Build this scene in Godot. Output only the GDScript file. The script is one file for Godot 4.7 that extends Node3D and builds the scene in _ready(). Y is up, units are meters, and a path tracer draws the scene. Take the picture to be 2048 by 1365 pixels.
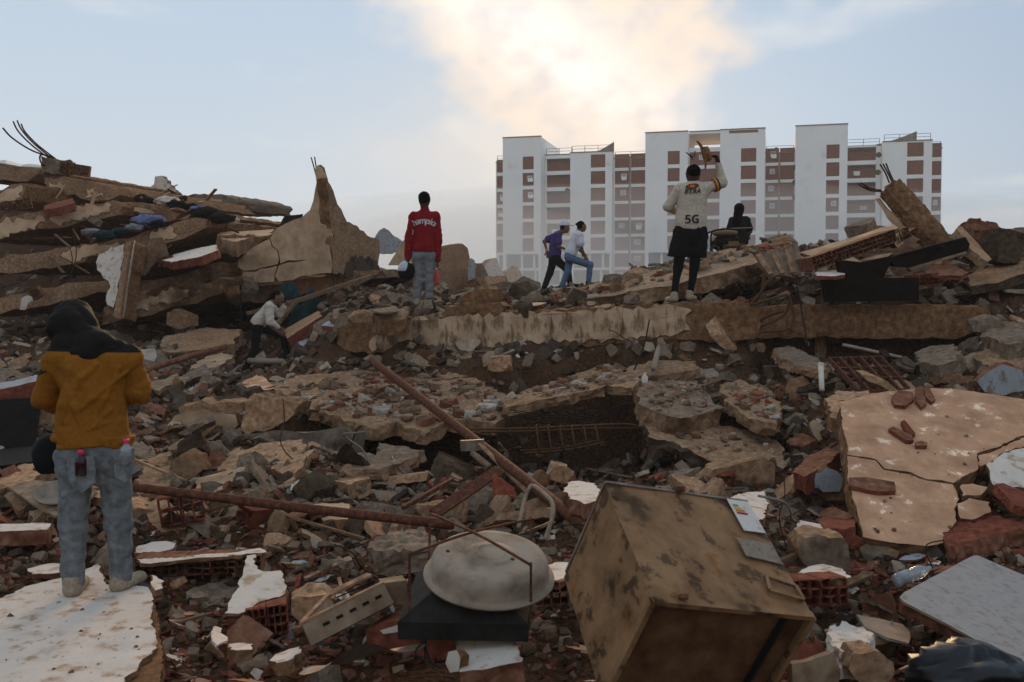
extends Node3D
# Collapsed buildings after an earthquake: rubble, people on it, a standing apartment block behind.
const F := 2000.0
const CX := 1024.0
const CY := 682.5
const HZ := 603.0
var eye := Vector3(0, 1.6, 0)
var pitch := atan((CY - HZ) / F)
var rng := RandomNumberGenerator.new()
var used := {}
var M := {}
var nz := FastNoiseLite.new()
var nfold := FastNoiseLite.new()

# ---------- main ----------
func _ready() -> void:
	rng.seed = 77
	nz.seed = 5
	nz.frequency = 1.0
	nz.fractal_octaves = 4
	nz.fractal_gain = 0.55
	nfold.seed = 9
	nfold.frequency = 1.0
	nfold.fractal_octaves = 2
	nfold.fractal_type = FastNoiseLite.FRACTAL_RIDGED
	setup_view()
	make_materials()
	build_terrain()
	build_apartment_building()
	build_beams()
	build_collapsed_building()
	build_background_ruins()
	build_crest()
	build_middle()
	build_foreground()
	build_people()
	scatter_rubble()
	build_small_things()

func setup_view() -> void:
	var cam := Camera3D.new()
	cam.name = "camera"
	cam.fov = rad_to_deg(2.0 * atan(CY / F))
	cam.near = 0.1
	cam.far = 6000.0
	add_child(cam)
	cam.position = eye
	cam.rotation = Vector3(-pitch, 0, 0)
	cam.current = true
	var at := CameraAttributesPhysical.new()
	at.frustum_focal_length = 35.0
	at.frustum_focus_distance = 13.0
	at.exposure_aperture = 6.3
	cam.attributes = at
	var sun := DirectionalLight3D.new()
	sun.name = "sun"
	sun.light_energy = 0.8
	sun.light_angular_distance = 20.0
	sun.light_color = Color(1.0, 0.83, 0.62)
	sun.shadow_enabled = true
	add_child(sun)
	var to_sun := (P(1130, 60, 100) - eye).normalized()
	sun.look_at_from_position(Vector3.ZERO, -to_sun, Vector3.UP)
	var we := WorldEnvironment.new()
	we.name = "world_environment"
	var e := Environment.new()
	e.background_mode = Environment.BG_SKY
	e.sky = Sky.new()
	var sm := PanoramaSkyMaterial.new()
	sm.panorama = sky_picture()
	e.sky.sky_material = sm
	e.tonemap_mode = Environment.TONE_MAPPER_LINEAR
	e.tonemap_exposure = 1.2
	e.sdfgi_enabled = true
	e.ssao_enabled = true
	e.ssil_enabled = true
	e.fog_enabled = true
	e.fog_density = 0.0009
	e.fog_light_color = Color(0.95, 0.93, 0.90)
	e.volumetric_fog_enabled = true
	e.volumetric_fog_density = 0.0
	we.environment = e
	add_child(we)

func lin(r: float, g: float, b: float) -> Color:
	return Color(r, g, b).linear_to_srgb()

func gauss(x: float, y: float) -> float:
	return exp(-x * x - y * y)

# sunset sky: blue grey high up, paler and warmer towards the horizon, thin cloud lit by the hidden sun
func sky_picture() -> ImageTexture:
	var w := 2048
	var h := 1024
	var n := FastNoiseLite.new()
	n.seed = 21
	n.frequency = 1.0
	n.fractal_octaves = 5
	var im := Image.create(w, h, false, Image.FORMAT_RGBF)
	im.fill(Color(0.13, 0.11, 0.095))
	var sun := (P(1150, 130, 100) - eye).normalized()
	# the part near the view is computed for each pixel, the smooth rest in blocks of four
	for j in range(0, 532, 4):
		for i in range(0, w, 4):
			im.fill_rect(Rect2i(i, j, 4, 4), sky_color((i + 2.0) / w * TAU, (0.5 - (j + 2.0) / h) * PI, sun, n))
	for j in range(330, 524):
		for i in range(-230, 230):
			im.set_pixel((i + w) % w, j, sky_color((i + 0.5) / w * TAU, (0.5 - (j + 0.5) / h) * PI, sun, n))
	return ImageTexture.create_from_image(im)

func sky_color(az: float, el: float, sun: Vector3, n: FastNoiseLite) -> Color:
	if az > PI:
		az -= TAU
	var ce := cos(el)
	var se := sin(el)
	var dir := Vector3(sin(az) * ce, se, -cos(az) * ce)
	var azd := rad_to_deg(az)
	var eld := rad_to_deg(el)
	var ca := dir.dot(sun)
	# clear air
	var t := pow(1.0 - clampf(se, 0.0, 1.0), 3.4)
	var r := lerpf(0.37, 0.60, t)
	var g := lerpf(0.49, 0.675, t)
	var b := lerpf(0.64, 0.735, t)
	var low := exp(-maxf(eld, 0.0) / 6.0)
	r += 0.10 * low
	g += 0.05 * low
	b -= 0.02 * low
	# deeper blue away to one side of the sun
	var away := smoothstep(8.0, 40.0, azd) * (1.0 - smoothstep(60.0, 120.0, azd)) * 0.24
	r *= 1.0 - away * 1.3
	g *= 1.0 - away * 1.1
	b *= 1.0 - away * 0.8
	# broken thin cloud (a flat layer seen in perspective)
	var k := 1.0 / (maxf(se, 0.0) + 0.16)
	var q := Vector2(dir.x * k, dir.z * k * 0.8)
	q += Vector2(n.get_noise_3d(q.x * 0.9, q.y * 0.9, 7.0), n.get_noise_3d(q.x * 0.9, q.y * 0.9, 17.0)) * 0.7
	var c := n.get_noise_3d(q.x * 0.75 + 3.1, q.y * 0.75 - 1.7, 1.0) * 0.6 + n.get_noise_3d(q.x * 2.4, q.y * 2.4, 4.0) * 0.28
	var thin := smoothstep(-0.05, 0.35, c) * smoothstep(0.0, 6.0, eld) * lerpf(0.38, 0.9, smoothstep(14.0, 40.0, eld))
	r = lerpf(r, 0.90, thin)
	g = lerpf(g, 0.85, thin)
	b = lerpf(b, 0.79, thin)
	# the lit bank of cloud in front of the sun
	if absf(azd) < 60.0 and eld < 50.0:
		var near := n.get_noise_3d(azd * 0.13, eld * 0.2, 9.0)
		var fine := n.get_noise_3d(azd * 0.42, eld * 0.55, 19.0)
		var wob := near * 3.2 + fine * 1.3
		var left := lerpf(-2.0, -8.0, clampf((eld - 8.0) / 9.0, 0.0, 1.6)) + wob
		var right := lerpf(10.0, 13.0, clampf((eld - 8.0) / 6.0, 0.0, 1.0)) - 1.6 * clampf((eld - 14.0) / 4.0, 0.0, 1.0) + wob * 0.8
		var bank := smoothstep(left - 1.0, left + 3.2, azd) * (1.0 - smoothstep(right - 3.4, right + 1.8, azd))
		bank *= smoothstep(5.0, 10.0, eld + wob * 0.5 - azd * 0.08) * (1.0 - smoothstep(20.0, 34.0, eld))
		bank *= clampf(0.95 + 0.45 * fine + 0.15 * near, 0.4, 1.0)
		var veil := gauss((azd - 1.0 + wob) / 9.0, (eld - 8.0) / 4.5) * 0.5
		var amt := clampf(maxf(bank, veil), 0.0, 1.0)
		r = lerpf(r, 0.90, amt)
		g = lerpf(g, 0.755, amt)
		b = lerpf(b, 0.625, amt)
		# the brightest streak runs down to lower right
		var ax := azd - 2.9 + near * 1.5
		var ey := eld - 13.9 + fine * 0.9
		var along := ax * 0.872 - ey * 0.489
		var across := ax * 0.489 + ey * 0.872
		var core := clampf(gauss(along / 8.0, across / 2.5) * (0.9 + 0.6 * fine) + 0.5 * gauss((azd + 2.0) / 6.0, (eld - 19.0) / 3.5), 0.0, 1.2) * bank
		r += 0.14 * core
		g += 0.18 * core
		b += 0.24 * core
	return Color(maxf(r, 0.02), maxf(g, 0.02), maxf(b, 0.02))

# ---------- naming ----------
func numbered(called: String) -> String:
	var k: int = used.get(called, 0)
	used[called] = k + 1
	return called if k == 0 else "%s_%03d" % [called, k]

func tag(o: Node, label: String, category: String, group := "", kind := "") -> Node:
	if label:
		o.set_meta("label", label)
	if category:
		o.set_meta("category", category)
	if group:
		o.set_meta("group", group)
	if kind or category:
		o.set_meta("kind", kind if kind else "thing")
	return o

func thing(called: String, label: String, category: String, at := Vector3.ZERO, group := "") -> Node3D:
	var o := Node3D.new()
	o.name = numbered(called)
	add_child(o)
	o.position = at
	tag(o, label, category, group)
	return o

func put(called: String, mesh: Mesh, mats: Array, parent: Node = null) -> MeshInstance3D:
	var o := MeshInstance3D.new()
	o.mesh = mesh
	if parent == null:
		o.name = numbered(called)
		add_child(o)
	else:
		o.name = called
		parent.add_child(o, true)
	for k in mini(mats.size(), mesh.get_surface_count()):
		if mats[k] != null:
			o.set_surface_override_material(k, mats[k])
	return o

# ---------- pixels to places ----------
func ray(px: float, py: float) -> Vector3:
	return Vector3((px - CX) / F, -(py - CY) / F, -1.0).rotated(Vector3.RIGHT, -pitch)

func P(px: float, py: float, d: float) -> Vector3:
	var w := ray(px, py)
	return eye + w * (d / -w.z)

func onp(pl: Plane, px: float, py: float) -> Vector3:
	var w := ray(px, py)
	var den := pl.normal.dot(w)
	return eye + w * ((pl.d - pl.normal.dot(eye)) / den)

func V(a: Array) -> Vector3:
	return P(a[0], a[1], a[2])

# ---------- triangles ----------
func tri(arr: PackedVector3Array, a: Vector3, b: Vector3, c: Vector3, outward: Vector3) -> void:
	if (b - a).cross(c - a).dot(outward) > 0.0:
		arr.append(a); arr.append(c); arr.append(b)
	else:
		arr.append(a); arr.append(b); arr.append(c)

func quad(arr: PackedVector3Array, a: Vector3, b: Vector3, c: Vector3, d: Vector3, outward: Vector3) -> void:
	tri(arr, a, b, c, outward)
	tri(arr, a, c, d, outward)

func subdivide(src: PackedVector3Array, seg: float) -> PackedVector3Array:
	var out := PackedVector3Array()
	var s2 := seg * seg
	var stack := src
	var n := stack.size()
	while n > 0:
		var c := stack[n - 1]
		var b := stack[n - 2]
		var a := stack[n - 3]
		n -= 3
		stack.resize(n)
		var ab := a.distance_squared_to(b)
		var bc := b.distance_squared_to(c)
		var ca := c.distance_squared_to(a)
		var m := maxf(ab, maxf(bc, ca))
		if m <= s2 or out.size() > 400000:
			out.append(a); out.append(b); out.append(c)
			continue
		if ab == m:
			var p := (a + b) * 0.5
			stack.append(a); stack.append(p); stack.append(c)
			stack.append(p); stack.append(b); stack.append(c)
		elif bc == m:
			var p := (b + c) * 0.5
			stack.append(a); stack.append(b); stack.append(p)
			stack.append(a); stack.append(p); stack.append(c)
		else:
			var p := (c + a) * 0.5
			stack.append(a); stack.append(b); stack.append(p)
			stack.append(p); stack.append(b); stack.append(c)
		n += 6
	return out

func bump3(p: Vector3, amp: float, freq: float) -> Vector3:
	var q := p * freq
	return Vector3(nz.get_noise_3d(q.x, q.y, q.z), nz.get_noise_3d(q.x + 31.7, q.y, q.z + 11.1), nz.get_noise_3d(q.x, q.y + 57.3, q.z - 23.9)) * amp

func roughen(src: PackedVector3Array, amp: float, freq: float, off := Vector3.ZERO) -> PackedVector3Array:
	for i in src.size():
		src[i] = src[i] + bump3(src[i] + off, amp, freq)
	return src

func surface(mesh: ArrayMesh, arr: PackedVector3Array, smooth: bool) -> void:
	if arr.size() == 0:
		return
	var st := SurfaceTool.new()
	st.begin(Mesh.PRIMITIVE_TRIANGLES)
	st.set_smooth_group(0 if smooth else 0xFFFFFFFF)
	for v in arr:
		st.add_vertex(v)
	if smooth:
		st.index()
	st.generate_normals()
	st.commit(mesh)

func box_tris(arr: PackedVector3Array, lo: Vector3, hi: Vector3) -> void:
	var a := Vector3(lo.x, lo.y, lo.z); var b := Vector3(hi.x, lo.y, lo.z); var c := Vector3(hi.x, hi.y, lo.z); var d := Vector3(lo.x, hi.y, lo.z)
	var e := Vector3(lo.x, lo.y, hi.z); var f := Vector3(hi.x, lo.y, hi.z); var g := Vector3(hi.x, hi.y, hi.z); var h := Vector3(lo.x, hi.y, hi.z)
	quad(arr, a, b, c, d, Vector3.FORWARD)
	quad(arr, e, f, g, h, Vector3.BACK)
	quad(arr, a, b, f, e, Vector3.DOWN)
	quad(arr, d, c, g, h, Vector3.UP)
	quad(arr, a, d, h, e, Vector3.LEFT)
	quad(arr, b, c, g, f, Vector3.RIGHT)

func mesh_of(arr: PackedVector3Array, smooth := false) -> ArrayMesh:
	var m := ArrayMesh.new()
	surface(m, arr, smooth)
	return m

func box_mesh(lo: Vector3, hi: Vector3) -> ArrayMesh:
	var arr := PackedVector3Array()
	box_tris(arr, lo, hi)
	return mesh_of(arr)

# a bar of square section from a to b
func bar_tris(arr: PackedVector3Array, a: Vector3, b: Vector3, w: float, t: float, up := Vector3.UP) -> void:
	var d := (b - a).normalized()
	var s := d.cross(up).normalized() * w * 0.5
	var u := s.cross(d).normalized() * t * 0.5
	var c := [a - s - u, a + s - u, a + s + u, a - s + u, b - s - u, b + s - u, b + s + u, b - s + u]
	quad(arr, c[0], c[1], c[2], c[3], -d)
	quad(arr, c[4], c[5], c[6], c[7], d)
	quad(arr, c[0], c[1], c[5], c[4], -u)
	quad(arr, c[3], c[2], c[6], c[7], u)
	quad(arr, c[0], c[3], c[7], c[4], -s)
	quad(arr, c[1], c[2], c[6], c[5], s)

func tube_mesh(pts: Array, r: float, sides := 8, ridged := false) -> ArrayMesh:
	var arr := PackedVector3Array()
	var n := pts.size()
	var rings := []
	var s := Vector3.ZERO
	for i in n:
		var t: Vector3 = (pts[mini(i + 1, n - 1)] - pts[maxi(i - 1, 0)]).normalized()
		if i == 0:
			s = t.cross(Vector3.UP if absf(t.y) < 0.9 else Vector3.RIGHT).normalized()
		s = (s - t * s.dot(t)).normalized()
		var u := s.cross(t)
		var rr := r * (1.0 + (0.12 if (ridged and i % 2 == 0) else 0.0))
		var ring := []
		for k in sides:
			var a := TAU * k / sides
			ring.append(pts[i] + (s * cos(a) + u * sin(a)) * rr)
		rings.append(ring)
	for i in n - 1:
		for k in sides:
			var k2 := (k + 1) % sides
			quad(arr, rings[i][k], rings[i][k2], rings[i + 1][k2], rings[i + 1][k], (rings[i][k] + rings[i][k2]) * 0.5 - pts[i])
	for k in sides:
		tri(arr, pts[0], rings[0][k], rings[0][(k + 1) % sides], pts[0] - pts[1])
		tri(arr, pts[n - 1], rings[n - 1][k], rings[n - 1][(k + 1) % sides], pts[n - 1] - pts[n - 2])
	return mesh_of(arr, true)

# points along a smooth curve through the given places
func curve(pts: Array, n: int, wob := 0.0, sd := 0) -> Array:
	var out := []
	var m := pts.size()
	for i in n:
		var t := float(i) / (n - 1) * (m - 1)
		var k := mini(int(t), m - 2)
		var f := t - k
		var p0: Vector3 = pts[maxi(k - 1, 0)]
		var p1: Vector3 = pts[k]
		var p2: Vector3 = pts[k + 1]
		var p3: Vector3 = pts[mini(k + 2, m - 1)]
		var p := p1.cubic_interpolate(p2, p0, p3, f)
		if wob > 0.0:
			p += bump3(p + Vector3(sd, 0, 0), wob, 2.0)
		out.append(p)
	return out

func straight(a: Vector3, b: Vector3, n: int) -> Array:
	var out := []
	for i in n:
		out.append(a.lerp(b, float(i) / (n - 1)))
	return out

# ---------- broken slabs: an outline on a plane, given thickness ----------
# o: jag (m), step (m), seg (m), amp (m), freq, push (direction of the thickness), smooth
func slab_mesh(pts: Array, n: Vector3, thick: float, o: Dictionary, origin: Vector3) -> ArrayMesh:
	var jag: float = o.get("jag", 0.02)
	var step: float = o.get("step", 0.12)
	var seg: float = o.get("seg", 0.25)
	var amp: float = o.get("amp", 0.012)
	var freq: float = o.get("freq", 3.0)
	var push: Vector3 = o.get("push", -n).normalized()
	var t1: Vector3 = (pts[1] - pts[0]).normalized()
	t1 = (t1 - n * t1.dot(n)).normalized()
	var t2 := n.cross(t1)
	var c: Vector3 = pts[0]
	var poly := PackedVector2Array()
	var r := RandomNumberGenerator.new()
	r.seed = int(absf(pts[0].x * 1000.0) + absf(pts[0].y * 313.0) + pts.size() * 17)
	for i in pts.size():
		var a: Vector3 = pts[i]
		var b: Vector3 = pts[(i + 1) % pts.size()]
		var a2 := Vector2((a - c).dot(t1), (a - c).dot(t2))
		var b2 := Vector2((b - c).dot(t1), (b - c).dot(t2))
		var k := maxi(1, int(a2.distance_to(b2) / step))
		var nn := (b2 - a2).orthogonal().normalized()
		for q in k:
			var f := (q + (r.randf_range(-0.25, 0.25) if q > 0 else 0.0)) / k
			poly.append(a2.lerp(b2, f) + nn * r.randf_range(-jag, jag) * (1.0 if q > 0 else 0.4))
	var idx := Geometry2D.triangulate_polygon(poly)
	if idx.size() == 0:
		poly = PackedVector2Array()
		for a in pts:
			poly.append(Vector2((a - c).dot(t1), (a - c).dot(t2)))
		idx = Geometry2D.triangulate_polygon(poly)
		if idx.size() == 0:
			poly = Geometry2D.convex_hull(poly)
			poly.resize(poly.size() - 1)
			idx = Geometry2D.triangulate_polygon(poly)
	var m := poly.size()
	var front := PackedVector3Array()
	var back := PackedVector3Array()
	var mid := PackedVector3Array()
	var cen := Vector2.ZERO
	for v in poly:
		cen += v / m
	for v in poly:
		var p := c + t1 * v.x + t2 * v.y - origin
		front.append(p)
		var inw := (cen - v).normalized()
		var j1 := r.randf_range(-0.6, 0.9) * jag
		var j2 := r.randf_range(-1.0, 1.4) * jag
		mid.append(p + push * thick * r.randf_range(0.3, 0.6) + (t1 * inw.x + t2 * inw.y) * j1)
		back.append(p + push * thick * r.randf_range(0.92, 1.05) + (t1 * inw.x + t2 * inw.y) * j2)
	var fa := PackedVector3Array()
	var sa := PackedVector3Array()
	for i in range(0, idx.size(), 3):
		tri(fa, front[idx[i]], front[idx[i + 1]], front[idx[i + 2]], n)
		tri(sa, back[idx[i]], back[idx[i + 1]], back[idx[i + 2]], push)
	var ccw := not Geometry2D.is_polygon_clockwise(poly)
	for i in m:
		var k := (i + 1) % m
		var e := poly[k] - poly[i]
		var nn := Vector2(e.y, -e.x) * (1.0 if ccw else -1.0)
		var outv := t1 * nn.x + t2 * nn.y
		quad(sa, front[i], front[k], mid[k], mid[i], outv)
		quad(sa, mid[i], mid[k], back[k], back[i], outv)
	fa = roughen(subdivide(fa, seg), amp, freq, origin)
	sa = roughen(subdivide(sa, seg), amp, freq, origin)
	if o.get("rough_side", 0.0) > 0.0:
		sa = roughen(sa, o.rough_side, freq * 5.0, origin)
	var mesh := ArrayMesh.new()
	surface(mesh, fa, o.get("smooth", true))
	surface(mesh, sa, false)
	return mesh

# pl: three [px, py, depth]; outline: [[px, py], ...]
func plane_of(pl) -> Plane:
	if pl is Plane:
		return pl
	if pl.size() == 1:   # upright, facing the camera's side, at one depth
		return Plane(Vector3.BACK, -float(pl[0]))
	if pl.size() == 2:   # upright through two places
		var a := V(pl[0])
		var b := V(pl[1])
		var nn := (b - a).cross(Vector3.UP).normalized()
		return Plane(nn if nn.dot(eye - a) > 0.0 else -nn, a)
	var plane := Plane(V(pl[0]), V(pl[1]), V(pl[2]))
	return plane if plane.normal.dot(eye - V(pl[0])) > 0.0 else -plane

func slab(called: String, pl, outline: Array, thick: float, mats: Array, o := {}, parent: Node3D = null) -> MeshInstance3D:
	var plane := plane_of(pl)
	var pts := []
	var lo := Vector3(1e9, 1e9, 1e9)
	var hi := -lo
	for q in outline:
		var p := onp(plane, q[0], q[1]) + plane.normal * float(o.get("proud", 0.0))
		pts.append(p)
		lo = lo.min(p)
		hi = hi.max(p)
	var origin := Vector3((lo.x + hi.x) * 0.5, lo.y, (lo.z + hi.z) * 0.5)
	if parent != null:
		origin = parent.global_position
	var mi := put(called, slab_mesh(pts, plane.normal, thick, o, origin), mats, parent)
	if parent == null:
		mi.position = origin
	return mi

# ---------- rubble pieces: boxes cut by planes ----------
func chunk(dims: Vector3, cuts: int, sd: int, seg: float, amp: float, freq: float, two := false) -> ArrayMesh:
	var r := RandomNumberGenerator.new()
	r.seed = sd
	var planes: Array[Plane] = []
	var axes := [Vector3.UP, Vector3.DOWN, Vector3.LEFT, Vector3.RIGHT, Vector3.BACK, Vector3.FORWARD]
	for k in 6:
		var a: Vector3 = axes[k]
		var tilt := 0.06 if k < 2 else 0.3
		var nn := (a + Vector3(r.randf_range(-tilt, tilt), r.randf_range(-tilt, tilt), r.randf_range(-tilt, tilt))).normalized()
		planes.append(Plane(nn, absf(dims.dot(a)) * 0.5 * r.randf_range(0.82, 1.0)))
	for k in cuts:
		var nn := Vector3(r.randfn(), r.randfn() * 0.6, r.randfn()).normalized()
		var sup := (absf(nn.x) * dims.x + absf(nn.y) * dims.y + absf(nn.z) * dims.z) * 0.5
		planes.append(Plane(nn, sup * r.randf_range(0.52, 0.85)))
	var big := dims.length() * 3.0
	var top := PackedVector3Array()
	var rest := PackedVector3Array()
	for i in planes.size():
		var pl := planes[i]
		var u := pl.normal.cross(Vector3.UP if absf(pl.normal.y) < 0.9 else Vector3.RIGHT).normalized()
		var v := pl.normal.cross(u)
		var c := pl.normal * pl.d
		var poly := PackedVector3Array([c + (u + v) * big, c + (u - v) * big, c - (u + v) * big, c + (v - u) * big])
		for k in planes.size():
			if k != i and poly.size() >= 3:
				poly = Geometry3D.clip_polygon(poly, planes[k])
		if poly.size() < 3:
			continue
		var cc := Vector3.ZERO
		for p in poly:
			cc += p / poly.size()
		for k in poly.size():
			tri(top if (two and i == 0) else rest, cc, poly[k], poly[(k + 1) % poly.size()], pl.normal)
	var off := Vector3(sd * 3.7, 0, 0)
	var mesh := ArrayMesh.new()
	if two:
		surface(mesh, roughen(subdivide(top, seg), amp, freq, off), true)
	surface(mesh, roughen(subdivide(rest, seg), amp, freq, off), false)
	return mesh

# hollow clay block: holes run along z; ends broken by jag
func hollow(w: float, h: float, l: float, nx: int, ny: int, t: float, jag: float, sd: int) -> ArrayMesh:
	var r := RandomNumberGenerator.new()
	r.seed = sd
	var xs := []
	var ys := []
	for i in nx + 1:
		var c := -w * 0.5 + t * 0.5 + (w - t) * i / nx
		xs.append(c - t * 0.5)
		xs.append(c + t * 0.5)
	for i in ny + 1:
		var c := t * 0.5 + (h - t) * i / ny
		ys.append(c - t * 0.5)
		ys.append(c + t * 0.5)
	var zf := []
	var zb := []
	for i in xs.size():
		var a := []
		var b := []
		for j in ys.size():
			a.append(l * 0.5 - absf(r.randfn()) * jag)
			b.append(-l * 0.5 + absf(r.randfn()) * jag * 0.5)
		zf.append(a)
		zb.append(b)
	var arr := PackedVector3Array()
	for i in xs.size() - 1:
		for j in ys.size() - 1:
			var hole := i % 2 == 1 and j % 2 == 1
			var f := [Vector3(xs[i], ys[j], zf[i][j]), Vector3(xs[i + 1], ys[j], zf[i + 1][j]), Vector3(xs[i + 1], ys[j + 1], zf[i + 1][j + 1]), Vector3(xs[i], ys[j + 1], zf[i][j + 1])]
			var b := [Vector3(xs[i], ys[j], zb[i][j]), Vector3(xs[i + 1], ys[j], zb[i + 1][j]), Vector3(xs[i + 1], ys[j + 1], zb[i + 1][j + 1]), Vector3(xs[i], ys[j + 1], zb[i][j + 1])]
			if not hole:
				quad(arr, f[0], f[1], f[2], f[3], Vector3.BACK)
				quad(arr, b[0], b[1], b[2], b[3], Vector3.FORWARD)
				if j == 0: quad(arr, f[0], f[1], b[1], b[0], Vector3.DOWN)
				if j == ys.size() - 2: quad(arr, f[3], f[2], b[2], b[3], Vector3.UP)
				if i == 0: quad(arr, f[0], f[3], b[3], b[0], Vector3.LEFT)
				if i == xs.size() - 2: quad(arr, f[1], f[2], b[2], b[1], Vector3.RIGHT)
			else:
				quad(arr, f[0], f[1], b[1], b[0], Vector3.UP)
				quad(arr, f[3], f[2], b[2], b[3], Vector3.DOWN)
				quad(arr, f[0], f[3], b[3], b[0], Vector3.RIGHT)
				quad(arr, f[1], f[2], b[2], b[1], Vector3.LEFT)
				if j == 0 or j == ys.size() - 2: pass
	return mesh_of(arr)

# ---------- materials ----------
func noise_tex(sd: int, freq: float, oct: int, ramp: Array, size := 512, kind := 3, warp := 0.0) -> NoiseTexture2D:
	var n := FastNoiseLite.new()
	n.seed = sd
	n.noise_type = kind
	n.frequency = freq
	n.fractal_octaves = oct
	n.fractal_gain = 0.62
	if kind == FastNoiseLite.TYPE_CELLULAR:
		n.cellular_return_type = FastNoiseLite.RETURN_DISTANCE
	if warp > 0.0:
		n.domain_warp_enabled = true
		n.domain_warp_amplitude = warp
		n.domain_warp_frequency = freq * 1.5
	var t := NoiseTexture2D.new()
	t.width = size
	t.height = size
	t.seamless = true
	t.normalize = true
	t.noise = n
	if ramp.size() > 0:
		var g := Gradient.new()
		var offs := PackedFloat32Array()
		var cols := PackedColorArray()
		for q in ramp:
			offs.append(q[0])
			cols.append(q[1])
		g.offsets = offs
		g.colors = cols
		t.color_ramp = g
	return t

var tx := {}

func mk(key: String, albedo: Texture2D, tint: Color, scale: float, rough: float, relief := 0.0, relief_tex := "h_rough", detail: Texture2D = null, dscale := 0.3, metal := 0.0, world := true) -> StandardMaterial3D:
	var m := StandardMaterial3D.new()
	m.resource_name = key
	m.albedo_color = tint
	m.albedo_texture = albedo
	m.roughness = rough
	m.metallic = metal
	m.metallic_specular = 0.5 if metal > 0.1 else 0.4 if rough < 0.5 else 0.12
	m.uv1_triplanar = true
	m.uv1_world_triplanar = world
	m.uv1_scale = Vector3.ONE * scale
	m.uv1_triplanar_sharpness = 4.0
	if relief > 0.0:
		m.heightmap_enabled = true
		m.heightmap_texture = tx[relief_tex]
		m.heightmap_scale = relief
	if detail != null:
		m.detail_enabled = true
		m.detail_albedo = detail
		m.detail_blend_mode = BaseMaterial3D.BLEND_MODE_MUL
		m.detail_uv_layer = BaseMaterial3D.DETAIL_UV_2
		m.uv2_triplanar = true
		m.uv2_world_triplanar = world
		m.uv2_scale = Vector3.ONE * dscale
		m.uv2_triplanar_sharpness = 4.0
	M[key] = m
	return m

func g3(v: float, a := 1.0) -> Color:
	return Color(v, v, v, a)

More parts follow.
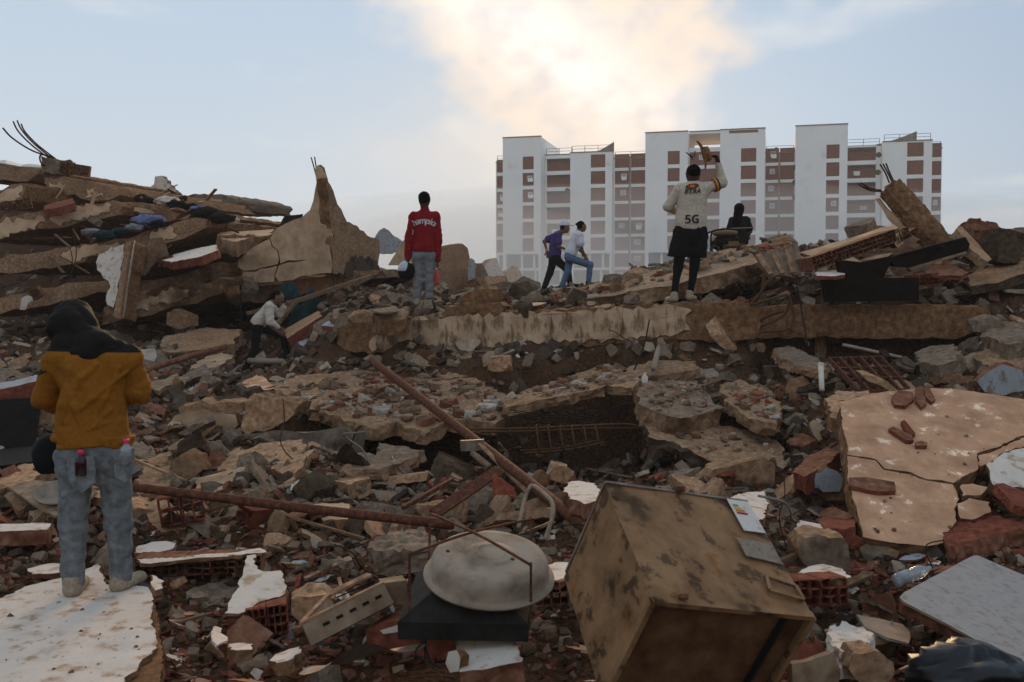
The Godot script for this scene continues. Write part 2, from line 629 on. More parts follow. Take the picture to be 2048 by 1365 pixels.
func make_materials() -> void:
	tx.h_rough = noise_tex(1, 0.012, 7, [], 1024)
	tx.h_grit = noise_tex(2, 0.09, 4, [], 512)
	tx.h_soft = noise_tex(3, 0.006, 4, [], 512)
	tx.h_cell = noise_tex(4, 0.05, 2, [], 512, FastNoiseLite.TYPE_CELLULAR)
	tx.h_weave = noise_tex(5, 0.2, 2, [], 512)
	# large blotches that multiply the colour: damp, dust, soot stains
	tx.d_dust = noise_tex(11, 0.010, 6, [[0.0, lin(0.62, 0.57, 0.52)], [0.42, lin(0.86, 0.82, 0.78)], [0.6, lin(1.0, 0.97, 0.93)], [1.0, lin(0.84, 0.76, 0.66)]], 1024, 3, 18.0)
	tx.d_soot = noise_tex(12, 0.007, 6, [[0.0, lin(0.16, 0.14, 0.13)], [0.33, lin(0.45, 0.41, 0.38)], [0.5, lin(0.95, 0.92, 0.9)], [1.0, lin(1, 1, 1)]], 1024, 3, 25.0)
	tx.d_spots = noise_tex(13, 0.018, 6, [[0.0, lin(0.50, 0.38, 0.28)], [0.25, lin(0.72, 0.60, 0.48)], [0.38, lin(1, 0.98, 0.96)], [1.0, lin(1, 1, 1)]], 1024, 3, 10.0)
	var conc := noise_tex(21, 0.03, 7, [[0, lin(0.122, 0.0708, 0.0406)], [0.32, lin(0.223, 0.136, 0.0802)], [0.6, lin(0.31, 0.192, 0.116)], [0.85, lin(0.418, 0.271, 0.169)], [1, lin(0.576, 0.389, 0.251)]], 1024)
	var conc_g := noise_tex(22, 0.03, 7, [[0, lin(0.0878, 0.0638, 0.0451)], [0.35, lin(0.169, 0.124, 0.0883)], [0.65, lin(0.239, 0.178, 0.13)], [1, lin(0.389, 0.297, 0.22)]], 1024)
	var core := noise_tex(23, 0.014, 7, [[0, lin(0.0805, 0.0412, 0.0213)], [0.4, lin(0.172, 0.0921, 0.0485)], [0.7, lin(0.247, 0.137, 0.0731)], [1, lin(0.391, 0.24, 0.14)]], 1024)
	var brick := noise_tex(24, 0.02, 6, [[0, lin(0.0862, 0.026, 0.0171)], [0.4, lin(0.167, 0.05, 0.0314)], [0.7, lin(0.218, 0.073, 0.0475)], [1, lin(0.31, 0.15, 0.104)]], 1024)
	var brick_d := noise_tex(25, 0.015, 6, [[0, lin(0.0978, 0.037, 0.0221)], [0.4, lin(0.178, 0.075, 0.0451)], [0.65, lin(0.236, 0.118, 0.0736)], [1, lin(0.333, 0.205, 0.138)]], 1024)
	var white := noise_tex(26, 0.012, 6, [[0, lin(0.306, 0.211, 0.147)], [0.22, lin(0.459, 0.374, 0.298)], [0.4, lin(0.556, 0.48, 0.405)], [1, lin(0.612, 0.542, 0.467)]], 1024)
	var cream := noise_tex(27, 0.010, 6, [[0, lin(0.267, 0.17, 0.101)], [0.35, lin(0.414, 0.277, 0.174)], [0.65, lin(0.493, 0.346, 0.224)], [1, lin(0.56, 0.405, 0.27)]], 1024)
	var tan_flakes := noise_tex(28, 0.007, 7, [[0, lin(0.459, 0.251, 0.147)], [0.55, lin(0.537, 0.306, 0.186)], [0.71, lin(0.585, 0.349, 0.22)], [0.77, lin(0.916, 0.656, 0.47)], [1, lin(0.995, 0.722, 0.526)]], 1024, 3, 22.0)
	var rust := noise_tex(29, 0.03, 6, [[0.0, lin(0.04, 0.016, 0.011)], [0.45, lin(0.085, 0.033, 0.021)], [0.7, lin(0.14, 0.055, 0.03)], [1.0, lin(0.22, 0.11, 0.06)]], 512)
	var earth := noise_tex(30, 0.03, 7, [[0, lin(0.031, 0.0156, 0.00874)], [0.35, lin(0.0651, 0.0343, 0.0193)], [0.6, lin(0.093, 0.051, 0.0294)], [0.85, lin(0.13, 0.0764, 0.046)], [1, lin(0.192, 0.127, 0.0851)]], 1024)
	var steel := noise_tex(31, 0.02, 6, [[0, lin(0.102, 0.0577, 0.0315)], [0.3, lin(0.187, 0.133, 0.0945)], [0.6, lin(0.246, 0.189, 0.139)], [1, lin(0.306, 0.244, 0.189)]], 512)
	var wood := noise_tex(32, 0.02, 5, [[0, lin(0.09, 0.05, 0.03)], [0.5, lin(0.18, 0.112, 0.07)], [1, lin(0.28, 0.2, 0.14)]], 512)
	var fab := noise_tex(33, 0.03, 5, [[0.0, g3(0.80)], [0.5, g3(0.93)], [1.0, g3(1.0)]], 512)
	var denim := noise_tex(34, 0.02, 6, [[0.0, lin(0.10, 0.105, 0.108)], [0.4, lin(0.145, 0.157, 0.17)], [0.7, lin(0.19, 0.208, 0.225)], [1.0, lin(0.26, 0.275, 0.285)]], 512)
	var fridge := noise_tex(35, 0.005, 7, [[0, lin(0.0495, 0.0335, 0.0225)], [0.2, lin(0.0935, 0.0614, 0.0375)], [0.32, lin(0.193, 0.119, 0.066)], [0.6, lin(0.259, 0.16, 0.09)], [0.85, lin(0.303, 0.193, 0.112)], [1, lin(0.11, 0.0512, 0.0225)]], 1024, 3, 24.0)
	mk("concrete", conc, Color.WHITE, 0.55, 0.93, 1.0, "h_rough", tx.d_dust, 0.21)
	mk("concrete_pale", conc, lin(1.35, 1.33, 1.3), 0.6, 0.93, 0.8, "h_rough", tx.d_dust, 0.27)
	mk("concrete_grey", conc_g, Color.WHITE, 0.5, 0.93, 1.0, "h_rough", tx.d_dust, 0.2)
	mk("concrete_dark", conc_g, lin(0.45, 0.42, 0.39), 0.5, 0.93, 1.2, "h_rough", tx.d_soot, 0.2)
	mk("concrete_core", core, Color.WHITE, 0.9, 0.95, 1.3, "h_rough", tx.d_dust, 0.3)
	mk("concrete_sooty", conc, lin(0.9, 0.88, 0.86), 0.5, 0.93, 1.0, "h_rough", tx.d_soot, 0.16)  # soot blotches; on the soffit and tilted slab it also paints in shade
	mk("plaster_pale", cream, lin(1.3, 1.32, 1.35), 0.3, 0.9, 0.5, "h_rough", tx.d_dust, 0.15)
	mk("brick", brick, Color.WHITE, 0.8, 0.9, 0.5, "h_rough", tx.d_dust, 0.5)
	mk("brick_dusty", brick_d, Color.WHITE, 0.8, 0.92, 0.6, "h_rough", tx.d_dust, 0.4)
	mk("brick_bright", brick, lin(1.3, 1.2, 1.15), 0.9, 0.9, 0.4, "h_rough")
	mk("plaster_white", white, Color.WHITE, 0.5, 0.85, 0.25, "h_rough", tx.d_spots, 0.5)
	mk("plaster_cream", cream, Color.WHITE, 0.35, 0.9, 0.5, "h_rough", tx.d_dust, 0.2)
	mk("plaster_stained", cream, Color.WHITE, 0.4, 0.9, 0.5, "h_rough", tx.d_soot, 0.22)
	mk("paint_tan", tan_flakes, Color.WHITE, 0.85, 0.85, 0.35, "h_rough", tx.d_dust, 0.3)
	mk("paint_blue", white, lin(0.50, 0.60, 0.74), 0.6, 0.85, 0.3, "h_rough", tx.d_spots, 0.5)
	mk("earth", earth, Color.WHITE, 0.7, 0.97, 3.0, "h_grit", tx.d_dust, 0.12)
	mk("rust", rust, Color.WHITE, 1.5, 0.75, 0.2, "h_grit")
	mk("rebar", rust, lin(0.6, 0.6, 0.6), 2.0, 0.7, 0.0)
	mk("rebar_dusty", earth, lin(1.1, 1.0, 0.95), 2.0, 0.8, 0.2, "h_grit")
	mk("steel_dusty", steel, lin(1.0, 0.93, 0.85), 0.9, 0.65, 0.1, "h_rough", tx.d_dust, 0.6, 0.0)
	mk("steel_plain", steel, lin(1.0, 1.05, 1.1), 0.9, 0.62, 0.0, "h_rough", tx.d_dust, 0.6, 0.65)
	mk("black_steel", steel, lin(0.045, 0.045, 0.05), 0.9, 0.55, 0.1, "h_rough")
	mk("helmet_black", fab, lin(0.010, 0.010, 0.011), 2.0, 0.5)
	mk("vent_base", steel, lin(0.10, 0.12, 0.15), 0.9, 0.5, 0.1, "h_rough", tx.d_dust, 0.8)
	mk("black_plastic", fab, lin(0.012, 0.012, 0.013), 2.0, 0.42)
	mk("wood", wood, Color.WHITE, 1.2, 0.85, 0.2, "h_rough", tx.d_dust, 0.5)
	mk("wood_pale", wood, lin(1.6, 1.5, 1.4), 1.2, 0.85, 0.2, "h_rough")
	mk("fridge", fridge, lin(1.05, 0.93, 0.82), 0.75, 0.5, 0.03, "h_rough", noise_tex(38, 0.006, 7, [[0.0, lin(0.20, 0.22, 0.25)], [0.27, lin(0.36, 0.36, 0.38)], [0.33, lin(0.85, 0.84, 0.83)], [0.62, lin(1, 1, 1)], [0.70, lin(0.9, 0.8, 0.68)], [1.0, lin(0.55, 0.36, 0.22)]], 1024, 3, 40.0), 0.9, 0.0)
	mk("white_enamel", white, lin(0.44, 0.45, 0.46), 0.9, 0.4, 0.02, "h_rough", tx.d_spots, 1.2)
	mk("cable", fab, lin(0.02, 0.019, 0.018), 2.0, 0.6)
	mk("wire_pale", fab, lin(0.22, 0.19, 0.16), 2.0, 0.6)
	mk("pvc", fab, lin(0.36, 0.28, 0.21), 2.0, 0.6, 0.0, "h_rough", tx.d_dust, 1.0)
	mk("building_white", noise_tex(37, 0.01, 6, [[0.0, lin(0.73, 0.68, 0.62)], [0.3, lin(0.86, 0.82, 0.76)], [1.0, lin(0.90, 0.865, 0.81)]], 512), Color.WHITE, 0.06, 0.9)
	mk("building_brown", brick_d, lin(1.3, 1.2, 1.2), 0.2, 0.9)
	mk("lattice", brick_d, lin(1.35, 0.95, 0.85), 0.3, 0.9)
	mk("roof_metal", steel, lin(0.75, 0.85, 1.0), 0.2, 0.6)
	mk("railing", steel, lin(0.25, 0.25, 0.26), 0.5, 0.6)
	mk("skin", fab, lin(0.20, 0.105, 0.07), 3.0, 0.55)
	mk("skin_dark", fab, lin(0.085, 0.045, 0.032), 3.0, 0.5)
	mk("hair", tx.h_grit, lin(0.014, 0.011, 0.010), 6.0, 0.55, 0.6, "h_grit", null, 1.0, 0.0, false)
	mk("jacket_ochre", fab, lin(0.28, 0.105, 0.014), 3.0, 0.7, 0.08, "h_weave", null, 1.0, 0.0, false)
	mk("jacket_dark", fab, lin(0.016, 0.0135, 0.0115), 1.5, 0.7, 0.1, "h_weave", null, 1.0, 0.0, false)
	mk("denim", denim, lin(1.0, 1.0, 1.0), 1.6, 0.85, 0.15, "h_weave", tx.d_dust, 1.5, 0.0, false)
	mk("denim_blue", denim, lin(0.55, 0.75, 1.05), 2.4, 0.85, 0.0, "h_weave", null, 1.0, 0.0, false)
	mk("shoe_cream", fab, lin(0.40, 0.33, 0.24), 3.0, 0.7, 0.0, "h_rough", tx.d_dust, 3.0, 0.0, false)
	mk("cloth_red", fab, lin(0.23, 0.012, 0.018), 2.0, 0.85)
	mk("cloth_grey", fab, lin(0.21, 0.205, 0.205), 2.0, 0.9)
	mk("cloth_cream", fab, lin(0.62, 0.53, 0.44), 2.0, 0.9)
	mk("cloth_sand", fab, lin(0.56, 0.465, 0.36), 2.0, 0.8)
	mk("cloth_black", fab, lin(0.013, 0.012, 0.013), 2.0, 0.85)
	mk("cloth_purple", fab, lin(0.075, 0.05, 0.155), 2.0, 0.85)
	mk("cloth_white", fab, lin(0.66, 0.63, 0.66), 2.0, 0.85)
	mk("cloth_straw", wood, lin(1.3, 0.95, 0.7), 3.0, 0.9)
	mk("print_white", fab, lin(0.62, 0.56, 0.53), 2.0, 0.8)
	mk("print_dark", fab, lin(0.05, 0.035, 0.035), 2.0, 0.8)
	mk("print_red", fab, lin(0.42, 0.03, 0.02), 2.0, 0.8)
	mk("print_yellow", fab, lin(0.62, 0.36, 0.04), 2.0, 0.8)
	mk("plastic_red", fab, lin(0.55, 0.02, 0.012), 2.0, 0.3)
	mk("plastic_pink", fab, lin(0.80, 0.03, 0.12), 2.0, 0.4)
	mk("teal_cloth", fab, lin(0.018, 0.042, 0.042), 1.0, 0.9, 0.3, "h_soft")
	mk("blue_cloth", fab, lin(0.15, 0.17, 0.30), 1.0, 0.9, 0.3, "h_soft")
	mk("paper", white, lin(0.95, 0.97, 1.0), 2.0, 0.6)
	mk("fridge_end", wood, lin(0.75, 0.62, 0.5), 0.7, 0.8, 0.1, "h_rough", tx.d_dust, 0.8)
	mk("vent_cap", noise_tex(36, 0.006, 6, [[0.0, lin(0.13, 0.092, 0.065)], [0.3, lin(0.24, 0.178, 0.128)], [0.55, lin(0.31, 0.238, 0.175)], [1.0, lin(0.35, 0.275, 0.21)]], 512, 3, 14.0), Color.WHITE, 1.6, 0.7, 0.03, "h_rough", null, 1.0, 0.0)
	mk("sticker_worn", white, lin(0.40, 0.37, 0.34), 2.5, 0.7, 0.0, "h_rough", tx.d_spots, 2.0)
	mk("sticker_green", fab, lin(0.10, 0.30, 0.06), 2.0, 0.6)
	mk("sticker_orange", fab, lin(0.55, 0.20, 0.03), 2.0, 0.6)
	mk("bottle_dark", fab, lin(0.03, 0.008, 0.010), 2.0, 0.15)
	mk("visor", fab, lin(0.45, 0.47, 0.5), 2.0, 0.1)
	mk("generator_tan", fab, lin(0.25, 0.17, 0.10), 2.0, 0.5, 0.0, "h_rough", tx.d_dust, 1.0)
	mk("generator_yellow", fab, lin(0.20, 0.13, 0.02), 2.0, 0.5)
	var gl := StandardMaterial3D.new()
	gl.resource_name = "clear_plastic"
	gl.albedo_color = Color(0.75, 0.78, 0.8, 0.25)
	gl.transparency = BaseMaterial3D.TRANSPARENCY_ALPHA
	gl.roughness = 0.12
	M["clear_plastic"] = gl
	var tint := StandardMaterial3D.new()
	tint.resource_name = "rubble_tint"
	M["tinted"] = mk("tinted", noise_tex(41, 0.03, 6, [[0.0, lin(0.5, 0.46, 0.42)], [0.5, lin(0.8, 0.77, 0.74)], [1.0, lin(1, 1, 1)]], 512), Color.WHITE, 0.9, 0.93, 1.0, "h_rough", tx.d_dust, 0.4)
	M["tinted"].vertex_color_use_as_albedo = true

# ---------- the heap of rubble ----------
# columns of the heap: [px, [[depth, row], ...]]
var heap := [
	[-500, [[2.5, 1900], [4.3, 1365], [5.6, 1185], [7.5, 1010], [9, 920], [12, 810], [16, 730], [19, 700], [24.5, 640], [28.5, 430], [33, 372], [42, 520], [55, 640]]],
	[0, [[2.5, 1900], [4.3, 1365], [5.6, 1185], [7.5, 1010], [9, 920], [12, 810], [16, 730], [19, 690], [24.5, 640], [28.5, 430], [32, 377], [42, 520], [55, 640]]],
	[350, [[2.5, 1950], [4.5, 1375], [6, 1160], [7.6, 1010], [9.3, 910], [12, 815], [15, 748], [18, 705], [20, 675], [24.5, 630], [28.5, 450], [32, 412], [42, 520], [55, 640]]],
	[530, [[2.5, 1950], [4.5, 1375], [6, 1160], [7.6, 1010], [9.3, 910], [11.5, 830], [14, 770], [17, 742], [19.5, 695], [23, 650], [27.5, 520], [31, 470], [40, 540], [55, 640]]],
	[700, [[2.5, 1950], [4.5, 1375], [6, 1160], [7.8, 1005], [9.5, 900], [11.5, 805], [13, 752], [14.2, 722], [14.8, 655], [15.6, 622], [18, 600], [22, 570], [28, 540], [36, 580], [55, 640]]],
	[850, [[2.5, 1950], [4.5, 1380], [6, 1160], [7.8, 1005], [9.5, 910], [11.5, 805], [12.5, 740], [13.7, 712], [14.2, 650], [14.8, 616], [15.5, 607], [18, 600], [22, 592], [30, 592], [55, 640]]],
	[1100, [[2.5, 1950], [4.5, 1380], [6, 1160], [7.8, 1005], [9.5, 910], [11.5, 800], [12.3, 730], [13.2, 708], [13.6, 650], [14.4, 614], [16, 602], [20, 592], [24, 582], [30, 605], [55, 640]]],
	[1400, [[2.5, 1950], [4.5, 1380], [6, 1160], [7.8, 1000], [9.5, 900], [11.5, 790], [12.5, 712], [12.8, 650], [13.2, 616], [14.2, 610], [17, 590], [20, 540], [23, 520], [28, 570], [55, 640]]],
	[1700, [[2.5, 1950], [4.5, 1380], [6.5, 1110], [8, 975], [9.3, 880], [10.5, 790], [12, 712], [13.0, 645], [13.6, 602], [15, 575], [18, 505], [21, 490], [28, 560], [55, 640]]],
	[2048, [[2.5, 1950], [4.4, 1380], [6.3, 1110], [8, 960], [9.3, 870], [10.3, 780], [11.8, 700], [12.8, 630], [13.6, 590], [15, 545], [18, 480], [21, 462], [28, 540], [55, 640]]],
	[2600, [[2.5, 1950], [4.4, 1380], [6.3, 1110], [8, 960], [9.3, 870], [10.3, 780], [11.8, 700], [12.8, 630], [13.6, 590], [15, 540], [18, 475], [21, 460], [28, 540], [55, 640]]],
]
# hollows under slabs: [px from, px to, depth from, depth to, floor height]
var hollows := [[1000, 1300, 8.7, 12.4, -0.5], [705, 1000, 9.0, 12.1, -0.35], [1270, 1575, 8.8, 10.2, -0.1], [1520, 1950, 11.7, 13.3, 0.5], [560, 720, 9.6, 11.2, -0.1]]
var heap_h := []
var pads := []
var feet := [[834, 612, 15.5], [857, 610, 15.5], [490, 745, 16.95], [571, 720, 17.05], [1089, 583, 22.8], [1141, 574, 22.8], [1123, 583, 22.4], [1178, 574, 22.3]]

func heap_prepare() -> void:
	for q in feet:
		var p := P(q[0], q[1], q[2])
		pads.append([p.x, p.z, p.y])
		keep_off.append([p.x, p.z, 0.22])
	for c in heap:
		var a := []
		for q in c[1]:
			a.append(Vector2(q[0], P(c[0], q[1], q[0]).y))
		heap_h.append(a)

func col_h(k: int, d: float) -> float:
	var a: Array = heap_h[k]
	if d <= a[0].x:
		return a[0].y
	for i in a.size() - 1:
		if d < a[i + 1].x:
			return lerpf(a[i].y, a[i + 1].y, (d - a[i].x) / (a[i + 1].x - a[i].x))
	return a[a.size() - 1].y

func base_h(px: float, d: float) -> float:
	var k := 0
	while k < heap.size() - 2 and px > heap[k + 1][0]:
		k += 1
	var t := clampf((px - heap[k][0]) / (heap[k + 1][0] - heap[k][0]), 0.0, 1.0)
	t = t * t * (3.0 - 2.0 * t)
	return lerpf(col_h(k, d), col_h(k + 1, d), t)

func ground_h(x: float, z: float) -> float:
	var d := maxf(-z, 1.0)
	var px := CX + F * x / d
	var h := base_h(px, d)
	for q in hollows:
		var m := smoothstep(q[0] - 25.0, q[0] + 25.0, px) * (1.0 - smoothstep(q[1] - 25.0, q[1] + 25.0, px)) * smoothstep(q[2] - 0.25, q[2] + 0.1, d) * (1.0 - smoothstep(q[3] - 0.1, q[3] + 0.3, d))
		if m > 0.0:
			h = lerpf(h, minf(h, q[4]), m)
	var n := nz.get_noise_3d(x * 0.9, z * 0.9, 0.0) * 0.16 + nz.get_noise_3d(x * 3.1, z * 3.1, 5.0) * 0.07
	h += n * clampf(d / 9.0, 0.45, 1.25)
	for q in pads:   # firm footing under each person
		var dd := Vector2(x - q[0], z - q[1]).length()
		if dd < 1.1:
			h = lerpf(h, q[2] if dd < 0.6 else minf(h, q[2]), 1.0 - smoothstep(0.35, 1.1, dd))
	return h

func ground_normal(x: float, z: float) -> Vector3:
	var e := 0.12
	return Vector3(ground_h(x - e, z) - ground_h(x + e, z), 2.0 * e, ground_h(x, z - e) - ground_h(x, z + e)).normalized()

func build_terrain() -> void:
	heap_prepare()
	var cols := []
	var px := -700.0
	while px <= 2750.0:
		cols.append(px)
		px += 9.0
	var deps := []
	var d := 2.0
	while d < 60.0:
		deps.append(d)
		d *= 1.0105
	var nc := cols.size()
	var verts := PackedVector3Array()
	for dd in deps:
		for c in cols:
			var x: float = (c - CX) / F * dd
			verts.append(Vector3(x, ground_h(x, -dd), -dd))
	var idx := PackedInt32Array()
	for j in deps.size() - 1:
		for i in nc - 1:
			var a := j * nc + i
			idx.append_array([a, a + nc, a + 1, a + 1, a + nc, a + nc + 1])
	var nor := PackedVector3Array()
	nor.resize(verts.size())
	for i in range(0, idx.size(), 3):
		var n := (verts[idx[i + 2]] - verts[idx[i]]).cross(verts[idx[i + 1]] - verts[idx[i]])
		nor[idx[i]] += n
		nor[idx[i + 1]] += n
		nor[idx[i + 2]] += n
	for i in nor.size():
		nor[i] = nor[i].normalized()
	if nor[10].y < 0.0:
		for i in nor.size():
			nor[i] = -nor[i]
		for i in range(0, idx.size(), 3):
			var t := idx[i + 1]
			idx[i + 1] = idx[i + 2]
			idx[i + 2] = t
	var arr := []
	arr.resize(Mesh.ARRAY_MAX)
	arr[Mesh.ARRAY_VERTEX] = verts
	arr[Mesh.ARRAY_NORMAL] = nor
	arr[Mesh.ARRAY_INDEX] = idx
	var m := ArrayMesh.new()
	m.add_surface_from_arrays(Mesh.PRIMITIVE_TRIANGLES, arr)
	var o := put("rubble_terrain", m, [M.earth])
	o.set_meta("kind", "structure")
	var g := put("ground", box_mesh(Vector3(-190, -3.0, -260), Vector3(190, -2.2, 60)), [M.earth])
	g.set_meta("kind", "structure")

# ---------- scattered pieces ----------
var keep_off := []   # [x, z, radius]

func blocked(x: float, z: float, r: float) -> bool:
	for q in keep_off:
		var dx: float = x - q[0]
		var dz: float = z - q[1]
		var rr: float = q[2] + r * 0.5
		if dx * dx + dz * dz < rr * rr:
			return true
	return false

func lay(x: float, z: float, size: float, tilt: float, sink: float) -> Transform3D:
	var n := ground_normal(x, z)
	n = (n + Vector3(rng.randfn() * tilt, 0.0, rng.randfn() * tilt)).normalized()
	var t := n.cross(Vector3.FORWARD if absf(n.z) < 0.9 else Vector3.RIGHT).normalized()
	var b := Basis(t, n, t.cross(n)).rotated(n, rng.randf() * TAU)
	b = b.orthonormalized() * Basis.from_scale(Vector3(size, size * rng.randf_range(0.8, 1.15), size * rng.randf_range(0.75, 1.1)))
	return Transform3D(b, Vector3(x, ground_h(x, z) + size * sink, z))

var kinds := {}

func in_hollow(px: float, d: float) -> bool:
	for q in hollows:
		if px > q[0] and px < q[1] and d > q[2] and d < q[3]:
			return true
	return false

# places where tall pieces would hide what the heap shows: before the beams, the climbing woman, the slab with the man
func near_line(px: float, d: float) -> bool:
	if px > 640.0 and px < 1540.0 and d > 11.8 and d < lerpf(14.4, 12.4, (px - 670.0) / 850.0):
		return true
	if px > 780.0 and px < 910.0 and d > 14.0 and d < 16.0:
		return true
	if px > 455.0 and px < 625.0 and d > 13.2 and d < 17.6:
		return true
	return px < 330.0 and d < 5.9

func rubble_kinds() -> void:
	if kinds.size() > 0:
		return
	var k := {}
	k.concrete_chunk = {"v": [], "m": ["concrete", "concrete_grey", "concrete_grey", "concrete_pale", "concrete_core", "concrete_dark"], "lo": 0.12, "hi": 0.42, "tilt": 0.7, "sink": 0.12}
	k.slab_fragment = {"v": [], "m": ["concrete", "concrete_pale", "concrete_grey", "plaster_cream", "concrete_grey", "concrete_dark"], "lo": 0.2, "hi": 0.78, "tilt": 0.6, "sink": 0.06}
	k.brick_shard = {"v": [], "m": ["brick", "brick_dusty", "brick", "brick_dusty", "brick_bright"], "lo": 0.08, "hi": 0.24, "tilt": 0.4, "sink": 0.05}
	k.plaster_flake = {"v": [], "m": ["plaster_white", "plaster_white", "plaster_cream", "paint_tan", "paint_blue"], "lo": 0.07, "hi": 0.24, "tilt": 0.35, "sink": 0.06}
	k.clay_block = {"v": [], "m": ["brick", "brick_dusty", "brick_dusty"], "lo": 0.9, "hi": 1.15, "tilt": 0.6, "sink": -0.01}
	for i in 14:
		k.concrete_chunk.v.append(chunk(Vector3(1.0, rng.randf_range(0.45, 0.8), rng.randf_range(0.6, 0.95)), 8 + i % 6, 100 + i, 0.085, 0.036, 6.0))
		k.slab_fragment.v.append(chunk(Vector3(1.0, rng.randf_range(0.09, 0.2), rng.randf_range(0.4, 0.85)), 5 + i % 4, 200 + i, 0.085, 0.026, 6.0, true))
		k.brick_shard.v.append(chunk(Vector3(1.0, rng.randf_range(0.1, 0.2), rng.randf_range(0.4, 0.85)), 3 + i % 4, 300 + i, 0.2, 0.03, 3.5, true))
		k.plaster_flake.v.append(chunk(Vector3(1.0, rng.randf_range(0.1, 0.22), rng.randf_range(0.5, 0.9)), 4 + i % 4, 400 + i, 0.16, 0.05, 3.5, true))
	for i in 6:
		k.clay_block.v.append(hollow(0.2, 0.15, rng.randf_range(0.14, 0.3), 3, 2 + i % 2, 0.012, 0.03 + 0.015 * (i % 3), 500 + i))
	kinds = k

func add_piece(kind: String, tf: Transform3D, label: String, cat: String, group: String, called := "") -> void:
	var k: Dictionary = kinds[kind]
	var v: Mesh = k.v[rng.randi() % k.v.size()]
	var mname: String = k.m[rng.randi() % k.m.size()]
	var mats := [M[mname]]
	if v.get_surface_count() == 2:
		var side: String = {"plaster_white": "brick_dusty", "plaster_cream": "concrete_core", "paint_tan": "brick", "paint_blue": "concrete_core"}.get(mname, mname)
		mats = [M[mname], M[side]]
	var o := put(called if called else kind, v, mats)
	o.transform = tf
	if label.begins_with("%s"):
		label = label % ((tones[mname] as String) + (" large" if tf.basis.x.length() > 0.4 else ""))
	tag(o, label, cat, group)

var tones := {"concrete": "sandy brown", "concrete_grey": "grey", "concrete_pale": "pale", "concrete_core": "rough brown", "concrete_dark": "dark sooty", "brick": "red", "brick_dusty": "dusty", "brick_bright": "bright red", "plaster_white": "white", "plaster_cream": "cream", "paint_tan": "tan", "paint_blue": "blue"}

# where a loose piece lies, named by the nearest thing one can find
func where_on_heap(px: float, d: float) -> String:
	if d < 7.2:
		return "near the fallen white slab" if px < 560.0 else "near the roof ventilator" if px < 1120.0 else "near the tipped fridge" if px < 1720.0 else "near the tan wall panel"
	if d < 11.0:
		return "on the slope behind the jacket man" if px < 520.0 else "around the dark hollow" if px < 1320.0 else "between the hollow and tan panel" if px < 1690.0 else "behind the tan wall panel"
	return "below the collapsed floors" if px < 640.0 else "under the long cream beam" if px < 1520.0 else "by the dark brown beam"

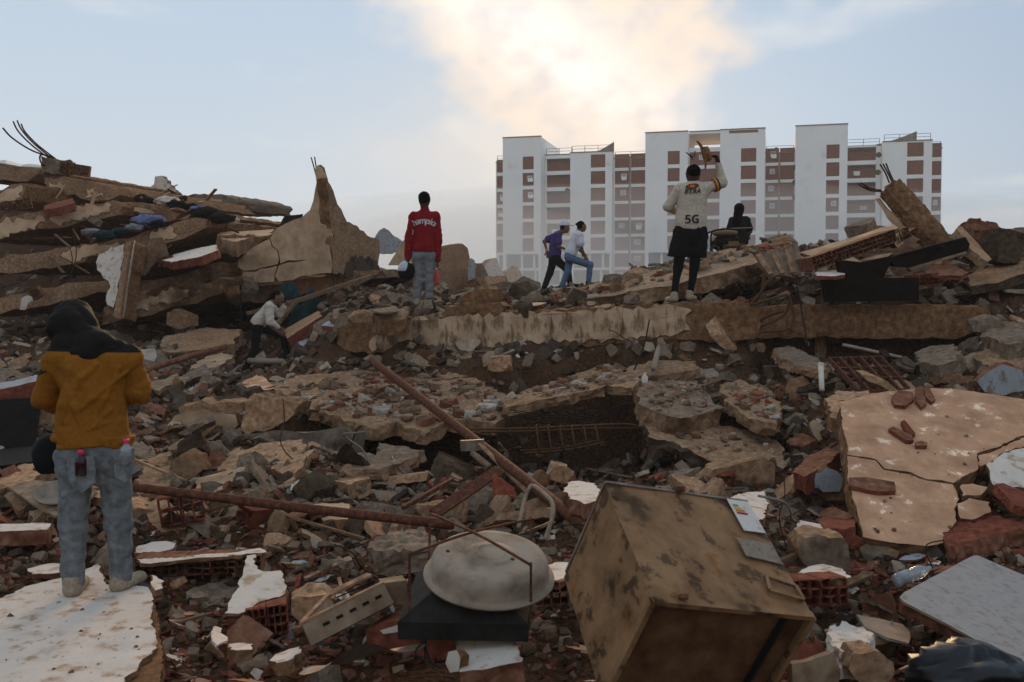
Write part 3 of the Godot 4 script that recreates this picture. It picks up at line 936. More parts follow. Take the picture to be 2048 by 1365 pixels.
func scatter_rubble() -> void:
	rubble_kinds()
	var say := {
		"concrete_chunk": ["lump of broken concrete lying", "concrete chunk", "loose concrete chunks"],
		"slab_fragment": ["flat piece of broken slab lying", "slab fragment", "loose slab fragments"],
		"brick_shard": ["shard of broken clay brick lying", "brick shard", "loose brick shards"],
		"plaster_flake": ["flake of wall plaster lying", "plaster flake", "loose plaster flakes"],
		"clay_block": ["hollow clay block with open cells lying", "clay block", "loose hollow clay blocks"],
	}
	var want := {"concrete_chunk": 300, "slab_fragment": 300, "brick_shard": 320, "plaster_flake": 200, "clay_block": 70}
	for kind in want:
		var made := 0
		var tries := 0
		var k: Dictionary = kinds[kind]
		while made < want[kind] and tries < 20000:
			tries += 1
			var px := rng.randf_range(-30.0, 2080.0)
			var d := 0.0
			if kind == "brick_shard" or kind == "plaster_flake":
				d = rng.randf_range(4.3, 7.4) if rng.randf() < 0.8 else rng.randf_range(8.0, 14.0)
			else:
				d = 4.3 * pow(4.6, pow(rng.randf(), 0.75))
			if d > 17.0 and px > 780.0:
				continue
			if d < 6.6 and (kind == "concrete_chunk" or kind == "slab_fragment") and rng.randf() < 0.6:
				continue
			if kind == "brick_shard" and d < 8.0 and px > 620.0 and px < 1550.0 and rng.randf() < 0.5:
				continue
			var x := (px - CX) / F * d
			var s: float = k.lo + (k.hi - k.lo) * pow(rng.randf(), 2.6)
			if d < 7.0 and kind != "clay_block":
				s = minf(s, k.lo + (k.hi - k.lo) * (0.3 if kind == "concrete_chunk" or kind == "slab_fragment" else 0.6))
			elif d > 9.0 and kind != "clay_block":
				s = maxf(s, k.lo * 1.3)
			if blocked(x, -d, s) or in_hollow(px, d) or (s > 0.16 and near_line(px, d)):
				continue
			add_piece(kind, lay(x, -d, s, k.tilt, k.sink), "%s " + say[kind][0] + " " + where_on_heap(px, d), say[kind][1], say[kind][2])
			made += 1
	# the uncountable rest: chips and crumbs between the pieces
	var stuff := [
		["brick_chips", 8000, [lin2(0.24, 0.082, 0.052), lin2(0.27, 0.115, 0.078), lin2(0.17, 0.062, 0.04), lin2(0.28, 0.165, 0.115)], "brick_shard", 0.035, 0.13, 4.2, 11.0, "small red-brown chips of clay brick strewn between larger pieces"],
		["concrete_crumbs", 8500, [lin2(0.20, 0.145, 0.10), lin2(0.12, 0.087, 0.062), lin2(0.33, 0.255, 0.19), lin2(0.06, 0.045, 0.034), lin2(0.16, 0.085, 0.055)], "concrete_chunk", 0.03, 0.14, 4.8, 26.0, "small crumbs of concrete and mortar covering the heap"],
		["slab_chips", 3600, [lin2(0.30, 0.225, 0.165), lin2(0.20, 0.15, 0.11), lin2(0.42, 0.335, 0.26), lin2(0.11, 0.09, 0.072)], "slab_fragment", 0.08, 0.26, 6.0, 27.0, "thin chips of concrete and render strewn over the heap"],
		["plaster_crumbs", 700, [lin2(0.6, 0.56, 0.51), lin2(0.68, 0.65, 0.62), lin2(0.5, 0.43, 0.36)], "plaster_flake", 0.025, 0.08, 4.2, 16.0, "tiny white crumbs of plaster sprinkled over the rubble"],
	]
	for s in stuff:
		var k: Dictionary = kinds[s[3]]
		var nv := 5
		var holder := Node3D.new()
		holder.name = numbered(s[0])
		add_child(holder)
		tag(holder, s[8], "rubble", "", "stuff")
		var cols: Array = s[2]
		for v in nv:
			var tfs := []
			var cc := []
			var per: int = s[1] / nv
			while tfs.size() < per:
				var px := rng.randf_range(-60.0, 2110.0)
				var d: float = s[6] * pow(s[7] / s[6], rng.randf())
				if d > 18.0 and px > 1750.0:
					continue
				var x := (px - CX) / F * d
				var sz: float = lerpf(s[4], s[5], pow(rng.randf(), 2.0)) * clampf(d / 8.0, 0.75, 1.7)
				if blocked(x, -d, 0.0) or (px < 315.0 and d < 5.5):
					continue
				tfs.append(lay(x, -d, sz, 0.5, 0.1))
				var c: Color = cols[rng.randi() % cols.size()]
				var j := rng.randf_range(0.75, 1.2)
				cc.append(Color(c.r * j, c.g * j, c.b * j))
			var mm := MultiMesh.new()
			mm.transform_format = MultiMesh.TRANSFORM_3D
			mm.use_colors = true
			mm.mesh = simple_copy(k.v[v])
			mm.instance_count = tfs.size()
			for i in tfs.size():
				mm.set_instance_transform(i, tfs[i])
				mm.set_instance_color(i, cc[i])
			var mi := MultiMeshInstance3D.new()
			mi.multimesh = mm
			mi.name = "crumbs"
			mi.set_meta("kind", "stuff")
			holder.add_child(mi, true)

# crumbs lying on a broken slab
func crumbs_on(called: String, label: String, pl, outline: Array, count: int, lo: float, hi: float, cols: Array) -> void:
	var plane := plane_of(pl)
	var poly := PackedVector2Array()
	var box := Rect2(Vector2(outline[0][0], outline[0][1]), Vector2.ZERO)
	for q in outline:
		poly.append(Vector2(q[0], q[1]))
		box = box.expand(Vector2(q[0], q[1]))
	var holder := Node3D.new()
	holder.name = numbered(called)
	add_child(holder)
	tag(holder, label, "rubble", "", "stuff")
	var n := plane.normal
	var t := n.cross(Vector3.RIGHT).normalized()
	for v in 4:
		var kind: String = ["concrete_chunk", "slab_fragment", "brick_shard", "concrete_chunk"][v]
		var mm := MultiMesh.new()
		mm.transform_format = MultiMesh.TRANSFORM_3D
		mm.use_colors = true
		mm.mesh = simple_copy(kinds[kind].v[v + 5])
		mm.instance_count = count / 4
		for i in count / 4:
			var p := Vector2.ZERO
			for k in 30:
				p = box.position + Vector2(rng.randf(), rng.randf()) * box.size
				# gathered in drifts
				if Geometry2D.is_point_in_polygon(p, poly) and nz.get_noise_2d(p.x * 0.02, p.y * 0.035) > rng.randf_range(-0.5, 0.25):
					break
			var at := onp(plane, p.x, p.y)
			var sz := lerpf(lo, hi, pow(rng.randf(), 3.0))
			var b := Basis(t, n, t.cross(n)).rotated(n, rng.randf() * TAU).rotated(t, rng.randfn() * 0.3) * Basis.from_scale(Vector3.ONE * sz)
			mm.set_instance_transform(i, Transform3D(b, at + n * sz * 0.1))
			var c: Color = cols[rng.randi() % cols.size()]
			var j := rng.randf_range(0.7, 1.2)
			mm.set_instance_color(i, Color(c.r * j, c.g * j, c.b * j))
		var mi := MultiMeshInstance3D.new()
		mi.multimesh = mm
		mi.name = "crumbs"
		mi.set_meta("kind", "stuff")
		holder.add_child(mi, true)

func lin2(r: float, g: float, b: float) -> Color:
	return Color(r, g, b)

func simple_copy(src: Mesh) -> ArrayMesh:
	var m := ArrayMesh.new()
	for k in src.get_surface_count():
		m.add_surface_from_arrays(Mesh.PRIMITIVE_TRIANGLES, src.surface_get_arrays(k))
		m.surface_set_material(k, M.tinted)
	return m

# ---------- the standing apartment block ----------
# a wall of width w and height h in the local xy plane facing +z, with openings [x0, y0, x1, y1] whose reveals go back by dep
func wall_tris(arr: PackedVector3Array, x0: float, y0: float, x1: float, y1: float, z: float, holes: Array, dep: float) -> void:
	var xs := [x0, x1]
	var ys := [y0, y1]
	for q in holes:
		xs.append_array([q[0], q[2]])
		ys.append_array([q[1], q[3]])
	xs.sort()
	ys.sort()
	for i in xs.size() - 1:
		if xs[i + 1] - xs[i] < 0.001:
			continue
		for j in ys.size() - 1:
			if ys[j + 1] - ys[j] < 0.001:
				continue
			var cx: float = (xs[i] + xs[i + 1]) * 0.5
			var cy: float = (ys[j] + ys[j + 1]) * 0.5
			if cx < x0 or cx > x1 or cy < y0 or cy > y1:
				continue
			var open := false
			for q in holes:
				if cx > q[0] and cx < q[2] and cy > q[1] and cy < q[3]:
					open = true
			if not open:
				quad(arr, Vector3(xs[i], ys[j], z), Vector3(xs[i + 1], ys[j], z), Vector3(xs[i + 1], ys[j + 1], z), Vector3(xs[i], ys[j + 1], z), Vector3.BACK)
	for q in holes:
		var a := Vector3(q[0], q[1], z)
		var b := Vector3(q[2], q[1], z)
		var c := Vector3(q[2], q[3], z)
		var e := Vector3(q[0], q[3], z)
		var s := Vector3(0, 0, -dep)
		quad(arr, a, b, b + s, a + s, Vector3.UP)
		quad(arr, e, c, c + s, e + s, Vector3.DOWN)
		quad(arr, a, e, e + s, a + s, Vector3.RIGHT)
		quad(arr, b, c, c + s, b + s, Vector3.LEFT)

# a block: front wall with openings, closed sides, roof and back
func block_mesh(x0: float, x1: float, y1: float, z: float, zb: float, holes: Array) -> ArrayMesh:
	var arr := PackedVector3Array()
	wall_tris(arr, x0, -2.5, x1, y1, z, holes, 0.28)
	quad(arr, Vector3(x0, -2.5, z), Vector3(x0, y1, z), Vector3(x0, y1, zb), Vector3(x0, -2.5, zb), Vector3.LEFT)
	quad(arr, Vector3(x1, -2.5, z), Vector3(x1, y1, z), Vector3(x1, y1, zb), Vector3(x1, -2.5, zb), Vector3.RIGHT)
	quad(arr, Vector3(x0, y1, z), Vector3(x1, y1, z), Vector3(x1, y1, zb), Vector3(x0, y1, zb), Vector3.UP)
	quad(arr, Vector3(x0, -2.5, zb), Vector3(x1, -2.5, zb), Vector3(x1, y1, zb), Vector3(x0, y1, zb), Vector3.FORWARD)
	return mesh_of(arr)

func lattice_mesh(w: float, h: float, dark: bool) -> ArrayMesh:
	var arr := PackedVector3Array()
	var pitch_x := 0.24
	var nx := maxi(2, int(w / pitch_x))
	var ny := maxi(2, int(h / pitch_x))
	for i in nx + 1:
		var x := w * i / nx
		box_tris(arr, Vector3(x - 0.045, 0, -0.10), Vector3(x + 0.045, h, 0.0))
	for j in ny + 1:
		var y := h * j / ny
		box_tris(arr, Vector3(0, y - 0.045, -0.102), Vector3(w, y + 0.045, 0.002))
	return mesh_of(arr)

var lat_cache := {}

func window_part(b: Node3D, x0: float, y0: float, x1: float, y1: float, z: float, r: RandomNumberGenerator, extras := true) -> void:
	var w := x1 - x0
	var h := y1 - y0
	var key := "%.1f_%.1f" % [w, h]
	if not lat_cache.has(key):
		lat_cache[key] = lattice_mesh(snappedf(w, 0.1), snappedf(h, 0.1), true)
	var o := put("brick_screen", lat_cache[key], [M.lattice], b)
	o.position = Vector3(x0, y0, z - 0.12)
	o.scale = Vector3(w / snappedf(w, 0.1), h / snappedf(h, 0.1), 1.0)
	put("backing", box_mesh(Vector3(0, 0, -0.30), Vector3(w, h, -0.26)), [M.lattice], o)
	if extras and r.randf() < 0.4:
		var wx := r.randf_range(0.15, 0.5) * w
		var fr := PackedVector3Array()
		var ww := minf(1.0, w * 0.4)
		for e in [[wx, h * 0.42, wx + 0.07, h * 0.78], [wx + ww - 0.07, h * 0.42, wx + ww, h * 0.78], [wx + 0.07, h * 0.42, wx + ww - 0.07, h * 0.42 + 0.07], [wx + 0.07, h * 0.78 - 0.07, wx + ww - 0.07, h * 0.78]]:
			box_tris(fr, Vector3(e[0], e[1], -0.06), Vector3(e[2], e[3], 0.04))
		put("window_frame", mesh_of(fr), [M.building_white], o)
		put("pane", box_mesh(Vector3(wx + 0.07, h * 0.42 + 0.07, 0.012), Vector3(wx + ww - 0.07, h * 0.78 - 0.07, 0.02)), [M.clear_plastic], o)
		if r.randf() < 0.4:
			put("air_conditioner", ac_mesh(), [M.building_white], o).position = Vector3(wx + 0.1, h * 0.3, 0.03)

func ac_mesh() -> ArrayMesh:
	var arr := PackedVector3Array()
	box_tris(arr, Vector3(0, 0, 0), Vector3(0.85, 0.6, 0.32))
	for k in 10:
		var a := TAU * k / 10.0
		var a2 := TAU * (k + 1) / 10.0
		quad(arr, Vector3(0.32 + cos(a) * 0.22, 0.3 + sin(a) * 0.22, 0.34), Vector3(0.32 + cos(a2) * 0.22, 0.3 + sin(a2) * 0.22, 0.34), Vector3(0.32 + cos(a2) * 0.17, 0.3 + sin(a2) * 0.17, 0.34), Vector3(0.32 + cos(a) * 0.17, 0.3 + sin(a) * 0.17, 0.34), Vector3.BACK)
	return mesh_of(arr)

func rail_mesh(x0: float, x1: float, y: float, z: float) -> ArrayMesh:
	var arr := PackedVector3Array()
	var n := maxi(1, int((x1 - x0) / 2.2))
	for i in n + 1:
		var x := lerpf(x0, x1, float(i) / n)
		box_tris(arr, Vector3(x - 0.04, y, z - 0.04), Vector3(x + 0.04, y + 1.05, z + 0.04))
	for k in 2:
		box_tris(arr, Vector3(x0, y + 0.5 + 0.5 * k, z - 0.03), Vector3(x1, y + 0.56 + 0.5 * k, z + 0.03))
	return mesh_of(arr)

func build_apartment_building() -> void:
	var a := P(985, 603, 174)
	var e := P(1887, 603, 155.5)
	a.y = 0.0
	e.y = 0.0
	var ux := (e - a).normalized()
	var b := thing("apartment_building", "long white apartment block with red-brown brick screens standing beyond the rubble", "building", a)
	b.basis = Basis(ux, Vector3.UP, ux.cross(Vector3.UP))
	var plane := Plane(ux.cross(Vector3.UP), a)
	var fu := func(px: float) -> float: return (onp(plane, px, 603) - a).dot(ux)
	var fh := func(px: float, py: float) -> float: return onp(plane, px, py).y
	var r := RandomNumberGenerator.new()
	r.seed = 12
	var top := 26.45
	var fl := 2.8
	var rows := 6
	# section: px0, px1, roof row px, z of its face, windows [[px0, px1]], style
	var secs := [
		[985, 1007, 320, -2.2, [[986.5, 1004]], 0], [1007.4, 1083, 274, 0.6, [[1047, 1069]], 0], [1083.4, 1140, 304, -2.6, [[1087, 1139.6]], 1],
		[1140.4, 1224, 303, 0.0, [[1181.5, 1210.5]], 0], [1224.4, 1291, 312, -1.8, [[1226.5, 1255.5], [1259, 1290]], 2], [1291.4, 1376, 264, 0.6, [[1336, 1360]], 0],
		[1376.4, 1440, 258, -1.6, [[1377.5, 1438.5]], 3], [1440.4, 1530, 258, 0.6, [[1482, 1512.5]], 0], [1530.4, 1590, 301, -1.8, [[1531, 1557.5], [1560.5, 1589.5]], 2],
		[1590.4, 1694, 251, 1.0, [[1652, 1678]], 0], [1694.4, 1765, 286, -2.6, [[1696, 1755]], 1], [1765.4, 1864, 281, 0.0, [[1814, 1847]], 0], [1864.4, 1887, 293, -1.6, [[1866, 1886]], 0],
	]
	for s in secs:
		var x0: float = fu.call(s[0])
		var x1: float = fu.call(s[1])
		var y1: float = fh.call((s[0] + s[1]) * 0.5, s[2])
		var z: float = s[3]
		var holes := []
		var wins := []
		for k in 9:
			var wy1 := top - fl * k
			var wy0 := wy1 - 2.2
			if s[5] == 2 or s[5] == 1:
				wy1 += 0.15
				wy0 += 0.05
			for q in s[4]:
				var wx0: float = maxf(fu.call(q[0]), x0 + 0.05)
				var wx1: float = minf(fu.call(q[1]), x1 - 0.05)
				if k < rows or s[5] == 2:
					if s[5] == 1:
						wy0 = wy1 - 2.35
					holes.append([wx0, wy0, wx1, wy1])
					wins.append([wx0, wy0, wx1, wy1, k])
				else:
					holes.append([x0 + 0.6, wy0 - 0.1, x1 - 0.4, wy1 + 0.1])
					wins.append([x0 + 0.6, wy0 - 0.1, x1 - 0.4, wy1 + 0.1, -1])
		if s[5] == 3:
			holes.append([x0 + 0.05, top + 0.7, x1 - 0.05, y1 - 0.35])
		var zb := -14.0
		var wall := put("wall", block_mesh(x0, x1, y1, z, zb, holes) if s[5] != 3 else block_open(x0, x1, y1, z, zb, holes), [M.building_white], b)
		put("roof_edge", box_mesh(Vector3(x0 - 0.06, y1 + 0.002, z - 0.5), Vector3(x1 + 0.06, y1 + 0.16, z + 0.08)), [M.concrete_grey], b)
		for q in wins:
			if q[4] < 0:
				# gutted lower storeys: dark rooms behind, broken blinds and partitions
				put("room", box_mesh(Vector3(q[0], q[1], z - 4.0), Vector3(q[2], q[3], z - 3.8)), [M.building_brown if r.randf() < 0.3 else M.concrete_grey], b)
				for c in int((q[2] - q[0]) / 2.6):
					var cx: float = q[0] + (c + 0.7 + r.randf() * 0.3) * 2.6
					if cx < q[2] - 0.5:
						put("pillar", box_mesh(Vector3(cx, q[1], z - 0.9), Vector3(cx + 0.35, q[3], z - 0.5)), [M.building_white], b)
				continue
			if s[5] == 1:
				# loggia: side walls, parapet of white, screen set back
				window_part(b, q[0], q[1] + 0.0, q[2], q[1] + 1.45, z - 0.3, r)
				put("lintel", box_mesh(Vector3(q[0], q[3] - 0.25, z - 0.2), Vector3(q[2], q[3] - 0.002, z + 0.25)), [M.building_white], b)
				put("room", box_mesh(Vector3(q[0], q[1], z - 2.2), Vector3(q[2], q[3], z - 2.1)), [M.building_brown], b)
			else:
				window_part(b, q[0], q[1], q[2], q[3], z, r, s[5] != 0 or r.randf() < 0.3)
		if s[5] == 2 or s[5] == 1 or s[0] == 985 or s[0] == 1864.4 or s[0] == 1140.4 or s[0] == 1765.4:
			put("roof_railing", rail_mesh(x0 + 0.2, x1 - 0.2, y1 + 0.16, z - 0.4), [M.railing], b)
	for q in [[1257, 308], [1558.8, 300]]:
		var x: float = fu.call(q[0])
		put("drain_pipe", tube_mesh(straight(Vector3(x, -1, -1.55), Vector3(x, fh.call(q[0], q[1]), -1.55), 2), 0.16, 6), [M.building_brown], b)
	# curved fins on the roof
	for q in [[1150, 1222, 276, 302], [1698, 1838, 254, 284]]:
		var arr := PackedVector3Array()
		var n := 14
		for i in n:
			var f0 := float(i) / n
			var f1 := float(i + 1) / n
			var xa: float = lerpf(fu.call(q[0]), fu.call(q[1]), f0)
			var xb: float = lerpf(fu.call(q[0]), fu.call(q[1]), f1)
			var lo: float = fh.call(q[1], q[3]) - 0.3
			var hi: float = fh.call(q[1], q[2])
			var ya := lerpf(lo + 0.35, hi, pow(f0, 2.0))
			var yb := lerpf(lo + 0.35, hi, pow(f1, 2.0))
			for zz in [[-3.0, Vector3.BACK], [-3.3, Vector3.FORWARD]]:
				quad(arr, Vector3(xa, lo, zz[0]), Vector3(xb, lo, zz[0]), Vector3(xb, yb, zz[0]), Vector3(xa, ya, zz[0]), zz[1])
			quad(arr, Vector3(xa, ya, -3.0), Vector3(xb, yb, -3.0), Vector3(xb, yb, -3.3), Vector3(xa, ya, -3.3), Vector3.UP)
			if i == n - 1:
				quad(arr, Vector3(xb, lo, -3.0), Vector3(xb, yb, -3.0), Vector3(xb, yb, -3.3), Vector3(xb, lo, -3.3), Vector3.RIGHT)
		put("roof_fin", mesh_of(arr), [M.roof_metal], b)
	# scraped render along the middle block's top edge
	var pm := PackedVector3Array()
	box_tris(pm, Vector3(fu.call(1458), fh.call(1490, 265), 0.55), Vector3(fu.call(1516), fh.call(1490, 259.5), 0.63))
	put("bare_patch", mesh_of(pm), [M.brick_dusty], b)
	# roof ventilator and dishes
	var vx: float = fu.call(1552)
	put("roof_ventilator", tube_mesh(straight(Vector3(vx, fh.call(1552, 300), -3), Vector3(vx, fh.call(1552, 288), -3), 2), 0.25, 8), [M.railing], b)
	for q in [[1137, 381], [1448, 460], [1590, 365], [1590, 335], [1590, 395], [1756, 310], [1755, 345]]:
		var arr := PackedVector3Array()
		for k in 10:
			var t0 := TAU * k / 10.0
			var t1 := TAU * (k + 1) / 10.0
			tri(arr, Vector3(0, 0, -0.15), Vector3(cos(t0) * 0.45, sin(t0) * 0.45, 0), Vector3(cos(t1) * 0.45, sin(t1) * 0.45, 0), Vector3.BACK)
		put("satellite_dish", mesh_of(arr, true), [M.railing], b).position = Vector3(fu.call(q[0]), fh.call(q[0], q[1]), 0.9)
	# smoke hanging low in front of the block and over the far ruins
	smoke("smoke_bank", P(1330, 575, 120), Vector3(150, 24, 70), 0.008)
	smoke("smoke_bank", P(960, 560, 48), Vector3(18, 7, 20), 0.02)

func block_open(x0: float, x1: float, y1: float, z: float, zb: float, holes: Array) -> ArrayMesh:
	# like block_mesh, but the top opening goes right through
	var q: Array = holes[holes.size() - 1]
	var arr := PackedVector3Array()
	wall_tris(arr, x0, -2.5, x1, y1, z, holes, 0.28)
	box_tris(arr, Vector3(x0, q[3], zb), Vector3(x1, y1 - 0.002, z - 0.002))
	quad(arr, Vector3(x0, -2.5, z), Vector3(x0, q[1], z), Vector3(x0, q[1], zb), Vector3(x0, -2.5, zb), Vector3.LEFT)
	quad(arr, Vector3(x1, -2.5, z), Vector3(x1, q[1], z), Vector3(x1, q[1], zb), Vector3(x1, -2.5, zb), Vector3.RIGHT)
	quad(arr, Vector3(x0, q[1], z), Vector3(x1, q[1], z), Vector3(x1, q[1], zb), Vector3(x0, q[1], zb), Vector3.UP)
	quad(arr, Vector3(x0, -2.5, zb), Vector3(x1, -2.5, zb), Vector3(x1, q[1], zb), Vector3(x0, q[1], zb), Vector3.FORWARD)
	return mesh_of(arr)

func smoke(called: String, at: Vector3, size: Vector3, dens: float) -> void:
	var f := FogVolume.new()
	f.name = numbered(called)
	f.shape = RenderingServer.FOG_VOLUME_SHAPE_ELLIPSOID
	f.size = size
	var m := FogMaterial.new()
	m.density = dens
	m.albedo = Color(0.985, 0.965, 0.94)
	f.material = m
	add_child(f)
	f.position = at
	f.set_meta("kind", "stuff")
	f.set_meta("label", "thin grey smoke drifting low over the ruins")

# ---------- concrete beams, floors and walls ----------
# one piece from a row of data: [name, label, category, plane, outline, thickness, face, side, options, patches]
# patches: [name, outline, material] are layers of render left on the face
func piece(q: Array, group := "") -> Node3D:
	var o: Dictionary = q[8] if q.size() > 8 else {}
	var pat: Array = q[9] if q.size() > 9 else []
	if pat.is_empty():
		var mi := slab(q[0], q[3], q[4], q[5], [M[q[6]], M[q[7]]], o)
		tag(mi, q[1], q[2], group)
		return mi
	var plane := plane_of(q[3])
	var c := Vector3.ZERO
	var lowest := 1e9
	for v in q[4]:
		var p := onp(plane, v[0], v[1])
		c += p / q[4].size()
		lowest = minf(lowest, p.y)
	var t := thing(q[0], q[1], q[2], Vector3(c.x, lowest, c.z), group)
	slab(o.get("core", "core"), plane, q[4], q[5], [M[q[6]], M[q[7]]], o, t)
	for pa in pat:
		var po := {"jag": o.get("pjag", 0.03), "step": 0.07, "seg": 0.3, "amp": o.get("amp", 0.012), "freq": o.get("freq", 3.0), "proud": pa[3] if pa.size() > 3 else 0.022}
		slab(pa[0], plane, pa[1], 0.03, [M[pa[2]], M["concrete_core"]], po, t)
	return t

func prism(a: Vector3, b: Vector3, w: float, t: float, amp: float, up := Vector3.UP, seg := 0.1) -> ArrayMesh:
	var arr := PackedVector3Array()
	bar_tris(arr, Vector3.ZERO, b - a, w, t, up)
	return mesh_of(roughen(subdivide(arr, seg), amp, 4.0, a))

func bar_thing(called: String, label: String, cat: String, a: Vector3, b: Vector3, w: float, t: float, amp: float, mat: String, up := Vector3.UP, group := "") -> MeshInstance3D:
	var mi := put(called, prism(a, b, w, t, amp, up), [M[mat]])
	mi.position = a
	tag(mi, label, cat, group)
	return mi

func tube_thing(called: String, label: String, cat: String, pts: Array, r: float, mat: String, group := "", n := 24, sides := 7) -> MeshInstance3D:
	var c: Vector3 = pts[0]
	var q := []
	for p in pts:
		q.append(p - c)
	var mi := put(called, tube_mesh(curve(q, n), r, sides), [M[mat]])
	mi.position = c
	tag(mi, label, cat, group)
	return mi

func vs(a: Array) -> Array:
	var out := []
	for q in a:
		out.append(V(q))
	return out

func build_beams() -> void:
	var st: StandardMaterial3D = M.plaster_stained.duplicate()
	st.uv2_scale = Vector3(1.1, 0.3, 1.1)
	M["plaster_streaked"] = st
	var back := Vector3(0.1, 0, -1)
	var t := piece(["concrete_beam", "long fallen concrete beam with stained cream render lying across the heap", "beam", [[672, 650, 14.3], [1520, 605, 12.35]],
		[[674, 655], [700, 646], [800, 638], [888, 632], [1016, 624], [1180, 616], [1350, 607], [1440, 604], [1500, 607], [1519, 622], [1524, 650], [1514, 680], [1440, 683], [1350, 681], [1163, 691], [980, 698], [793, 707], [709, 706], [688, 700], [673, 688]],
		0.55, "concrete_core", "concrete_core", {"jag": 0.025, "step": 0.1, "seg": 0.09, "amp": 0.022, "freq": 4.5, "push": back, "pjag": 0.04},
		[["render_layer", [[757, 648], [800, 641], [900, 634], [1016, 628], [1180, 620], [1350, 611], [1388, 622], [1372, 645], [1384, 662], [1345, 672], [1300, 674], [1250, 680], [1163, 685], [1110, 686], [1050, 692], [980, 694], [900, 699], [860, 697], [800, 701], [745, 704], [734, 690], [752, 668]], "plaster_streaked"]]])
	var bars := [
		[[1503, 611, 12.3], [1520, 592, 12.2], [1541, 561, 12.1], [1560, 551, 12.1], [1594, 556, 12.2]], [[1505, 612, 12.4], [1525, 585, 12.3], [1531, 548, 12.3], [1534, 545, 12.3]],
		[[1506, 610, 12.2], [1545, 598, 12.1], [1578, 590, 12.1], [1584, 606, 12.1], [1591, 628, 12.1], [1587, 648, 12.1], [1575, 660, 12.1], [1524, 664, 12.2]],
		[[1515, 655, 12.4], [1545, 645, 12.3], [1575, 625, 12.3], [1580, 600, 12.3]], [[1518, 645, 12.45], [1540, 632, 12.4], [1570, 622, 12.3]]]
	for q in bars:
		var pts := vs(q)
		for i in pts.size():
			pts[i] = pts[i] - t.position
		put("rebar", tube_mesh(curve(pts, 22), 0.017, 7), [M.rebar_dusty], t)
	piece(["concrete_beam", "dark brown concrete beam behind bent rebar, black steel lying on top", "beam", [[1530, 615, 13.1], [1985, 615, 12.7]],
		[[1515, 618], [1560, 613], [1655, 609], [1800, 611], [1900, 610], [1981, 612], [1990, 630], [1962, 660], [1915, 678], [1800, 677], [1700, 676], [1515, 676]], 0.5, "concrete_core", "concrete_core", {"jag": 0.02, "seg": 0.12, "amp": 0.02, "freq": 4.0, "push": back}])

func zl(a: Array) -> Array:   # places read from an enlarged view of the collapsed block
	var out := []
	for q in a:
		out.append([q[0] / 2.73, 200.0 + q[1] / 2.73])
	return out

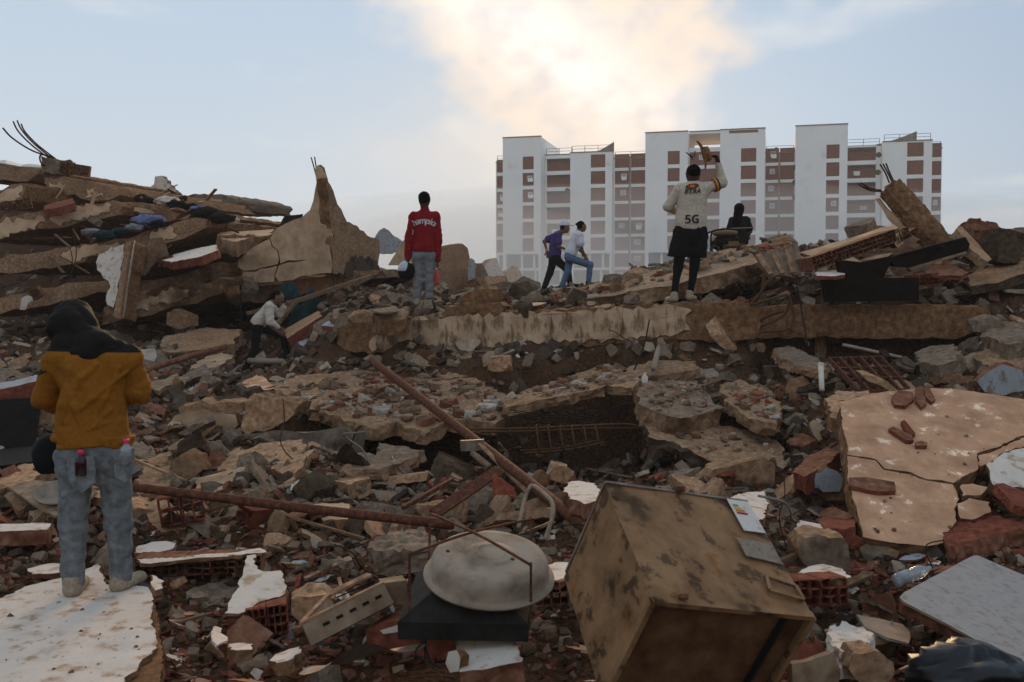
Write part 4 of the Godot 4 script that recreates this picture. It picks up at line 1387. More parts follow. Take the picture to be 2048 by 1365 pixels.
func build_collapsed_building() -> void:
	var bk := Vector3(0.2, 0.02, -1)
	var o := {"jag": 0.05, "step": 0.2, "seg": 0.3, "amp": 0.05, "freq": 1.6, "push": bk, "pjag": 0.07, "core": "floor_slab"}
	var floors := [
		["collapsed_floor", "bare brown roof slab end at the top of the collapsed block", "floor slab", [[0, 340, 25.0], [75, 345, 25.5]], zl([[-120, 340], [0, 345], [120, 350], [205, 378], [195, 400], [140, 440], [0, 432], [-120, 440]]), 7.5, "concrete", "concrete_core", o],
		["collapsed_floor", "broken floor edge with cream render under the bare roof slab", "floor slab", [[0, 390, 22.5], [40, 390, 22.8]], zl([[-120, 500], [0, 480], [110, 448], [125, 470], [100, 540], [0, 562], [-120, 585]]), 7.5, "concrete", "concrete_core", o, [["render_layer", zl([[-100, 510], [0, 490], [100, 458], [105, 500], [95, 535], [0, 555], [-100, 572]]), "plaster_pale"]]],
		["collapsed_floor", "brown tilted floor slab below the bent rebar stump", "floor slab", [[90, 360, 24.0], [230, 385, 25.0]], zl([[230, 425], [330, 415], [470, 440], [600, 480], [645, 520], [600, 540], [560, 548], [430, 532], [240, 482]]), 7.5, "concrete", "concrete_core", o, [["render_layer", zl([[250, 450], [330, 465], [335, 490], [290, 492], [255, 475]]), "plaster_pale"], ["render_layer", zl([[460, 488], [545, 500], [550, 530], [465, 515]]), "plaster_pale"]]],
		["collapsed_floor", "floor slab with two long patches of cream render and brick on top", "floor slab", [[0, 440, 21.3], [235, 415, 22.6]], zl([[-120, 660], [0, 640], [230, 600], [420, 575], [600, 548], [655, 575], [645, 622], [430, 660], [240, 695], [110, 725], [0, 755], [-120, 775]]), 7.5, "concrete", "concrete_core", o, [["render_layer", zl([[-100, 668], [0, 655], [120, 640], [215, 628], [232, 655], [180, 690], [80, 715], [0, 745], [-100, 765]]), "plaster_pale"], ["render_layer", zl([[262, 625], [300, 605], [420, 582], [575, 556], [590, 575], [585, 610], [520, 625], [400, 652], [290, 670], [262, 650]]), "plaster_pale"]]],
		["collapsed_floor", "short brown floor slab jammed behind strewn clothes", "floor slab", [[240, 410, 23.0], [385, 430, 23.6]], zl([[650, 555], [760, 560], [870, 578], [1055, 620], [1000, 645], [905, 668], [830, 650], [690, 605]]), 7.5, "concrete", "concrete_core", o, [["render_layer", zl([[695, 580], [760, 585], [835, 600], [830, 622], [770, 612], [700, 602]]), "plaster_pale"]]],
		["collapsed_floor", "long bowed floor slab with crumbled end beside the striped mattress", "floor slab", [[0, 530, 20.4], [405, 445, 21.5]], zl([[-120, 880], [0, 860], [180, 832], [350, 800], [540, 775], [700, 755], [900, 690], [1060, 640], [1115, 650], [1110, 690], [1030, 735], [950, 768], [850, 790], [700, 815], [550, 850], [330, 905], [150, 930], [0, 942], [-120, 950]]), 7.5, "concrete", "concrete_core", o, [["render_layer", zl([[330, 830], [420, 805], [560, 785], [690, 770], [700, 790], [600, 822], [560, 838], [440, 862], [360, 880], [335, 868]]), "plaster_pale"], ["render_layer", zl([[800, 735], [860, 700], [935, 692], [955, 730], [940, 755], [870, 772], [810, 762]]), "plaster_pale"]]],
		["collapsed_floor", "lowest brown floor slab end over the dark gap", "floor slab", [[0, 610, 19.3], [215, 570, 19.6]], zl([[-120, 1100], [0, 1080], [200, 1032], [420, 1005], [590, 985], [600, 1010], [580, 1042], [380, 1085], [180, 1132], [0, 1168], [-120, 1185]]), 7.5, "concrete", "concrete_core", o],
		["collapsed_floor", "dark sooty floor slab running under the pointed wall", "floor slab", [[255, 580, 19.6], [480, 540, 20.6]], zl([[690, 1040], [860, 985], [1060, 925], [1190, 885], [1300, 900], [1320, 960], [1190, 985], [1000, 1010], [850, 1030], [700, 1065]]), 7.5, "concrete_sooty", "concrete_sooty", o],
		["collapsed_floor", "ragged lower slab with peeling render above the rubble slope", "floor slab", [[200, 650, 18.8], [480, 575, 19.8]], zl([[540, 1230], [560, 1140], [690, 1060], [860, 1030], [1060, 1000], [1310, 960], [1330, 1010], [1180, 1060], [1000, 1115], [860, 1150], [700, 1185]]), 7.5, "concrete_sooty", "concrete_sooty", o, [["render_layer", zl([[690, 1105], [760, 1080], [860, 1055], [960, 1025], [1020, 1030], [1015, 1070], [960, 1100], [880, 1110], [830, 1120], [760, 1140], [720, 1160], [690, 1140]]), "plaster_stained"]]],
	]
	for q in floors:
		piece(q, "collapsed floor slabs")
	# under the pointed wall: a long soffit, its shade painted in as darker concrete
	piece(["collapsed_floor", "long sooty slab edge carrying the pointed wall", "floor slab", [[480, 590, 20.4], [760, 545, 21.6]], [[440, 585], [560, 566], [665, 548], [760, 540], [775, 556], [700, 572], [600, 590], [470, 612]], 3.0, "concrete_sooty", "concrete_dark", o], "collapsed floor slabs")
	# the pointed wall with its return
	var wo := {"jag": 0.04, "step": 0.16, "seg": 0.2, "amp": 0.02, "freq": 2.0}
	var apex := V([628, 330, 21.0])
	var t := thing("pointed_wall", "tall cream wall corner broken to a sharp point above the floors", "wall", Vector3(apex.x, V([640, 556, 21.0]).y, apex.z))
	var pl := [[480, 540, 20.3], [660, 520, 20.2]]
	var crack := [[537, 478], [541, 492], [552, 500], [558, 518], [556, 529]]
	slab("wall_panel", pl, [[664, 330], [660, 545], [600, 553], [557, 562], [549, 552], [556, 531], [590, 524], [615, 519], [590, 521], [558, 527], [560, 518], [554, 499], [543, 491], [539, 477], [550, 456], [585, 440], [619, 420], [625, 400], [630, 378], [628, 345], [627, 335], [634, 328], [642, 334], [649, 352], [652, 380], [660, 420]].slice(1), 0.22, [M.plaster_cream, M.concrete_core], wo, t)
	slab("wall_panel", pl, [[473, 520], [495, 498], [531, 479], [537, 478], [541, 492], [551, 501], [556, 519], [553, 527], [520, 536], [485, 540], [474, 534]], 0.22, [M.plaster_cream, M.concrete_core], wo, t)
	slab("wall_panel", pl, [[485, 543], [520, 539], [553, 531], [547, 551], [545, 562], [520, 567], [490, 563], [478, 551]], 0.22, [M.plaster_stained, M.concrete_core], wo, t)
	slab("return_wall", [[661, 520, 20.2], [757, 520, 23.0]], [[650, 354], [658, 368], [668, 392], [680, 418], [692, 444], [712, 450], [726, 462], [738, 472], [757, 480], [759, 505], [755, 535], [720, 545], [690, 548], [664, 546], [660, 450], [653, 380]], 0.22, [M.concrete, M.concrete_core], wo, t)
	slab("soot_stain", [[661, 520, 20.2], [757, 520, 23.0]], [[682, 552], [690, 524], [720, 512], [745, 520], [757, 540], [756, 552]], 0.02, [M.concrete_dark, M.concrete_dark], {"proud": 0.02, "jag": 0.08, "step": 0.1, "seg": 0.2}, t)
	for q in [[[629, 346, 20.9], [625, 330, 20.9], [620, 313, 20.9]], [[631, 338, 21.0], [629, 325, 21.0], [627, 312, 21.0]]]:
		var pts := vs(q)
		for i in pts.size():
			pts[i] -= t.position
		put("rebar", tube_mesh(curve(pts, 8), 0.014, 6), [M.rebar], t)
	# leaning column with a torn white wall panel
	var c := thing("leaning_column", "tilted concrete column with torn white wall panel hanging beside the floors", "column", V([240, 640, 18.6]))
	slab("column_shaft", [[250, 480, 19.0], [235, 640, 18.5], [265, 480, 18.9]], [[248, 484], [262, 478], [268, 486], [252, 560], [243, 638], [222, 634], [231, 590], [238, 540]], 0.28, [M.concrete, M.concrete_core], {"jag": 0.025, "seg": 0.1, "amp": 0.02}, c)
	slab("column_render", [[266, 480, 18.9], [243, 640, 18.5], [275, 480, 19.4]], [[263, 478], [268, 484], [254, 560], [244, 637], [240, 637], [250, 556]], 0.05, [M.plaster_white, M.concrete_core], {"proud": 0.01, "jag": 0.01}, c)
	slab("wall_panel", [[190, 520, 19.2], [235, 600, 18.75], [240, 490, 19.1]], [[187, 525], [193, 510], [205, 503], [218, 494], [246, 487], [240, 520], [233, 562], [226, 600], [222, 616], [210, 610], [207, 600], [216, 575], [212, 562], [203, 556], [197, 545], [190, 540]], 0.08, [M.plaster_white, M.concrete_core], {"jag": 0.03, "step": 0.08, "seg": 0.2}, c)
	# rubble and things lying between the floors
	var more := [
		["wall_fragment", "white stepped stub of wall on top of the collapsed block", "wall", [33.0], [[298, 394], [299, 370], [304, 368], [306, 352], [322, 350], [324, 356], [330, 358], [331, 366], [338, 368], [341, 376], [347, 378], [353, 392]], 0.4, "plaster_white", "concrete_grey", {"jag": 0.01, "amp": 0.01}],
		["roof_block", "grey flat-topped block of roof far behind the collapsed floors", "roof", [[355, 400, 34.0], [470, 400, 33.0]], [[352, 389], [440, 387], [466, 396], [469, 402], [464, 417], [390, 420], [355, 415]], 3.0, "concrete_grey", "concrete_grey", {"amp": 0.04}, [["render_layer", [[398, 398], [440, 397], [445, 407], [400, 410]], "plaster_cream", 0.05]]],
		["metal_sheet", "dark bent roofing sheet leaning behind the pointed wall", "sheet", [[565, 440, 27.0], [605, 432, 27.5]], [[560, 449], [568, 431], [604, 427], [602, 440]], 0.06, "black_steel", "black_steel", {"jag": 0.01}],
		["wall_fragment", "tan wall slab lying flat before the pointed wall", "wall", [[440, 470, 21.5], [540, 470, 21.0], [500, 455, 23.5]], [[432, 474], [440, 461], [480, 462], [545, 458], [535, 470], [490, 476], [470, 484]], 0.3, "plaster_cream", "concrete", {"jag": 0.05}],
		["wall_fragment", "pale panel with hollow block edge lying on the bowed floor slab", "wall", [[320, 520, 19.4], [430, 490, 19.4], [400, 495, 20.6]], [[318, 520], [345, 508], [380, 498], [428, 489], [432, 500], [400, 512], [340, 524]], 0.14, "plaster_white", "brick", {"jag": 0.03}],
		["furniture_panel", "dark brown upholstered board standing on end among splintered wood", "furniture", [[298, 500, 19.3], [332, 505, 19.5]], [[288, 502], [300, 476], [322, 474], [336, 512], [310, 522], [290, 548], [280, 552], [290, 525]], 0.12, "wood", "wood", {"jag": 0.02}],
		["wall_fragment", "big crumbling wall block leaning at the foot of the pointed wall", "wall", [[440, 480, 20.6], [500, 500, 20.6]], [[435, 470], [470, 466], [530, 478], [510, 495], [475, 515], [445, 510], [430, 490]], 0.8, "concrete_core", "concrete_core", {"jag": 0.06, "seg": 0.15, "amp": 0.06}],
		["wall_fragment", "shard of white wall hanging beside tangled cables", "wall", [[40, 600, 18.8], [62, 600, 18.9]], [[34, 620], [38, 596], [50, 590], [60, 594], [60, 604], [52, 606], [46, 620]], 0.06, "plaster_white", "brick", {"jag": 0.02}],
		["wall_fragment", "cream slab fallen flat under the lowest sooty floor", "wall", [[310, 690, 17.6], [470, 680, 18.0], [400, 650, 19.2]], [[315, 690], [330, 672], [410, 655], [480, 660], [465, 688], [400, 700], [330, 706]], 0.25, "concrete_pale", "concrete", {"jag": 0.05}],
		["wall_fragment", "brown wall slab leaning under the sooty floor near the broken bricks", "wall", [[330, 640, 18.6], [395, 640, 18.8]], [[335, 628], [360, 618], [395, 632], [392, 650], [350, 660], [332, 650]], 0.12, "concrete", "concrete", {"jag": 0.04}],
		["wall_fragment", "rough white-edged slab stub beside the reddish pipe on the slope", "wall", [[272, 720, 15.2], [310, 700, 15.4]], [[272, 700], [306, 698], [310, 712], [304, 726], [274, 716]], 0.3, "plaster_white", "concrete_grey", {"jag": 0.03}],
	]
	for q in more:
		piece(q)
	# bent rebar stump on the roof
	var s := thing("column_stump", "broken column stump with long bent rebar on the roof edge", "column", V([105, 345, 24.5]))
	put("stump", prism(V([84, 330, 24.5]) - s.position, V([140, 338, 24.6]) - s.position, 0.4, 0.35, 0.08), [M.concrete_grey], s).position = V([84, 330, 24.5]) - s.position
	for q in [[[105, 315, 24.4], [60, 300, 24.0], [20, 275, 23.7], [0, 254, 23.5]], [[95, 316, 24.4], [60, 290, 24.2], [32, 262, 24.0], [21, 241, 24.0]], [[100, 316, 24.5], [62, 285, 24.3], [38, 258, 24.2], [29, 239, 24.2]], [[106, 316, 24.5], [70, 288, 24.4], [45, 262, 24.4], [37, 246, 24.4]], [[85, 330, 24.3], [76, 322, 24.2], [77, 308, 24.2], [100, 312, 24.3]]]:
		var pts := vs(q)
		for i in pts.size():
			pts[i] -= s.position
		put("rebar", tube_mesh(curve(pts, 16), 0.02, 6), [M.rebar], s)
	# hollow blocks on the roof and on the floors
	blocks_row("block_wall_stub", "row of broken hollow clay blocks on top of the collapsed block", V([112, 343, 24.2]), V([172, 352, 24.3]), 5, 0.26, 0.2)
	blocks_row("block_wall_stub", "dusty hollow clay blocks lying along the rendered floor slab", V([0, 424, 21.4]), V([60, 415, 21.6]), 4, 0.22, 0.2)
	blocks_row("block_wall_stub", "two hollow clay blocks under the pale panel on the slab", V([312, 535, 19.3]), V([342, 530, 19.3]), 3, 0.2, 0.16)
	blocks_row("block_wall_stub", "hanging clump of hollow clay blocks beside white wall shard", V([62, 602, 18.9]), V([80, 590, 18.9]), 2, 0.2, 0.2)
	piece(["red_brick_wall", "red brick panel resting on the rendered floor slab", "wall", [[85, 412, 21.3], [142, 400, 21.6], [120, 398, 22.5]], [[83, 410], [112, 402], [140, 395], [143, 405], [110, 414], [85, 418]], 0.18, "brick", "brick", {"jag": 0.03}])
	# clutter: clothes, planks, boards
	rng.seed = 404
	var cl := ["blue_cloth", "cloth_black", "cloth_grey", "teal_cloth", "jacket_dark", "cloth_cream", "jacket_dark", "cloth_black"]
	var spots := [[295, 440, 21.0], [310, 447, 20.9], [180, 465, 20.6], [205, 470, 20.5], [350, 408, 22.8], [330, 402, 23.0], [405, 425, 22.0], [420, 430, 22.0], [395, 418, 22.4], [375, 412, 22.6], [265, 455, 20.8], [235, 462, 20.7], [440, 436, 21.8], [460, 440, 22.0], [280, 395, 24.0], [290, 400, 23.8]]
	for i in spots.size():
		var mi := put("cloth_bundle", crumple(0.12 + rng.randf() * 0.1, 900 + i), [M[cl[i % cl.size()]]])
		mi.position = V(spots[i])
		mi.scale = Vector3(1.3, 0.55, 1.0)
		tag(mi, "crumpled clothing lying on the collapsed floors", "clothing", "crumpled clothes")
	for i in 24:
		var px := rng.randf_range(0, 470)
		var py := 560.0 - px * 0.12 - rng.randf_range(0, 4) * 42.0 + rng.randf_range(-12, 12)
		if py < 380.0:
			continue
		var a := P(px, py, 20.2 + (560.0 - py) * 0.022)
		var b := a + Vector3(rng.randf_range(-0.5, 0.5), rng.randf_range(-0.1, 0.4), rng.randf_range(-0.3, 0.3))
		bar_thing("splintered_board", "splintered pale board sticking out between collapsed floors", "board", a, b, rng.randf_range(0.03, 0.1), 0.025, 0.006, ["wood_pale", "wood", "concrete_pale"][i % 3], Vector3.UP, "splintered boards between the floors")
	# loose lumps filling the gaps between the floors
	rubble_kinds()
	for i in 80:
		var px := rng.randf_range(-10, 520)
		var k := rng.randi() % 5
		var py: float = [640.0, 545.0, 470.0, 395.0, 360.0][k] - px * [0.14, 0.2, 0.16, 0.02, -0.12][k] + rng.randf_range(-8, 16)
		if k == 4 and px > 300.0:
			continue
		var at := P(px, py, [19.6, 21.0, 22.0, 24.0, 25.0][k] + rng.randf_range(0.0, 0.7))
		var sz := rng.randf_range(0.1, 0.36)
		var b := Basis.from_euler(Vector3(rng.randf_range(-0.5, 0.5), rng.randf() * TAU, rng.randf_range(-0.5, 0.5))) * Basis.from_scale(Vector3.ONE * sz)
		add_piece(["concrete_chunk", "slab_fragment", "slab_fragment", "brick_shard"][rng.randi() % 4], Transform3D(b, at), "%s lump of debris wedged " + (["under the lowest floor slab", "on the lowest floor slab", "on the bowed floor slab", "on the rendered floor slab", "on the roof slab"][k] as String), "debris", "debris between the collapsed floors", "debris_lump")

func blocks_row(called: String, label: String, a: Vector3, b: Vector3, n: int, h: float, l: float, mat := "brick_dusty", cells := 3) -> Node3D:
	var t := thing(called, label, "clay blocks", a)
	var d := (b - a) / n
	var x := d.normalized()
	var z := (eye - a)
	z = (z - x * z.dot(x)).normalized()
	z.y *= 0.3
	z = (z - x * z.dot(x)).normalized()
	var y := z.cross(x).normalized()
	for i in n:
		var mi := put("clay_block", hollow(d.length() * 0.96, h, l, cells, cells, h * 0.055, 0.03, 600 + i + int(absf(a.x) * 100)), [M[mat]], t)
		mi.transform = Transform3D(Basis(x, y, z), d * (i + 0.5) - z * l * 0.5)
	return t

func crumple(r: float, sd: int) -> ArrayMesh:
	var sp := SphereMesh.new()
	sp.radius = 1.0
	sp.height = 2.0
	sp.radial_segments = 28
	sp.rings = 14
	var arr := sp.get_mesh_arrays()
	var v: PackedVector3Array = arr[Mesh.ARRAY_VERTEX]
	var idx: PackedInt32Array = arr[Mesh.ARRAY_INDEX]
	var out := PackedVector3Array()
	for i in idx:
		var p := v[i]
		var k := 1.0 + 0.55 * nz.get_noise_3d(p.x * 1.3 + sd, p.y * 1.3, p.z * 1.3) + 0.4 * absf(nz.get_noise_3d(p.x * 3.0 + sd, p.y * 3.0, p.z * 3.0))
		out.append(p * r * k)
	return mesh_of(out, true)

func build_background_ruins() -> void:
	var rows := [
		["distant_house", "faint flat-roofed house far off beyond the roof slab", "building", [130.0], [[38, 345], [38, 328], [52, 326], [72, 328], [74, 345]], 8.0, "building_white", "building_white", {"jag": 0.0, "step": 50.0, "amp": 0.0, "seg": 20.0}],
		["distant_house", "faint small house with a mast far off beyond the roof slab", "building", [150.0], [[-20, 345], [-20, 322], [4, 318], [10, 330], [10, 345]], 8.0, "building_white", "building_white", {"jag": 0.0, "step": 50.0, "amp": 0.0, "seg": 20.0}],
		["wall_fragment", "jagged blue-grey stub of wall far beyond the crest", "wall", [40.0], [[745, 500], [749, 470], [758, 460], [767, 455], [774, 460], [782, 470], [793, 474], [804, 484], [798, 500], [782, 508], [760, 506]], 0.4, "paint_blue", "concrete_grey", {"jag": 0.05, "step": 0.3}],
		["wall_fragment", "tan broken wall behind the blue-grey stub", "wall", [38.0], [[775, 530], [790, 505], [806, 480], [815, 478], [822, 490], [825, 530]], 0.4, "plaster_cream", "concrete", {"jag": 0.05, "step": 0.3}],
		["wall_fragment", "brown flat-topped wall leaning in smoke beyond the crest", "wall", [[870, 560, 36.0], [940, 560, 37.0]], [[868, 600], [876, 494], [900, 490], [925, 487], [934, 496], [940, 516], [938, 560], [945, 600]], 0.5, "concrete", "concrete", {"jag": 0.08, "step": 0.3}],
		["wall_fragment", "narrow dark blue pillar stub in the smoke", "wall", [35.0], [[935, 590], [936, 520], [942, 516], [948, 520], [950, 590]], 0.5, "paint_blue", "concrete_grey", {"jag": 0.03}],
		["wall_fragment", "grey-brown panel leaning on the dark blue pillar stub", "wall", [[954, 570, 36.0], [980, 570, 37.0]], [[952, 590], [954, 528], [964, 526], [975, 548], [983, 575], [980, 595]], 0.3, "concrete_grey", "concrete", {"jag": 0.04}],
		["wall_fragment", "pale rendered wall corner broken off before the white block", "wall", [[968, 560, 44.0], [1015, 560, 45.0]], [[966, 600], [969, 528], [980, 520], [994, 515], [1003, 540], [1014, 560], [1018, 600]], 0.4, "plaster_white", "concrete", {"jag": 0.1, "step": 0.3}],
		["wall_fragment", "tilted pale slab in smoke before the white block's lowest storeys", "wall", [[1010, 560, 50.0], [1050, 560, 52.0]], [[1008, 600], [1015, 545], [1035, 532], [1048, 560], [1052, 600]], 0.4, "plaster_cream", "concrete", {"jag": 0.1, "step": 0.3}],
	]
	for q in rows:
		piece(q)
	rng.seed = 505
	rubble_kinds()
	for i in 90:
		var px := rng.randf_range(690, 1080)
		var d := rng.randf_range(24, 36)
		var x := (px - CX) / F * d
		var sz := rng.randf_range(0.25, 0.9)
		add_piece(["concrete_chunk", "slab_fragment"][rng.randi() % 2], lay(x, -d, sz, 0.5, 0.15), "%s debris on the smoking ground beyond the crest", "debris", "debris beyond the crest", "distant_debris")

func zr(a: Array) -> Array:   # places read from an enlarged view of the crest
	var out := []
	for q in a:
		out.append([1300.0 + q[0] / 2.481, 200.0 + q[1] / 2.481])
	return out

func build_crest() -> void:
	var o := {"jag": 0.05, "step": 0.14, "seg": 0.14, "amp": 0.035, "freq": 3.0, "rough_side": 0.02}
	var t := thing("tilted_roof_slab", "long tilted floor slab strewn with crumbs, soot and shade painted dark underneath", "floor slab", V([1340, 600, 14.5]))
	slab("floor_slab", [[1090, 606, 15.0], [1592, 500, 14.6], [1340, 571, 13.4]], [[1085, 607], [1140, 601], [1200, 594], [1270, 584], [1340, 571], [1420, 552], [1480, 535], [1545, 516], [1594, 500], [1584, 486], [1572, 479], [1530, 486], [1480, 499], [1420, 514], [1380, 526], [1310, 541], [1250, 553], [1180, 570], [1120, 590]], 0.2, [M.concrete_grey, M.concrete_sooty], o, t)  # dark side material puts the shade of edge and underside into the colour
	for i in 9:
		var f := i / 8.0
		var a := P(lerpf(1520, 1592, f), lerpf(512, 488, f), 13.85)
		var b := P(lerpf(1545, 1602, f), lerpf(552, 546, f) + (i % 3) * 5.0, 13.6)
		put("broken_joist", prism(a, b, 0.07, 0.09, 0.03, Vector3.BACK, 0.08), [M.concrete_grey if i % 3 else M.concrete], t).position = a - t.position
	# hollow-block slab
	var h := blocks_row("hollow_block_slab", "tilted cream slab showing rows of open hollow clay blocks along its edge", V([1634, 540, 13.3]), V([1802, 482, 13.7]), 7, 0.18, 0.5, "brick_dusty")
	slab("screed", [[1600, 503, 13.9], [1795, 450, 14.2], [1640, 512, 13.5]], [[1602, 505], [1660, 487], [1720, 470], [1790, 447], [1802, 455], [1790, 461], [1720, 486], [1640, 514]], 0.04, [M.plaster_cream, M.concrete_core], {"jag": 0.02, "step": 0.1}, h)
	# broken column with rebar
	var ca := V([1783, 372, 15.3])
	var cb := V([1868, 472, 14.9])
	var c := thing("broken_column", "thick concrete column stub leaning out of the rubble with rebar at its top", "column", cb)
	var shaft := PackedVector3Array()
	var tm := tube_mesh(straight(ca - cb, (cb - ca) * 0.25, 10), 0.2, 9)
	for i in tm.surface_get_arrays(0)[Mesh.ARRAY_INDEX]:
		shaft.append(tm.surface_get_arrays(0)[Mesh.ARRAY_VERTEX][i])
	put("column_shaft", mesh_of(roughen(roughen(subdivide(shaft, 0.06), 0.06, 2.5), 0.02, 12.0)), [M.concrete_core], c)
	slab("column_render", [[1758, 395, 15.05], [1830, 475, 14.7], [1770, 380, 14.95]], [[1757, 398], [1763, 396], [1790, 425], [1815, 455], [1845, 480], [1838, 484], [1812, 476], [1780, 435]], 0.04, [M.plaster_cream, M.concrete_core], {"proud": 0.03, "jag": 0.02}, c)
	for q in [[[1783, 365, 15.2], [1775, 345, 15.2], [1764, 327, 15.2]], [[1788, 362, 15.3], [1779, 343, 15.3], [1770, 326, 15.3]], [[1792, 362, 15.3], [1783, 343, 15.3], [1776, 325, 15.3]], [[1766, 379, 15.1], [1748, 377, 15.0], [1730, 372, 15.0], [1718, 365, 15.0]], [[1766, 380, 15.1], [1745, 375, 15.1], [1735, 370, 15.1], [1724, 364, 15.1]], [[1768, 382, 15.1], [1745, 380, 15.0], [1728, 372, 15.0], [1722, 368, 15.0]]]:
		var pts := vs(q)
		for i in pts.size():
			pts[i] -= cb
		put("rebar", tube_mesh(curve(pts, 12), 0.012, 6), [M.rebar], c)
	var rows := [
		["steel_girder", "black steel girder web lying level on the brown beam", "girder", [[1650, 580, 12.75], [1845, 578, 12.6]], [[1650, 558], [1700, 556], [1842, 555], [1843, 600], [1700, 604], [1658, 604]], 0.22, "black_steel", "black_steel", {"jag": 0.003, "amp": 0.003}],
		["steel_girder", "long black steel plate tilted up to the concrete plank", "girder", [[1785, 520, 13.4], [1938, 480, 13.6]], [[1780, 516], [1860, 493], [1936, 473], [1945, 488], [1938, 504], [1880, 520], [1828, 535], [1795, 532]], 0.12, "black_steel", "black_steel", {"jag": 0.003, "amp": 0.003}],
		["steel_strip", "thin tan-edged steel strip under the tilted black plate", "strip", [[1820, 535, 13.2], [1940, 502, 13.3]], [[1822, 536], [1900, 513], [1938, 502], [1940, 506], [1900, 518], [1824, 540]], 0.05, "steel_dusty", "rust", {"jag": 0.002, "amp": 0.0}],
		["metal_tub", "black metal tub half buried with its pale folded rim", "tub", [[1700, 535, 12.9], [1785, 530, 12.9]], [[1693, 520], [1730, 524], [1788, 508], [1784, 530], [1772, 554], [1735, 560], [1700, 552]], 0.4, "black_steel", "black_steel", {"jag": 0.005, "amp": 0.02, "freq": 2.0}, [["rim", [[1718, 521], [1755, 510], [1790, 506], [1780, 513], [1750, 518]], "plaster_cream", 0.03]]],
		["wall_fragment", "small white tile slab lying before the black tub", "wall", [[1635, 548, 12.8], [1692, 548, 12.8], [1660, 541, 13.6]], [[1634, 546], [1640, 541], [1670, 540], [1690, 543], [1693, 549], [1670, 552], [1638, 551]], 0.05, "plaster_white", "brick", {"jag": 0.02}],
		["concrete_plank", "narrow concrete plank sliding down from the block clump", "plank", [[1922, 458, 14.2], [1985, 525, 13.4], [1935, 455, 14.4]], [[1918, 456], [1928, 452], [1960, 485], [1988, 518], [1980, 524], [1968, 516], [1945, 496]], 0.12, "concrete_pale", "concrete", {"jag": 0.015}],
		["wall_fragment", "tan wall shard propped under the broken column", "wall", [[1790, 470, 13.9], [1840, 455, 14.2]], [[1786, 480], [1800, 462], [1836, 452], [1820, 466], [1812, 482], [1800, 496]], 0.1, "plaster_cream", "brick", {"jag": 0.02}],
		["concrete_slab", "sooty slab leaning on the far end of the heap", "slab", [[1960, 560, 13.6], [2060, 540, 13.6], [2000, 520, 14.6]], [[1935, 552], [1990, 530], [2060, 520], [2070, 540], [2000, 565], [1950, 572]], 0.12, "concrete", "concrete_dark", {"jag": 0.04}],
		["clay_tile_sheet", "stack of dusty clay tiles on the slope below the tilted plate", "tiles", [[1860, 545, 13.0], [1940, 540, 13.2], [1900, 525, 13.8]], [[1855, 545], [1870, 528], [1915, 530], [1942, 545], [1930, 552], [1880, 550]], 0.06, "brick_dusty", "brick", {"jag": 0.02}],
		["concrete_block", "rough block of concrete balanced on the beam behind the rubble", "block", [[920, 600, 14.0], [1000, 600, 14.0]], [[918, 612], [922, 596], [935, 584], [965, 576], [990, 580], [998, 600], [994, 612]], 0.5, "concrete_core", "concrete_core", {"jag": 0.06, "seg": 0.1, "amp": 0.06, "freq": 3.0}],
		["concrete_slab", "low flat block lying on the beam below the balanced block", "slab", [[890, 620, 13.75], [1010, 616, 13.6]], [[888, 632], [890, 612], [930, 606], [1000, 604], [1009, 612], [1006, 626]], 0.5, "concrete_core", "concrete_core", {"jag": 0.03, "seg": 0.12, "amp": 0.04}],
		["concrete_slab", "flat stone slab under the feet of the person in red", "slab", [[755, 625, 14.4], [815, 622, 14.4], [790, 608, 15.4]], [[748, 634], [762, 622], [800, 618], [815, 624], [812, 638], [770, 644]], 0.2, "concrete", "concrete_core", {"jag": 0.04, "seg": 0.12, "amp": 0.04}],
		["metal_sheet", "grey sheet of bent metal lying before the feet of the person in red", "sheet", [[750, 615, 14.3], [815, 610, 14.3], [780, 606, 15.2]], [[740, 620], [760, 614], [790, 612], [800, 620], [790, 624], [758, 625]], 0.02, "concrete_grey", "steel_dusty", {"jag": 0.02}],
		["concrete_slab", "rough plank of concrete in smoke with rebar ends beyond the beam", "slab", [[1010, 580, 20.0], [1065, 570, 20.4]], [[1008, 586], [1016, 576], [1050, 566], [1062, 567], [1060, 577], [1020, 588]], 0.4, "concrete_dark", "concrete_dark", {"jag": 0.05}],
		["metal_sheet", "dark curled sheet beside the start of the tilted slab", "sheet", [[1040, 600, 14.6], [1085, 596, 14.6]], [[1030, 608], [1045, 595], [1065, 588], [1084, 594], [1078, 606]], 0.05, "concrete_grey", "steel_dusty", {"jag": 0.02}],
	]
	for q in rows:
		piece(q)
	piece(["red_brick_wall", "lump of mortared red clay blocks on the far heap", "brick", [[1925, 470, 14.4], [2010, 475, 14.2]], [[1922, 470], [1924, 452], [1946, 440], [1975, 444], [1996, 450], [2013, 464], [2008, 486], [1960, 490], [1932, 484]], 0.35, "brick_dusty", "brick", {"jag": 0.04, "step": 0.09, "seg": 0.05, "amp": 0.07, "freq": 6.0}])
	blocks_row("block_clump", "hollow clay block stuck in mortar beside the black girder", V([1845, 572, 12.8]), V([1885, 568, 12.9]), 2, 0.15, 0.3, "brick")
	blocks_row("block_clump", "clay blocks broken open below the cream hollow slab's end", V([1795, 490, 13.9]), V([1830, 472, 14.0]), 2, 0.16, 0.25)
	rng.seed = 606
	rubble_kinds()
